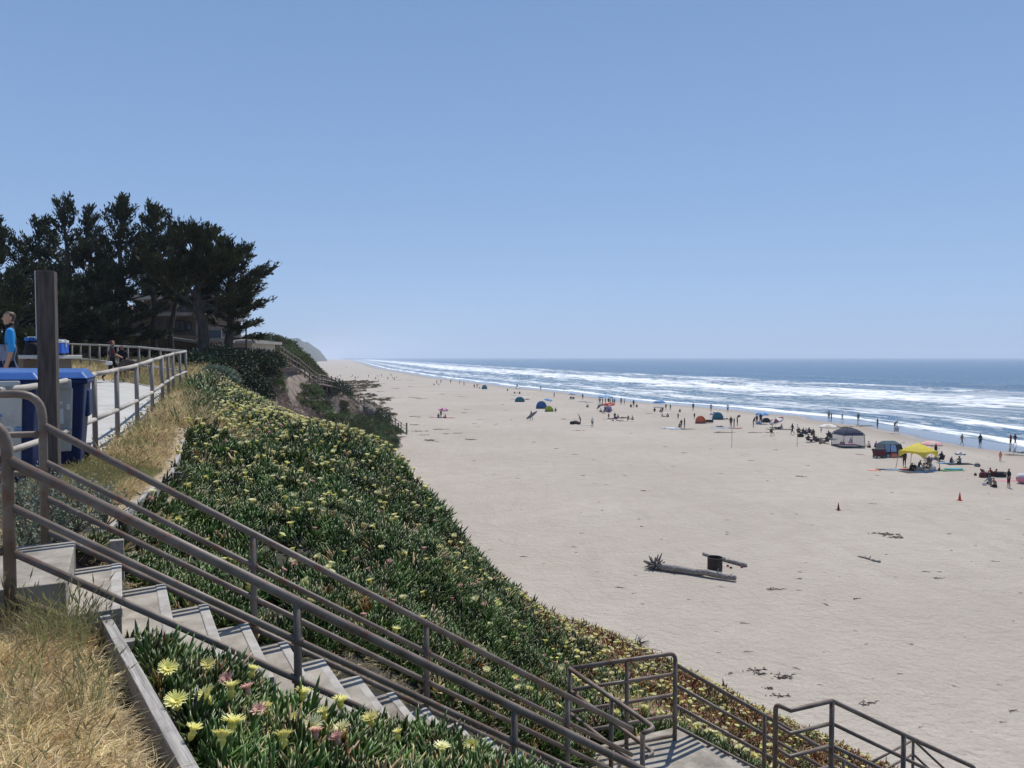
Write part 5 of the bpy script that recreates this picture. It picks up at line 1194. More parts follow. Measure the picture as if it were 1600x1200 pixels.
def person_mesh(kind, detail=False):
    J = pose_joints(kind); pts, rad, edges, idx = [], [], [], {}
    for k, (x, y, z, r) in J.items(): idx[k] = len(pts); pts.append((x, y, z)); r *= 1 if detail else 1.1; rad.append((r * 1.15, r * .82) if k in ('pel', 'wai', 'che') else r)
    edges = [(idx[a], idx[b_]) for a, b_ in BONES]
    if detail:
        for s, n in ((-1, 'L'), (1, 'R')):
            hx, hy, hz, _ = J['ha' + n]; hb = Vector((hx, hy, hz)); dn_ = (hb - Vector(J['wr' + n][:3])).normalized(); sd_ = Vector((0, 1, 0)) - dn_ * dn_.y; sd_.normalize()
            for k, (o_, L_) in enumerate(((-.027, .062), (-.009, .074), (.009, .078), (.026, .068))):
                i0 = len(pts); b0 = hb + sd_ * o_ + dn_ * .012; pts += [tuple(b0), tuple(b0 + dn_ * L_ * .55 + Vector((-s * .006, 0, 0))), tuple(b0 + dn_ * L_ + Vector((-s * .022, 0, 0)))]; rad += [.0095, .0085, .007]; edges += [(idx['ha' + n], i0), (i0, i0 + 1), (i0 + 1, i0 + 2)]
            i0 = len(pts); b0 = hb - dn_ * .015 + sd_ * .034; pts += [tuple(b0), tuple(b0 + dn_ * .034 + sd_ * .016)]; rad += [.010, .008]; edges += [(idx['ha' + n], i0), (i0, i0 + 1)]
    m_ = skin_mesh('figure_' + kind, pts, edges, rad, idx['pel'], 2 if detail else 1)
    n = len(m_.polygons); co = np.empty(n * 3); m_.polygons.foreach_get('center', co); co = co.reshape(-1, 3)
    best = np.full(n, 1e9); z_ = np.zeros(n, int)
    for b_ in BONES:
        a, c = np.array(J[b_[0]][:3]), np.array(J[b_[1]][:3]); r = (J[b_[0]][3] + J[b_[1]][3]) / 2; ab = c - a; t = np.clip(((co - a) @ ab) / max(ab @ ab, 1e-9), 0, 1); d = np.linalg.norm(co - a - t[:, None] * ab, axis=1) - r * .8
        k = d < best; best[k] = d[k]; z_[k] = zone(b_)
    # hair: the part of the head above and behind the face
    hc = np.array(J['crn'][:3]); upv = norm(hc - np.array(J['nek'][:3])); fw = np.array([0, 1, 0.]); fw = norm(fw - upv * (fw @ upv)) if abs(upv[1]) < .95 else np.array([0, 0, 1.])
    rel = co - hc; head = (z_ == 0) & (np.linalg.norm(rel, axis=1) < .17) & ((rel @ upv) > -.12)
    z_[head & (((rel @ upv) > .035) | (((rel @ fw) < -.012) & ((rel @ upv) > -.085)))] = 1
    if detail: z_[(z_ == 2) & (np.abs(co[:, 0]) > .115) & (co[:, 2] > 1.28)] = 3
    while len(m_.materials) < 7: m_.materials.append(None)
    m_.polygons.foreach_set('material_index', z_.astype(np.int32)); m_.polygons.foreach_set('use_smooth', [True] * n); return m_
PM = {}
COL = dict(slate=(.03, .105, .135), skin=(.42, .24, .16), tan=(.26, .14, .09), dark=(.015, .015, .02), black=(.008, .008, .010), white=(.75, .74, .72), grey=(.22, .22, .23), navy=(.015, .025, .075), blue=(.05, .22, .56), red=(.40, .03, .03), maroon=(.16, .02, .03),
           pink=(.80, .34, .42), brown=(.07, .04, .025), blond=(.35, .24, .11), khaki=(.30, .24, .15), teal=(.04, .34, .42), green=(.05, .20, .08), purple=(.12, .05, .20), yellow=(.70, .58, .10), orange=(.62, .20, .04), lblue=(.25, .42, .62), cyan=(.03, .33, .72), jean=(.05, .08, .16), cream=(.62, .55, .42), lime=(.50, .66, .12), salmon=(.78, .30, .20), charcoal=(.045, .045, .05))
def cm(k): return cloth('cloth_' + k, COL[k]) if k not in ('skin', 'tan', 'brown', 'blond') else (MT.get('body_' + k) or mat('body_' + k, COL[k], .6))
def person(loc, kind, h, rz_, top, bottom, label, group=None, hair='brown', sleeve=None, fore=None, shin=None, skin='skin', name='person', detail=False):
    key = (kind, detail)
    if key not in PM: PM[key] = person_mesh(kind, detail)
    o = bpy.data.objects.new(name, PM[key]); C.objects.link(o); o.location = loc; o.rotation_euler = (0, 0, rz_); o.scale = (h / 1.72,) * 3
    for i, c_ in enumerate((skin, hair, top, sleeve or top, fore or skin, bottom, shin or skin)): o.material_slots[i].link = 'OBJECT'; o.material_slots[i].material = cm(c_)
    return tag(o, label, 'person', group)
TOCAM, AWAY, LFT, RGT = math.pi, 0.0, math.pi / 2, -math.pi / 2

# --- the boy by the tables and the walker on the path
bq = P(17, 560, 13.2); by_ = float(terr(bq.x, bq.y)[0]) + .03; hb_ = P(17, 484, 13.2).z - by_
boy = person((bq.x, bq.y, by_), 'stand', hb_, math.radians(122), 'black', 'black', 'boy in a black wetsuit with bright blue sleeves holding a grey towel', None, 'brown', 'cyan', 'skin', 'skin', detail=True)
hd = pose_joints('stand'); hs_ = MB(); c_ = Vector(hd['crn'][:3]); sc_ = hb_ / 1.72
ears = MB()
for s in (-1, 1): ears.lathe((s * .083, -.005, 1.585), [(.001, -.03), (.014, -.015), (.016, .012), (.001, .03)], 8, sx=.5)
ears.build('ears', cm('skin'), boy, smooth=True)
nz = MB(); nz._add([(-.014, .078, 1.575), (.014, .078, 1.575), (0, .112, 1.578), (0, .082, 1.625)], [(0, 1, 2), (0, 2, 3), (1, 3, 2)]); nz.build('nose', cm('skin'), boy)
for s in (-1, 1): MB().lathe((s * .03, .082, 1.612), [(.001, -.008), (.011, 0), (.001, .008)], 8, sy=.6).build('eye', cm('dark'), boy)
MB().box((0, .094, 1.545), (.045, .01, .008)).build('mouth', cm('maroon'), boy)
tw = MB(); rgt_ = random.Random(3)
gx_, gy_ = 9, 12
for j in range(gy_):
    for i in range(gx_): tw.v.append((-.20 + .40 * i / (gx_ - 1) * (1 + .35 * j / gy_) + .02 * math.sin(j), .02 + .05 * math.sin(i * 1.9 + j * .35) , -.62 * j / (gy_ - 1)))
for j in range(gy_ - 1):
    for i in range(gx_ - 1): a = j * gx_ + i; tw.f.append((a, a + 1, a + gx_ + 1, a + gx_)); tw.m.append(1 if j in (5, 6, 9) and i % 4 < 3 else 0)
tp = P(3, 538, 13.0); o = tw.build('towel', [cloth('towel_grey', (.30, .32, .42)), cm('navy')], None, smooth=True, loc=tp); tag(o, 'grey and navy patterned towel hanging in front of the boy', 'towel'); o.modifiers.new('t', 'SOLIDIFY').thickness = .012
# concrete picnic table with cooler boxes behind the bins
def conc_table(label, px0, px1, py, Y_):
    a, b_ = P(px0, py, Y_), P(px1, py, Y_); q = (a + b_) / 2; g_ = T(q.x, q.y); w = b_.x - a.x; e_ = empty('concrete_table', (q.x, q.y, g_), 0, label, 'table', 'concrete tables by the path'); zt = q.z - g_
    bevel(MB().box((0, 0, zt - .05), (w, .8, .07)).build('table_top', MT['concrete'], e_), .012)
    for s in (-1, 1): MB().box((s * w * .3, 0, (zt - .1) / 2), (.16, .5, zt - .1)).build('leg', MT['stucco'], e_)  # legs in darker stucco than the top: their shade is put into the colour
    return e_, zt
t1, z1 = conc_table('long concrete table top with bags and coolers beside the wooden post', 26, 110, 553.5, 14.5)
def cooler(label, px, py, Y_, w, h, d, body, lid, name='cooler'):
    q = P(px, py, Y_); e_ = empty(name, q, .1, label, name)
    bevel(MB().box((0, 0, h * .4), (w, d, h * .8)).build('body', body, e_), .02); bevel(MB().box((0, 0, h * .9), (w * 1.04, d * 1.04, h * .2)).build('lid', lid, e_), .015)
    MB().tube([(-w * .55, 0, h * .5), (-w * .55, 0, h * 1.05), (w * .55, 0, h * 1.05), (w * .55, 0, h * .5)], .012, 6).build('handle', cm('white'), e_); return e_
cooler('bright blue cooler box with white rim on the table, right of the post', 91, 552.5, 14.3, .26, .25, .3, col_mat('cooler_blue', (.03, .12, .50)), cm('white'))
cooler('dark blue cooler with pale lid edge, left of the wooden post', 58, 552.5, 14.4, .30, .30, .3, cm('navy'), cm('blue'))
def bag(loc, s, col, label, group=None, name='bag'):
    e_ = empty(name, loc, random.uniform(-.6, .6), label, 'bag', group); m_ = MB(); m_.lathe((0, 0, 0), [(.01, 0), (.38 * s, .0), (.46 * s, .06 * s), (.47 * s, .30 * s), (.42 * s, .48 * s), (.30 * s, .56 * s), (.01, .54 * s)], 12, sy=.55)
    m_.build('body', cm(col), e_, smooth=True); MB().tube([(-.2 * s, 0, .5 * s), (-.12 * s, 0, .82 * s), (.12 * s, 0, .82 * s), (.2 * s, 0, .5 * s)], .02 * s, 5).build('strap', cm('black'), e_); return e_
bag(P(50, 553.5, 14.2), .38, 'black', 'black rucksack slumped on the table left of the post')
wq = P(176, 604, 25.5); wz_ = T(wq.x, wq.y) + .03
person((wq.x, wq.y, wz_), 'walk', P(176, 529, 25.5).z - wz_, RGT + .5, 'charcoal', 'black', 'person with dark red hair walking on the path carrying bags', None, 'maroon', 'maroon', 'skin', 'black')
bag(Vector((wq.x + .62, wq.y - .1, wz_ + .36)), .68, 'brown', 'large brown beach bag carried on the path', name='beach_bag'); bag(Vector((wq.x + .12, wq.y - .42, wz_ + .56)), .22, 'white', 'small white bag hanging in front of the walker', name='paper_bag')
pb = P(192, 604, 25.8); person((pb.x, pb.y, T(pb.x, pb.y) + .03), 'stand2', 1.22, TOCAM, 'dark', 'brown', 'child in dark clothes half hidden behind the brown beach bag', None, 'dark', skin='tan')

# --- beach furniture
def umbrella(px, py, r, h, c1, c2, label, tilt=(0, 0), rz_=0.):
    q = G(px, py); e_ = empty('beach_umbrella', q, rz_, label, 'umbrella'); n = 8
    MB().tube([(0, 0, -.2), (0, 0, h)], .022, 6).build('pole', cm('white'), e_)
    mb = MB(); top = Vector((0, 0, h + .02)); R = Euler((tilt[0], tilt[1], 0)).to_matrix(); rings = [(0, 0), (.4, -.05), (.75, -.16), (1.0, -.32)]
    pt = lambda k, i: top + R @ Vector((math.cos(2 * math.pi * k / n) * rings[i][0] * r, math.sin(2 * math.pi * k / n) * rings[i][0] * r, rings[i][1] * r))
    for k in range(n):
        for i in range(3):
            a, b_, c_, d_ = pt(k, i), pt(k + 1, i), pt(k + 1, i + 1), pt(k, i + 1); mb._add([a, b_, c_, d_] if i else [a, c_, d_], [(0, 1, 2, 3)] if i else [(0, 1, 2)], k % 2)
        a, b_ = pt(k, 3), pt(k + 1, 3); mb._add([a, b_, b_ + Vector((0, 0, -.13)), (a + b_) / 2 + Vector((0, 0, -.17)), a + Vector((0, 0, -.13))], [(0, 1, 2, 3, 4)], (k + 1) % 2)
    mb.build('canopy', [cm(c1), cm(c2)], e_); rb = MB()
    for k in range(n): rb.tube([pt(k, 0) - Vector((0, 0, .03)), pt(k, 3) - Vector((0, 0, .02))], .008, 4)
    rb.build('ribs', cm('grey'), e_)['kind'] = 'stuff'; return e_
def dome_tent(px, py, w, d, h, c1, c2, label, rz_=0.):
    w *= .78; d *= .78; h *= .9; q = G(px, py); e_ = empty('pop_up_tent', q, rz_, label, 'tent'); mb = MB(); n, m_ = 14, 7
    for j in range(m_ + 1):
        ph = math.pi / 2 * j / m_
        for k in range(n + 1):
            th = math.pi * (-.10 + 1.20 * k / n); mb.v.append((math.cos(th) * math.cos(ph) ** .8 * w / 2, math.sin(th) * math.cos(ph) ** .8 * d / 2 + .05, math.sin(ph) ** .9 * h))
    for j in range(m_):
        for k in range(n): a = j * (n + 1) + k; mb.f.append((a, a + 1, a + n + 2, a + n + 1)); mb.m.append(1 if (k < 3 or k > n - 4) else 0)
    o = mb.build('shell', [cm(c1), cm(c2)], e_, smooth=True); o.modifiers.new('t', 'SOLIDIFY').thickness = .02
    bevel(MB().box((0, -.1, .02), (w * .95, d * .9, .03)).build('floor', cm('charcoal'), e_), .01)
    MB().tube([(math.cos(t) * w / 2, -.14 * d + math.sin(t) * .03, math.sin(t) * h) for t in np.linspace(0, math.pi, 13)], .025, 5).build('hoop', cm(c2), e_); return e_
def chair(loc, rz_, col, label, group='low chairs of the beach groups'):
    e_ = empty('beach_chair', loc, rz_, label, 'chair', group); R = Matrix.Rotation(.45, 3, 'X')
    MB().box((0, .02, .26), (.5, .46, .03)).build('seat', cm(col), e_); MB().box((0, -.30, .50), (.5, .03, .55), rot=R).build('backrest', cm(col), e_)
    for s in (-1, 1):
        MB().tube([(s * .26, .26, 0), (s * .26, -.05, .30), (s * .26, -.42, .76)], .014, 5).build('side_frame', cm('grey'), e_); MB().tube([(s * .26, -.30, 0), (s * .26, .1, .28), (s * .27, .22, .44), (s * .27, -.2, .46)], .014, 5).build('armrest', cm('grey'), e_)
    return e_
def flat(px, py, w, d, rz_, col, label, name='towel', cat='towel', th=.03, c2=None):
    q = G(px, py); mb = MB(); n = 8
    for j in range(4):
        for i in range(n + 1): mb.v.append((-w / 2 + w * i / n + .02 * math.sin(j * 2), -d / 2 + d * j / 3 + .02 * math.sin(i * 1.7), th + .015 * math.sin(i * 2.1 + j)))
    for j in range(3):
        for i in range(n): a = j * (n + 1) + i; mb.f.append((a, a + 1, a + n + 2, a + n + 1)); mb.m.append(1 if (c2 and i in (1, 6)) else 0)
    o = mb.build(name, [cm(col), cm(c2 or col)], None, smooth=True, loc=q, rot=(0, 0, rz_)); o.modifiers.new('t', 'SOLIDIFY').thickness = .025; return tag(o, label, cat)
def board(px, py, L_, w, col, label, rot=(0, 0, 0), loc=None, name='surfboard', cat='surfboard'):
    q = loc or G(px, py) + Vector((0, 0, .05)); mb = MB(); n = 12
    for zz in (-.03, .03):
        for i in range(n): t = 2 * math.pi * i / n; mb.v.append((math.cos(t) * L_ / 2, math.sin(t) * w / 2 * (1 - .25 * max(0, math.cos(t)) ** 2), zz + .04 * math.cos(t) ** 4))
    mb.f += [tuple(range(n - 1, -1, -1)), tuple(range(n, 2 * n))] + [(i, (i + 1) % n, n + (i + 1) % n, n + i) for i in range(n)]; mb.m += [0] * (n + 2)
    o = mb.build(name, cm(col), None, loc=q, rot=rot); tag(o, label, cat); bevel(o, .015); MB().box((-L_ * .40, 0, -.10), (.12, .012, .14)).build('fin', cm('black'), o); return o

# persons: px, py of the feet (or seat), pose, height, facing, top, bottom, label, extras
def PP(px, py, kind, h, rz_, top, bot, label, group=None, **k): return person(G(px, py), kind, h, rz_, top, bot, label, group, **k)
su = PP(830, 656.5, 'hold', 1.78, RGT - .3, 'black', 'black', 'surfer in a black wetsuit walking with a grey board under one arm', sleeve='black', fore='black', shin='black', hair='dark')
board(0, 0, 2.5, .56, 'grey', 'pale grey surfboard carried at a slant by the lone surfer', (1.25, -.62, .1), G(830, 656.5) + Vector((.1, -.36, .95)))
PP(907, 663, 'lean', 1.75, LFT, 'tan', 'black', 'bare-backed person leaning over dark bags on the open sand', skin='tan')
bag(G(894, 663), .9, 'black', 'black bag at the left end of the pile by the leaning person'); bag(G(899, 662.5), 1.0, 'charcoal', 'charcoal bag in the middle of the pile by the leaning person'); bag(G(903.5, 663), .8, 'maroon', 'dark red bag next to the leaning person')
board(918, 664.5, 2.3, .5, 'white', 'white board lying on the sand between two people', (0, 0, .05))
PP(925.5, 667, 'stand', 1.6, TOCAM + .3, 'white', 'black', 'person in white top and black shorts facing the camera on open sand')
umbrella(693, 652, .95, 1.75, 'pink', 'purple', 'pink umbrella over the small group nearest the far bank', (.12, .1))
PP(685, 652.5, 'sit', 1.7, AWAY, 'grey', 'dark', 'grey-clad person seated left of the pink umbrella pole'); PP(689, 652.5, 'stand', 1.45, TOCAM, 'maroon', 'dark', 'child in dark red standing under the pink umbrella'); PP(697, 653, 'sit', 1.7, LFT, 'red', 'maroon', 'person in red seated at the right edge of the pink umbrella'); flat(701, 653, 2.2, 1.2, .1, 'red', 'red blanket spread beside the pink umbrella'); flat(680, 652, 1.2, .7, .1, 'pink', 'pink towel lying left of the pink umbrella group')
# teal shelters
dome_tent(812, 628, 3.3, 2.2, 1.45, 'teal', 'blue', 'teal dome tent with cream flap, left of the blue and green ones', .2); umbrella(803, 624, .8, 1.5, 'white', 'cream', 'small white umbrella poking up beside the teal dome tent'); PP(823.5, 625, 'lie', 1.7, RGT, 'dark', 'navy', 'sunbather lying right of the teal dome tent'); flat(821.5, 628, 1.3, 1.0, .2, 'cream', 'cream towel at the mouth of the teal dome tent')
dome_tent(846, 638.5, 3.2, 2.2, 1.9, 'blue', 'teal', 'boxy blue tent with a green shelter in front', .0); umbrella(857, 634, 1.0, 1.7, 'lblue', 'blue', 'light blue umbrella behind the lime green shelter', (.1, .2)); dome_tent(858, 643, 2.4, 1.6, 1.25, 'lime', 'yellow', 'lime green shelter at the corner of the blue tent', .2)
PP(868, 643, 'sit', 1.7, TOCAM, 'grey', 'charcoal', 'person seated alone right of the lime green shelter'); flat(826, 619.5, 4.0, 1.4, .0, 'white', 'white sheet on the sand behind the teal dome tent')
umbrella(808, 613.5, 1.2, 1.8, 'white', 'grey', 'white umbrella in front of a far standing person near the surf'); PP(808, 607.5, 'stand', 1.8, AWAY, 'navy', 'black', 'dark figure standing behind the far white umbrella', shin='black'); PP(804, 616, 'sit', 1.7, AWAY, 'maroon', 'dark', 'person seated on the left beneath the far white umbrella'); PP(812, 615.5, 'sitback', 1.7, AWAY, 'dark', 'dark', 'person reclining on the right beneath the far white umbrella')
PP(793, 611, 'sit', 1.7, AWAY, 'charcoal', 'dark', 'lone dark seated figure left of the far white umbrella'); PP(845, 610, 'stand', 1.6, AWAY, 'teal', 'dark', 'small standing figure at the wet sand above the blue tent'); PP(866, 621, 'walk', 1.6, LFT, 'grey', 'navy', 'person walking towards the sea right of the light blue umbrella')
umbrella(894, 623, 1.0, 1.6, 'lblue', 'grey', 'grey-blue umbrella shading chairs by the wet sand'); chair(G(892, 624), AWAY, 'navy', 'navy chair on the left under the grey-blue umbrella'); chair(G(896, 624.5), AWAY, 'dark', 'black chair on the right under the grey-blue umbrella'); PP(910.5, 624, 'stand', 1.6, AWAY, 'navy', 'dark', 'person in navy standing right of the grey-blue umbrella')
for i, (a, b_, c_) in enumerate(((909, 627.5, 'navy'), (914.5, 628, 'lblue'), (920, 628.5, 'black'))): flat(a, b_, 2.2, .9, .1 * i, c_, ('navy', 'light blue', 'black')[i] + ' towel in the row seaward of the two seated people')
PP(916, 636, 'sit', 1.6, RGT, 'white', 'navy', 'person in white of the seated pair left of the white canopy'); PP(919.5, 636.5, 'sit', 1.6, LFT, 'dark', 'charcoal', 'dark-clad person of the seated pair left of the white canopy')
def canopy(px, py, w, h, roof, legc, label, peak=.7, valance=.25, rz_=0.):
    q = G(px, py); e_ = empty('canopy_shelter', q, rz_, label, 'canopy'); hw = w / 2; tp_ = hw * .86; rf = MB(); n = 6
    def rp(i, j): x = -tp_ + 2 * tp_ * i / n; y = -tp_ + 2 * tp_ * j / n; m_ = max(abs(x), abs(y)) / tp_; return Vector((x, y, h + peak * (1 - m_) ** .85 - .05 * math.sin(math.pi * min(abs(x), abs(y)) / tp_) * m_))
    for i in range(n):
        for j in range(n): rf._add([rp(i, j), rp(i + 1, j), rp(i + 1, j + 1), rp(i, j + 1)], [(0, 1, 2, 3)])
    rf.build('roof', roof, e_)
    vl = MB(); cs_ = [(-1, -1), (1, -1), (1, 1), (-1, 1)]
    for k in range(4):
        a, b_ = cs_[k], cs_[(k + 1) % 4]; m_ = 8
        for i in range(m_):
            f0, f1 = i / m_, (i + 1) / m_; g0, g1 = [valance * (.45 + 1.3 * abs(2 * f - 1) ** 2.4) for f in (f0, f1)]
            p0 = Vector(((a[0] + (b_[0] - a[0]) * f0) * tp_, (a[1] + (b_[1] - a[1]) * f0) * tp_, h)); p1 = Vector(((a[0] + (b_[0] - a[0]) * f1) * tp_, (a[1] + (b_[1] - a[1]) * f1) * tp_, h))
            vl._add([p0, p1, p1 - Vector((0, 0, g1)), p0 - Vector((0, 0, g0))], [(0, 1, 2, 3)])
    vl.build('valance', roof, e_)
    for sx, sy in cs_: MB().tube([(sx * hw, sy * hw, 0), (sx * tp_, sy * tp_, h)], .035, 6).build('leg', legc, e_)
    return e_, q
canopy(946, 633, 3.6, 2.1, cm('lblue'), cm('white'), 'small pale canopy by the wet sand with dark figures beneath', .45)
for i, (a, b_, c_, k_) in enumerate(((937, 632, 'charcoal', 'stand'), (941.5, 632, 'navy', 'stand2'), (946, 632.5, 'dark', 'stand'), (951, 632, 'black', 'lean'), (953.5, 633, 'navy', 'stand'), (957, 632.5, 'brown', 'stand2'), (960, 633, 'lblue', 'stand'))):
    PP(a, b_, k_, 1.72, [AWAY, LFT, RGT][i % 3], c_, 'dark', ('leftmost dark figure at the pale canopy', 'second figure from the left under the pale canopy', 'dark figure in the middle under the pale canopy', 'black-clad figure bending under the pale canopy', 'navy-clad figure at the right pole of the pale canopy', 'brown-topped figure just outside the pale canopy', 'light blue figure right of the pale canopy')[i], 'group around the pale canopy')
PP(970.5, 632.5, 'stand', 1.8, AWAY, 'skin', 'navy', 'taller of two standing right of the pale canopy'); PP(975.5, 632.5, 'stand2', 1.55, LFT, 'navy', 'dark', 'shorter of two standing right of the pale canopy')
PP(986, 636.5, 'sit', 1.7, AWAY, 'dark', 'dark', 'seated figure left of the standing one, west of the blue umbrella'); PP(990, 636, 'stand', 1.7, AWAY, 'charcoal', 'brown', 'figure standing between two seated ones near the wet sand'); PP(995, 636.5, 'sit', 1.6, AWAY, 'dark', 'black', 'seated figure on the right of the standing one')
umbrella(951, 640.5, 1.35, 1.6, 'red', 'salmon', 'bright red umbrella in front of the pale canopy', (-.25, 0)); umbrella(936, 642, .9, 1.3, 'grey', 'charcoal', 'grey umbrella tipped to the left beside the red one', (0, -.7))
PP(940, 644, 'sit', 1.7, LFT, 'charcoal', 'dark', 'person seated below the tipped grey umbrella'); PP(944, 646, 'chair', 1.7, LFT, 'black', 'dark', 'person slouched in a chair under the red umbrella'); chair(G(944, 646), LFT, 'charcoal', 'charcoal chair under the red umbrella')
umbrella(950.5, 654, .8, 2.0, 'purple', 'grey', 'half-closed plum umbrella standing in the towels', (.9, .3)); PP(951, 655, 'stand', 1.1, TOCAM, 'maroon', 'dark', 'child in dark red standing beneath the plum umbrella')
for i, (a, b_, k_, c_) in enumerate(((960.5, 651, 'sit', 'charcoal'), (967, 653.5, 'sitback', 'navy'), (974, 654, 'lie', 'black'), (981, 655.5, 'sit', 'red'), (989.5, 656, 'sit', 'green'), (956, 656, 'lie', 'maroon'))):
    PP(a, b_, k_, 1.68, [TOCAM, RGT, LFT, TOCAM + .4, LFT, RGT][i], c_, 'dark', ('charcoal-clad person sitting up at the back of the towel row', 'navy-clad person reclining in the towel row', 'black-clad person lying in the middle of the towel row', 'person in red seated near the right end of the towel row', 'person in green seated at the right end of the towel row', 'dark red figure lying at the left end of the towel row')[i], 'sunbathers on the row of towels')
flat(957, 657, 3, 1.2, .1, 'white', 'white towel at the left end of the towel row'); flat(969, 657, 3, 1.2, 0, 'dark', 'black towel in the middle of the towel row', c2='white'); flat(979, 658, 2.6, 1.1, 0, 'cream', 'cream towel near the red-clad sunbather'); bag(G(962, 655), .8, 'navy', 'navy bag among the sunbathers on the towel row')
umbrella(1030, 636, 1.45, 1.55, 'blue', 'lblue', 'flat blue umbrella by the wet sand, alone', (-.15, 0)); PP(1023, 643, 'sit', 1.7, AWAY, 'charcoal', 'dark', 'seated person on the left beneath the blue umbrella'); PP(1031, 644, 'sit', 1.7, RGT, 'navy', 'dark', 'navy-clad person beneath the middle of the blue umbrella'); PP(1035, 644, 'chair', 1.7, AWAY, 'brown', 'dark', 'person in a chair at the right of the blue umbrella'); flat(1039, 645, 3, 1, 0, 'white', 'white towel right of the blue umbrella')
PP(1040.5, 640, 'stand', 1.3, AWAY, 'dark', 'dark', 'darker child of two near the water right of the blue umbrella'); PP(1047.5, 641, 'stand2', 1.3, AWAY, 'green', 'dark', 'green-topped child of two near the water'); PP(1062.5, 644, 'sit', 1.5, AWAY, 'brown', 'dark', 'lone small seated figure right of the two children')
PP(1036, 651, 'sitback', 1.7, RGT, 'white', 'black', 'person in white leaning back of the pair below the blue umbrella'); PP(1044.5, 651.5, 'sit', 1.7, LFT, 'charcoal', 'dark', 'dark figure of the pair below the blue umbrella'); PP(1059.5, 655, 'stand', 1.15, AWAY, 'green', 'dark', 'small child in green standing on bare sand left of the red tent')
PP(1060.5, 667.5, 'sit', 1.6, RGT, 'charcoal', 'black', 'dark figure seated on the left of the white towels group'); PP(1064.5, 669, 'stand2', 1.45, AWAY, 'charcoal', 'brown', 'charcoal-topped figure standing among white towels'); PP(1069.5, 669.5, 'stand', 1.75, LFT, 'maroon', 'jean', 'dark-red-topped figure standing among white towels')
flat(1048, 669, 3, 1.4, 0, 'white', 'white towel at the left of the white towels group', c2='blue'); flat(1056, 670, 2.2, 1.2, .1, 'lblue', 'pale blue towel of the white towels group'); flat(1076, 670.5, 2.4, 1.1, 0, 'brown', 'brown towel at the right of the white towels group')
dome_tent(1094.5, 661.5, 2.4, 1.7, 1.45, 'salmon', 'orange', 'salmon red dome tent with a lighter peak', .15); dome_tent(1121.5, 655.5, 2.6, 1.9, 1.5, 'teal', 'blue', 'teal blue dome tent right of the salmon one', -.1)
bevel(tag(MB().box((0, 0, .35), (1.3, .5, .5)).build('storage_trolley', cm('charcoal'), None, loc=G(1108.5, 661)), 'dark low trolley between the salmon and teal tents', 'trolley'), .1)
PP(1085, 654.5, 'stand', 1.15, AWAY, 'dark', 'black', 'small dark child standing just left of the salmon tent'); umbrella(1113, 652, .7, 1.0, 'maroon', 'white', 'small dark red parasol tipped beside the teal tent', (0, -.5)); PP(1134, 656, 'lie', 1.6, RGT, 'brown', 'dark', 'person lying right of the teal dome tent')
for i, (a, b_, c_, e_) in enumerate(((1083, 641.5, 'navy', 'dark'), (1111, 643, 'skin', 'grey'), (1137, 644, 'white', 'black'))): PP(a, b_, 'stand', 1.7, AWAY, c_, e_, ('navy-topped wader standing in the wash, left of three', 'pale wader standing in the wash, middle of three', 'white-topped wader in black shorts, right of three')[i], 'waders in the wash above the tents')
PP(1142, 667.5, 'stand', 1.8, AWAY, 'black', 'black', 'black-clad figure with a hat, left of three above the red board', shin='black', sleeve='black', fore='black'); PP(1147, 667.5, 'stand2', 1.6, LFT, 'charcoal', 'grey', 'grey figure in the middle of three above the red board', shin='charcoal'); PP(1152, 665, 'armsup', 1.65, RGT, 'grey', 'dark', 'figure on the right of three carrying a dark bundle overhead'); bag(G(1153, 665) + Vector((.2, 0, 1.45)), .55, 'maroon', 'dark bundle held overhead by the right one of three')
board(1149, 669.5, 2.4, .6, 'red', 'red and white board on the sand at the feet of three people', (0, 0, .05)); flat(1128, 668.5, 3.2, 1.1, 0, 'lblue', 'pale blue towel left of the three standing people'); PP(1125, 668, 'lie', 1.5, RGT, 'navy', 'navy', 'navy figure lying on the pale blue towel')
for (px, p0, p1, lb) in ((1143.5, 698, 672, 'thin volleyball pole standing alone, left of two'), (1245.5, 696, 664, 'thin volleyball pole standing alone, right of two')):
    q = G(px, p0); e_ = empty('thin_pole', q, 0, lb, 'pole'); zt = P(px, p1, q.y).z - q.z; MB().tube([(0, 0, -.2), (0, 0, zt)], .03, 6).build('shaft', cm('grey'), e_); MB().tube([(0, 0, zt), (0, 0, zt + .08)], .05, 6).build('cap', cm('dark'), e_)
umbrella(1190.5, 662, 1.2, 2.0, 'blue', 'lblue', 'blue umbrella with pale panels over a dark-clad group'); PP(1177, 667, 'lean', 1.75, RGT, 'dark', 'khaki', 'person bending left of the blue panelled umbrella'); PP(1182.5, 662.5, 'stand', 1.6, AWAY, 'maroon', 'charcoal', 'person in dark red at the left of the blue panelled umbrella'); PP(1188.5, 663, 'stand', 1.9, AWAY, 'navy', 'black', 'tall dark-clad person under the blue panelled umbrella', shin='black')
dome_tent(1197, 660, 2.0, 1.2, .9, 'charcoal', 'grey', 'low charcoal shelter right of the blue panelled umbrella'); bag(G(1185, 663), .9, 'lblue', 'pale blue bag at the feet of the group under the blue umbrella')
umbrella(1211.5, 668, 1.25, 1.5, 'white', 'maroon', 'white and dark red umbrella tilted over a low seated pair', (.1, -.45)); PP(1215, 670, 'lie', 1.7, RGT, 'dark', 'charcoal', 'person lying below the white and dark red umbrella'); PP(1219.5, 670, 'sitback', 1.7, LFT, 'grey', 'dark', 'person leaning back right of the white and dark red umbrella'); flat(1218, 671, 4, 1.4, -.1, 'charcoal', 'dark blanket below the white and dark red umbrella')
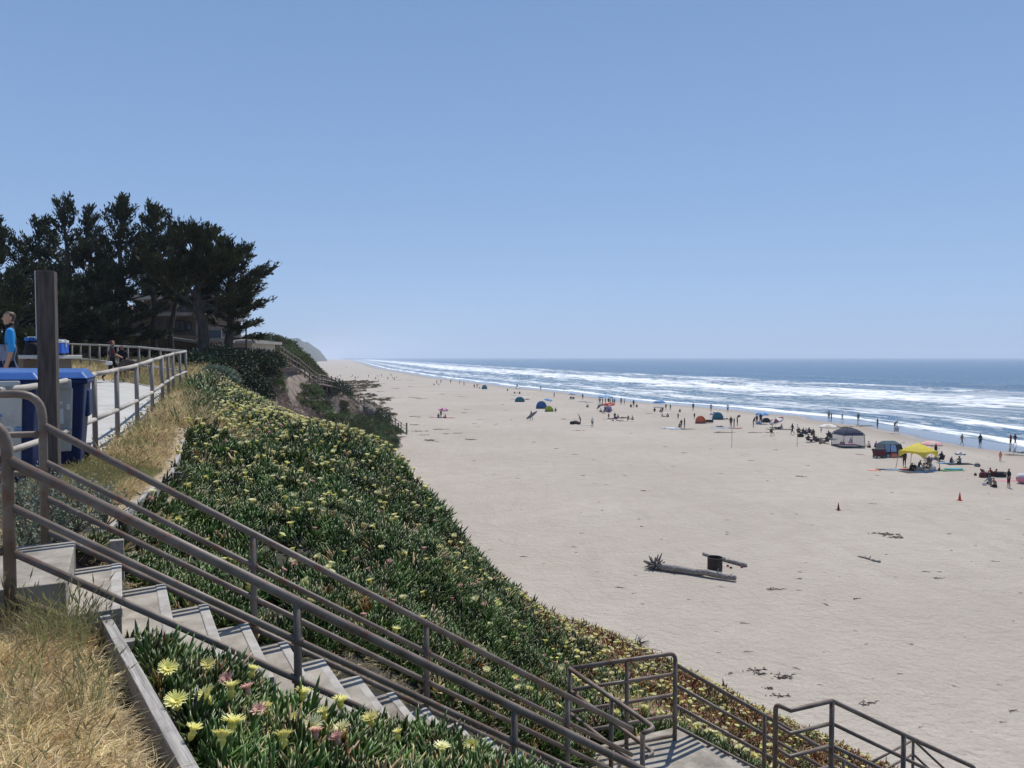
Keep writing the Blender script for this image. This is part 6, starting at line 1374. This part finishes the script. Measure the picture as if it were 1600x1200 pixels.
PP(1206.5, 681, 'walk', 1.65, LFT, 'cream', 'khaki', 'person in a hat and pale clothes walking left with a dark bag', shin='skin'); bag(G(1204, 681) + Vector((0, -.2, .6)), .55, 'black', 'dark bag carried by the pale-clothed walker'); PP(1238, 679, 'walk', 1.75, LFT, 'black', 'dark', 'dark-clad person walking alone left of the seated crowd', shin='dark')
g5 = [(1249, 679, 'chair', 'charcoal'), (1254, 680, 'chair', 'black'), (1258, 678, 'sit', 'grey'), (1263, 679, 'chair', 'navy'), (1268, 680, 'sit', 'dark'), (1272, 679, 'sit', 'maroon'), (1264, 691, 'chair', 'maroon'), (1271, 691, 'chair', 'charcoal'), (1281, 693, 'sit', 'khaki'), (1291, 693, 'chair', 'black'), (1296, 685, 'chair', 'navy'), (1299, 684, 'sit', 'dark')]
lb5 = ['leftmost seated person of the dark seated crowd', 'second seated person from the left, in black, slumped in a chair', 'grey-clad person sitting on the sand in the upper row', 'navy-clad person in a chair in the upper row', 'dark-clad person on the sand, fifth in the upper row', 'dark red clad person at the right of the upper row', 'dark red clad person in a chair in the lower row', 'charcoal-clad person in a chair in the lower row', 'khaki-clad person on the sand in the lower row', 'black-clad person in a chair nearest the screen tent', 'navy-clad person beneath the white umbrella by the screen tent', 'dark figure tight against the screen tent wall']
for i, (a, b_, k_, c_) in enumerate(g5):
    PP(a, b_, k_, 1.72, [TOCAM, AWAY, RGT, LFT][i % 4] + .3, c_, 'dark', lb5[i], 'seated crowd left of the screen tent', shin='dark' if i % 2 else 'skin')
    if k_ == 'chair': chair(G(a, b_), [TOCAM, AWAY, RGT, LFT][i % 4] + .3, ('charcoal', 'navy', 'maroon')[i % 3], ('charcoal', 'navy', 'dark red')[i % 3] + ' folding chair of the ' + ('upper row, no. ' if 0 else '') + ('upper row at its left end', 'upper row beside the first', '', 'upper row near its middle', '', '', 'lower row at its left end', 'lower row second from its left', '', 'lower row nearest the screen tent', 'pair beneath the white umbrella')[i], 'folding chairs of the seated crowd')
bag(G(1251, 683), .9, 'black', 'black bag at the left end of the seated crowd'); bag(G(1277, 690), .9, 'charcoal', 'charcoal bag in the middle of the seated crowd'); bag(G(1286, 692), .8, 'white', 'white bag in the lower row of the seated crowd')
umbrella(1293.5, 685, 1.3, 2.05, 'white', 'cream', 'clean white umbrella standing left of the screen tent'); PP(1283, 676, 'stand', .7, AWAY, 'dark', 'dark', 'tiny dark toddler behind the seated crowd')
# screen tent
q = G(1325, 697.5); st_ = empty('screen_tent', q, .12, 'large tent with navy domed roof and pale mesh walls', 'tent'); hw, hz = 1.45, 1.6
mesh_m = mat('tent_mesh', (.48, .49, .52), .8, alpha=.33)
for k, (a, b_) in enumerate((((-1, -1), (1, -1)), ((1, -1), (1, 1)), ((1, 1), (-1, 1)), ((-1, 1), (-1, -1)))):
    p = [Vector((a[0] * hw, a[1] * hw, 0)), Vector((b_[0] * hw, b_[1] * hw, 0)), Vector((b_[0] * hw * .95, b_[1] * hw * .95, hz)), Vector((a[0] * hw * .95, a[1] * hw * .95, hz))]
    w_ = MB(); n_ = 12
    for i in range(n_):
        f0, f1 = i / n_, (i + 1) / n_; o0, o1 = [.03 * math.sin(f * 40) for f in (f0, f1)]; nn_ = Vector((a[1] + b_[1], -(a[0] + b_[0]), 0)).normalized()
        w_._add([p[0].lerp(p[1], f0) + nn_ * o0, p[0].lerp(p[1], f1) + nn_ * o1, p[3].lerp(p[2], f1), p[3].lerp(p[2], f0)], [(0, 1, 2, 3)])
    w_.build('mesh_wall', mesh_m, st_); MB().tube([p[0], p[3]], .04, 6).build('corner_pole', cm('grey'), st_); MB().box((p[0] + p[1]) / 2 + Vector((0, 0, .08)), ((p[1] - p[0]).length, .03, .16), rz=math.atan2((p[1] - p[0]).y, (p[1] - p[0]).x)).build('ground_skirt', cm('charcoal'), st_)
rf = MB(); n_ = 12
def rp_(i, j):
    x, y = -1 + 2 * i / n_, -1 + 2 * j / n_; m_ = max(abs(x), abs(y)); return Vector((x * hw * 1.0, y * hw * 1.0, hz - .06 + .85 * (1 - m_ ** 2.2) ** .8 * (1 - .12 * (1 - abs(abs(x) - abs(y))) * m_)))
for i in range(n_):
    for j in range(n_): rf._add([rp_(i, j), rp_(i + 1, j), rp_(i + 1, j + 1), rp_(i, j + 1)], [(0, 1, 2, 3)], 0)
o = rf.build('domed_roof', cm('navy'), st_); o.modifiers.new('t', 'SOLIDIFY').thickness = .02
for s in (-1, 1): MB().tube([Vector(rp_(k, k if s > 0 else n_ - k)) + Vector((0, 0, .03)) for k in range(n_ + 1)], .035, 5).build('roof_pole', cm('charcoal'), st_)
flat(1322, 695, 2.4, 1.2, .1, 'pink', 'pink blanket inside the screen tent', th=.15); bag(G(1316, 695.5), .8, 'maroon', 'dark red bag inside the screen tent'); PP(1331, 693, 'sit', 1.7, LFT, 'charcoal', 'dark', 'dark figure seated inside the screen tent at its right wall'); flat(1320, 700, 1.8, .6, .1, 'charcoal', 'dark towel in front of the screen tent')
for i, (a, b_, h_, c_, e_, lb) in enumerate(((1295, 656.5, 1.85, 'skin', 'navy', 'taller wader at the left of the pair in the wash above the screen tent'), (1299, 657.5, 1.55, 'grey', 'dark', 'shorter wader of the pair in the wash above the screen tent'), (1316, 658, 1.45, 'lblue', 'grey', 'faint pale child wading alone above the screen tent'), (1341, 660, 1.8, 'tan', 'charcoal', 'tall bare-chested wader with his reflection below him'), (1371, 669, 1.7, 'black', 'navy', 'person in black standing at the edge of the wet sand'), (1503, 696, 1.6, 'khaki', 'khaki', 'khaki-clad child walking on damp sand, left of two'), (1531.5, 698, 1.75, 'charcoal', 'black', 'dark-clad adult walking on damp sand, right of two'), (1579, 696.5, 1.6, 'red', 'dark', 'person in red at the waterline at the right edge'), (1586, 696.5, 1.7, 'dark', 'grey', 'dark figure beside the red-clad person at the waterline'), (1563, 721, 1.15, 'salmon', 'salmon', 'small child in a salmon swimsuit walking alone'))):
    PP(a, b_, ('stand', 'stand2', 'walk')[i % 3], h_, [AWAY, LFT, RGT][i % 3], c_, e_, lb)
PP(1397.5, 670.5, 'bend', 1.7, RGT, 'black', 'brown', 'person bending down at the wet sand with a white bundle'); bag(G(1401, 671), .9, 'white', 'white bundle held by the person bending at the wet sand')
PP(1359.5, 699, 'sit', 1.7, LFT, 'white', 'black', 'person in white sitting between screen tent and cabin tent'); PP(1367, 699, 'sit', 1.6, RGT, 'purple', 'dark', 'purple-clad person seated at the corner of the cabin tent')
# cabin tent
q = G(1389, 713); ct = empty('cabin_tent', q, .1, 'blue-topped cabin tent with grey walls and open windows', 'tent'); bx_, by__, h1, h2 = 1.35, 1.0, 1.15, 1.8
mb = MB(); lo_ = [(-bx_, -by__, 0), (bx_, -by__, 0), (bx_, by__, 0), (-bx_, by__, 0)]; md = [(-bx_ * .93, -by__ * .93, .6), (bx_ * .93, -by__ * .93, .6), (bx_ * .93, by__ * .93, .6), (-bx_ * .93, by__ * .93, .6)]
MBw = MB(); MBw._add(lo_ + md, [(0, 1, 5, 4), (1, 2, 6, 5), (2, 3, 7, 6), (3, 0, 4, 7)]); MBw.build('lower_wall', cm('charcoal'), ct)
hi_ = [(-bx_ * .72, -by__ * .7, h1 + .35), (bx_ * .72, -by__ * .7, h1 + .35), (bx_ * .72, by__ * .7, h1 + .35), (-bx_ * .72, by__ * .7, h1 + .35)]
b3 = MB(); b3._add(md + hi_, [(1, 2, 6, 5), (2, 3, 7, 6), (3, 0, 4, 7)]); b3.build('upper_wall', cm('grey'), ct)
for k, (x0, x1) in enumerate(((-.93, -.34), (-.28, .30), (.36, .93))):
    p = lambda f, t: Vector((bx_ * (f * (.93 * (1 - t) + .72 * t) / .93), -by__ * (.93 * (1 - t) + .70 * t) - .005, .6 + (h1 - .25) * t))
    MB()._add([p(x0, .05), p(x1, .05), p(x1, .9), p(x0, .9)], [(0, 1, 2, 3)]).build('window', (cm('lblue'), MT['window_glass'], cm('charcoal'))[k], ct)
for f in (-.95, -.31, .33, .95): MB().tube([Vector((bx_ * f, -by__, 0)), Vector((bx_ * f * .93, -by__ * .94, .6)), Vector((bx_ * f * .74, -by__ * .72, h1 + .36))], .035, 5).build('wall_pole', cm('navy'), ct)
tp_ = MB(); tp_._add([Vector(v) for v in hi_] + [(-bx_ * .45, -.1, h2), (bx_ * .45, -.1, h2), (bx_ * .45, .2, h2), (-bx_ * .45, .2, h2)], [(0, 1, 5, 4), (1, 2, 6, 5), (2, 3, 7, 6), (3, 0, 4, 7), (4, 5, 6, 7)]); tp_.build('roof', cm('slate'), ct)
PP(1397, 708, 'sit', 1.6, TOCAM, 'dark', 'black', 'dark figure seated inside the cabin tent window'); bag(G(1402, 713), .8, 'white', 'white bag at the right foot of the cabin tent'); bag(G(1388, 714.5), .6, 'white', 'small white bag in front of the cabin tent')
cooler('', 0, 0, 1, .1, .1, .1, cm('red'), cm('red')) if False else None
q = G(1396, 715); e_ = empty('cooler', q, .1, 'red cooler with white lid before the cabin tent', 'cooler'); bevel(MB().box((0, 0, .2), (.6, .4, .4)).build('body', cm('salmon'), e_), .03); bevel(MB().box((0, 0, .44), (.64, .44, .1)).build('lid', cm('red'), e_), .02)
q = G(1373.5, 715); wg = empty('beach_wagon', q, .05, 'dark red folding wagon with small wheels before the cabin tent', 'wagon')
bevel(MB().box((0, 0, .55), (1.15, .6, .6), taper=1.15).build('basket', cm('maroon'), wg), .04); MB().box((0, 0, .92), (1.3, .7, .16)).build('load', cm('charcoal'), wg); MB().tube([(-.55, 0, .5), (-1.0, -.1, 1.0)], .02, 5).build('handle', cm('black'), wg)
for sx in (-1, 1):
    for sy in (-1, 1): MB().tube([(sx * .45, sy * .28, .14), (sx * .45, sy * .36, .14)], .14, 12).build('wheel', cm('grey'), wg)
# yellow canopy
yel = mat('canopy_yellow', (.78, .64, .06), .7, transl=.3)
e_, cq = canopy(1434, 733, 3.0, 1.95, yel, cm('cream'), 'yellow canopy with cream splayed legs, brightest shelter on the beach', .8, .42, .62)
yy_ = [(1413, 729, 'stand', 'black', AWAY, 'figure in black standing at the left leg of the yellow canopy'), (1422, 736, 'sit', 'black', RGT, 'black-clad person seated at the front of the yellow canopy'), (1435, 731, 'sitback', 'navy', LFT, 'navy-clad person leaning back under the yellow canopy'), (1449, 729, 'chair', 'charcoal', LFT, 'charcoal-clad person in a chair under the yellow canopy'), (1454, 733, 'sit', 'grey', AWAY, 'grey-clad person at the right leg of the yellow canopy'), (1443, 734, 'lie', 'lblue', RGT, 'person in pale blue lying under the yellow canopy')]
for a, b_, k_, c_, r_, lb in yy_: PP(a, b_, k_, 1.7, r_, c_, 'dark', lb, 'people under the yellow canopy', shin='dark' if c_ == 'black' else 'skin')
chair(G(1449, 729), LFT, 'charcoal', 'charcoal chair under the yellow canopy'); flat(1432, 737.5, 3.2, 1.6, .2, 'charcoal', 'dark blanket at the front of the yellow canopy'); flat(1446, 737, 2.4, 1.2, .2, 'lblue', 'pale blue towel under the yellow canopy'); flat(1414, 733.5, 1.4, .8, .2, 'red', 'red towel outside the left leg of the yellow canopy'); bag(G(1427, 733), .8, 'dark', 'dark bag in the shade of the yellow canopy'); bag(G(1458, 735), .7, 'white', 'white bag by the right leg of the yellow canopy')
umbrella(1455.5, 715, 1.15, 1.9, 'pink', 'cream', 'pale pink umbrella rising behind the yellow canopy'); PP(1462, 718, 'stand2', 1.8, RGT, 'black', 'dark', 'tall person in black standing under the pale pink umbrella', shin='black'); PP(1470, 721, 'chair', 1.75, AWAY, 'black', 'dark', 'person in black in a chair seen from behind'); chair(G(1470, 721), AWAY, 'black', 'black chair right of the pale pink umbrella'); PP(1485, 723, 'sit', 1.4, RGT, 'navy', 'jean', 'navy-clad child seated between black chair and white-topped shade'); flat(1480, 723.5, 2.0, 1.0, 0, 'lblue', 'pale blue towel between the black chair and the white-topped shade')
umbrella(1500, 724, .55, 1.25, 'white', 'grey', 'small white domed parasol over a hunched figure'); PP(1500, 724, 'sit', 1.6, AWAY, 'grey', 'black', 'hunched figure beneath the small white parasol', shin='black'); flat(1498, 725, 2.8, 1.4, 0, 'black', 'black blanket beneath the small white parasol')
board(1490, 733.5, 2.0, .9, 'teal', 'green and teal board lying right of the yellow canopy', (0, 0, .05), name='body_board', cat='board'); flat(1486, 735, 2.4, 1.1, .1, 'green', 'pale green towel under the teal board'); flat(1366, 735, 1.1, .7, .1, 'salmon', 'small orange towel on bare sand left of the dark boards'); board(1383, 734, 2.0, .5, 'charcoal', 'charcoal board lying left of the yellow canopy', (0, 0, 0)); board(1395, 734.5, 1.9, .5, 'lblue', 'blue-grey board lying beside the yellow canopy', (0, 0, .08))
q = G(1467.5, 736); sv = empty('shovel', q, 0, 'shovel stuck upright in the sand right of the yellow canopy', 'shovel'); MB().tube([(0, 0, .25), (0, 0, 1.15)], .018, 6).build('shaft', cm('brown'), sv); MB()._add([(-.12, 0, .3), (.12, 0, .3), (.11, .02, .05), (0, .03, -.05), (-.11, .02, .05)], [(0, 1, 2, 3, 4)]).build('blade', cm('dark'), sv); MB().tube([(-.08, 0, 1.15), (.08, 0, 1.15)], .018, 6).build('grip', cm('dark'), sv)
PP(1527, 729, 'stand', .0001 + .6, AWAY, 'grey', 'grey', 'grey toddler crouching on bare sand') if False else bag(G(1527, 729), .6, 'grey', 'small grey pack left alone on the sand')
# right-hand camp
PP(1550, 744, 'sit', 1.7, LFT, 'red', 'dark', 'person in red seated at the back of the right-hand camp', hair='maroon'); PP(1554, 745, 'sit', 1.6, RGT, 'maroon', 'dark', 'dark red clad person seated close to the one in red'); bevel(tag(MB().box((0, 0, .25), (1.0, .6, .45)).build('storage_box', cm('dark'), None, loc=G(1562, 745)), 'black box at the right of the right-hand camp', 'box'), .05)
chair(G(1540, 745), RGT, 'maroon', 'dark red chair of the right-hand camp'); bag(G(1536, 746), .9, 'maroon', 'dark red bag of the right-hand camp'); bag(G(1543, 746), .8, 'black', 'black bag of the right-hand camp'); bag(G(1524, 743), .4, 'charcoal', 'small dark bundle left of the right-hand camp')
PP(1547.5, 757, 'sit', 1.7, AWAY, 'grey', 'black', 'grey-clad person of the seated pair nearest the camera', shin='black'); PP(1555.5, 761, 'sit', 1.75, LFT, 'khaki', 'black', 'khaki-clad person of the seated pair nearest the camera', shin='black'); bag(G(1538, 758), .5, 'white', 'small white bundle beside the nearest seated pair'); flat(1565, 751, 2.6, .5, 0, 'pink', 'narrow pink towel left of the standing person in black')
PP(1576, 762, 'stand2', 1.7, LFT, 'black', 'maroon', 'person in black top standing nearest the camera on the right', shin='skin')
o = MB(); o.lathe((0, 0, .45), [(.001, -.45)] + [(math.cos(t) * .45, math.sin(t) * .45) for t in np.linspace(-1.4, 1.4, 9)] + [(.001, .45)], 16); o = o.build('beach_ball', cm('pink'), None, smooth=True, loc=G(1596, 755)); tag(o, 'pink and white ball-shaped float cut by the right edge', 'beach ball'); MB().lathe((0, 0, .45), [(math.cos(t) * .46, math.sin(t) * .46) for t in np.linspace(.3, 1.4, 5)], 16).build('white_cap', cm('white'), o, smooth=True)
def cone(px, py, h_, m_, label):
    e_ = empty('traffic_cone', G(px, py), .3, label, 'cone'); MB().box((0, 0, .02), (h_ * .55, h_ * .55, .04)).build('base', m_, e_); MB().lathe((0, 0, .04), [(h_ * .2, 0), (h_ * .04, h_), (.001, h_)], 12).build('cone_body', m_, e_, smooth=True)
cone(1499.5, 782, .62, MT['cone_orange'], 'bright orange traffic cone, nearer the seated people'); cone(1310, 797, .52, col_mat('cone_dull', (.20, .03, .025)), 'dull dark red traffic cone standing alone mid-beach')
# tiny figures far along the beach
far_p = [(541, 575), (528, 589), (532, 590), (548, 589), (551, 589), (555, 593), (560, 590), (576, 590), (590, 588), (596, 589), (587, 594), (592, 595), (611, 588), (613, 591), (606, 594), (616, 595), (620, 590)]
fc = ['dark', 'navy', 'grey', 'brown', 'teal', 'charcoal']
for i, (a, b_) in enumerate(far_p): PP(a, b_, ('stand', 'sit', 'walk', 'sit', 'stand2')[i % 5], 1.75, i * 1.3, fc[i % 6], 'dark', 'tiny far-off beachgoer on the hazy stretch beyond the wooden stairs', 'far-off beachgoers')
for i, (a, b_, k_, c_) in enumerate(((678, 602, 'sit', 'charcoal'), (682.5, 600, 'stand', 'navy'), (686, 601.5, 'sit', 'grey'), (689, 599, 'stand', 'dark'), (704, 599, 'stand', 'dark'), (718, 600, 'walk', 'grey'), (725, 603, 'stand2', 'charcoal'), (741, 607, 'stand', 'red'), (745.5, 607, 'stand2', 'maroon'), (750, 607, 'sit', 'salmon'), (882, 609.5, 'sit', 'dark'))):
    PP(a, b_, k_, 1.7, i * .9, c_, 'dark', ('seated charcoal figure leftmost of the far group at the wet sand', 'far navy figure standing above the seated one', 'far grey figure seated by the navy one', 'far dark figure at the wet sand, right of the navy one', 'lone far dark figure standing at the wet sand', 'far grey walker between two lone figures', 'far charcoal figure standing left of the teal tent', 'far figure in red standing left of the small teal tent', 'far figure in dark red close to the small teal tent', 'far salmon figure seated at the small teal tent', 'far dark figure sitting at the waterline')[i])
dome_tent(757, 608, 2.6, 1.8, 1.7, 'teal', 'blue', 'small far teal tent by the wet sand'); flat(641, 594, 4, 1, 0, 'charcoal', 'far dark blanket on the sand beyond the stairs')
PP(592, 692.0, 'lie', 1.6, 2.6, 'pink', 'white', 'pale sunbather lying at the foot of the far bank'); bag(G(599, 693.5), .7, 'maroon', 'dark bag at the foot of the far bank')

# ------------------------------------------------------------------ driftwood, fire ring, kelp
def log(label, p0, p1, r0_, r1_, seed, root=False, name='driftwood_log'):
    a, b_ = G(*p0), G(*p1); e_ = empty(name, (a + b_) / 2, 0, label, 'log'); rg = random.Random(seed); n = 9; O = e_.location
    pts = [a.lerp(b_, i / (n - 1)) - O + Vector((rg.gauss(0, .03), rg.gauss(0, .03), r0_ * .75 + rg.gauss(0, .02) + .02 * math.sin(math.pi * i / (n - 1)))) for i in range(n)]
    MB().tube(pts, [r0_ + (r1_ - r0_) * i / (n - 1) + rg.gauss(0, .012) for i in range(n)], 9).build('trunk', MT['driftwood'], e_, smooth=True)
    for k in range(3): i = rg.randrange(2, n - 1); d = Vector((rg.gauss(0, 1), rg.gauss(0, 1), .8)).normalized(); MB().tube([pts[i], pts[i] + d * (r0_ + .14)], [.05, .02], 5).build('branch_stub', MT['driftwood'], e_)
    if root:
        ax_ = (pts[0] - pts[1]).normalized()
        for k in range(38):
            d = (ax_ * .45 + Vector((rg.gauss(0, 1), rg.gauss(0, 1), rg.gauss(.45, .8)))).normalized(); m_ = pts[0] + d * .26; m_.z = max(m_.z, .02 ); t_ = pts[0] + d * rg.uniform(.4, .72) + Vector((rg.gauss(0, .08), rg.gauss(0, .08), .08)); t_.z = max(t_.z, .02)
            MB().tube([pts[0], m_, t_], [.11, .075, .022], 5).build('root', MT['drift_root'], e_)
log('long pale driftwood log with a spiky dark root end', (1024, 889), (1150, 909), .23, .13, 1, True); log('shorter dark driftwood log lying behind the steel fire ring', (1097, 867), (1167, 886), .10, .14, 2); log('small dark stick of driftwood alone on the right', (1341, 870), (1375, 879), .05, .09, 3)
q = G(1117, 889); fr_ = empty('fire_ring', q, 0, 'rusty black steel fire ring between two driftwood logs', 'fire ring'); MB().lathe((0, 0, -.05), [(.40, 0), (.40, .66), (.43, .68), (.43, .70), (.385, .70), (.385, .0)], 28).build('steel_ring', MT['ring_steel'], fr_); MB().lathe((0, 0, .18), [(.001, .06), (.2, .04), (.385, 0)], 20).build('ash_bed', MT['char'], fr_)
for (a, b_, c_) in ((1137, 885, 'red'), (1159, 887, 'red'), (1142, 888, 'charcoal')): tag(MB().box((0, 0, .04), (.12, .08, .09)).build('litter_piece', cm(c_), None, loc=G(a, b_)), 'small bit of litter on the sand beside the fire ring', 'litter', 'litter bits by the fire ring')
kelp_me = []
for s in range(5):
    g = random.Random(300 + s); mb = MB()
    for k in range(16):
        x, y = g.gauss(0, .45), g.gauss(0, .16); a = g.gauss(0, .5); L_ = g.uniform(.2, .6); d = Vector((math.cos(a), math.sin(a), 0)) * L_
        mb.tube([(x, y, .01), Vector((x, y, .05 + g.uniform(0, .06))) + d * .5, Vector((x, y, .01)) + d + Vector((g.gauss(0, .08), g.gauss(0, .08), 0))], [.015, .035, .008], 4)
    kelp_me.append(mb.me('kelp', MT['kelp']))
kl = [(505, 580, 2.5), (575, 583, 3), (548, 597, 4), (560, 600, 3.5), (596, 600, 4), (618, 607, 4), (602, 621, 3.5), (612, 622, 3), (640, 621, 2.2), (648, 622, 2.4), (654, 623, 2.6), (660, 623, 2), (674, 652, 1.6), (642, 651, 2.2), (652, 652, 1.4), (647, 664, 2.4), (652, 674, 2.6), (670, 688, 3), (680, 671, 2.2), (712, 677, 1.6), (734, 687, 2.6), (660, 680, 1.5), (696, 678, 1.4), (620, 594, 3), (640, 590, 3), (690, 616, 3), (720, 620, 2.5), (724, 645, 1.6), (726, 640, 1.3), (774, 663, .8), (834, 691, .7), (902, 673, 1.8), (880, 655, 1.6), (1310, 668, 4), (1345, 666, 4.5), (1411, 692, .8), (1394, 678, 1.6), (1200, 676, 2), (1120, 676, 3), (1175, 676, 2.5), (1212, 703, .7), (1420, 705, 2), (1590, 707, 3), (1575, 711, 2.5), (1340, 710, 1), (1262, 728, .6), (1178, 1048, .8), (1185, 1053, .7), (1215, 1058, .8), (1222, 1060, .6), (1200, 1076, .5), (1214, 1088, .7), (1002, 823, .3), (1110, 1092, .4), (1385, 836, 1.6), (1398, 840, 1.6), (1372, 834, 1.2), (640, 604, 2.4), (590, 612, 3)]
for i, (a, b_, s_) in enumerate(kl):
    o = link('kelp_clump', kelp_me[i % 5], None, None, G(a, b_) - Vector((0, 0, .01)), (0, 0, random.gauss(0, .35)), (s_ * .55, s_ * .7, min(1.2, .35 + s_ * .2))); tag(o, 'flat dark clump of dried kelp lying on the pale sand', 'kelp', 'kelp clumps strewn over the beach')
# dead branch at the toe of the slope
q = G(1000, 1016); q.z = max(q.z, T(q.x, q.y)) + .02; db = empty('dead_branch', q, 0, 'tangled dark dead branch on the sand at the foot of the ice plant', 'dead branch'); rg = random.Random(5)
for k in range(34): a = rg.uniform(-.6, 2.4); L_ = rg.uniform(.4, 1.15); b0 = Vector((rg.gauss(-.25, .15), rg.gauss(0, .15), .03)); t_ = b0 + Vector((math.cos(a) * L_ * .8, rg.gauss(0, .2), abs(math.sin(a)) * L_ * .5)); MB().tube([b0, b0.lerp(t_, .5) + Vector((0, 0, .08)), t_], [.03, .018, .006], 4).build('twig', MT['drift_root'], db)
# fine wrack and footprints' debris, uncountable
pts = []
for _ in range(5200):
    a, b_ = rng.uniform(500, 1600), 600 + 560 * rng.uniform() ** 2.2; q = G(a, b_) if _ < 420 else None
    if q is None: break
    if T(q.x, q.y) < q.z + .2 or q.x > 10 or q.y > 60:
        d_, _s = shore(q.x, q.y)
        if d_[0] < -9: pts.append(tuple(q))
pts = np.array(pts); SPK = [src('speck', k_) for k_ in kelp_me]
scatter('wrack_specks', pts, np.stack([pts[:, 0] * 0, pts[:, 0] * 0, rng.normal(0, .4, len(pts))], 1), np.clip(rng.lognormal(-1.9, .5, len(pts)) * (pts[:, 1] / 60) ** .5, .05, 1.2), rng.integers(0, 5, len(pts)), SPK, None, 'tiny dark specks of wrack scattered over the beach sand', 'wrack')

# ------------------------------------------------------------------ the air
hz_m = bpy.data.materials.new('haze'); hz_m.use_nodes = True; hn = hz_m.node_tree; hn.nodes.remove(hn.nodes['Principled BSDF']); pv = hn.nodes.new('ShaderNodeVolumePrincipled')
pv.inputs['Color'].default_value = (.80, .88, 1.0, 1); pv.inputs['Density'].default_value = 2.1e-4; pv.inputs['Anisotropy'].default_value = .1; hn.links.new(pv.outputs[0], hn.nodes['Material Output'].inputs['Volume'])
o = MB().box((0, 2900, 47.5), (21000, 14400, 109)).build('haze', hz_m); tag(o, kind='stuff', label='thin bright sea haze over the beach and water')
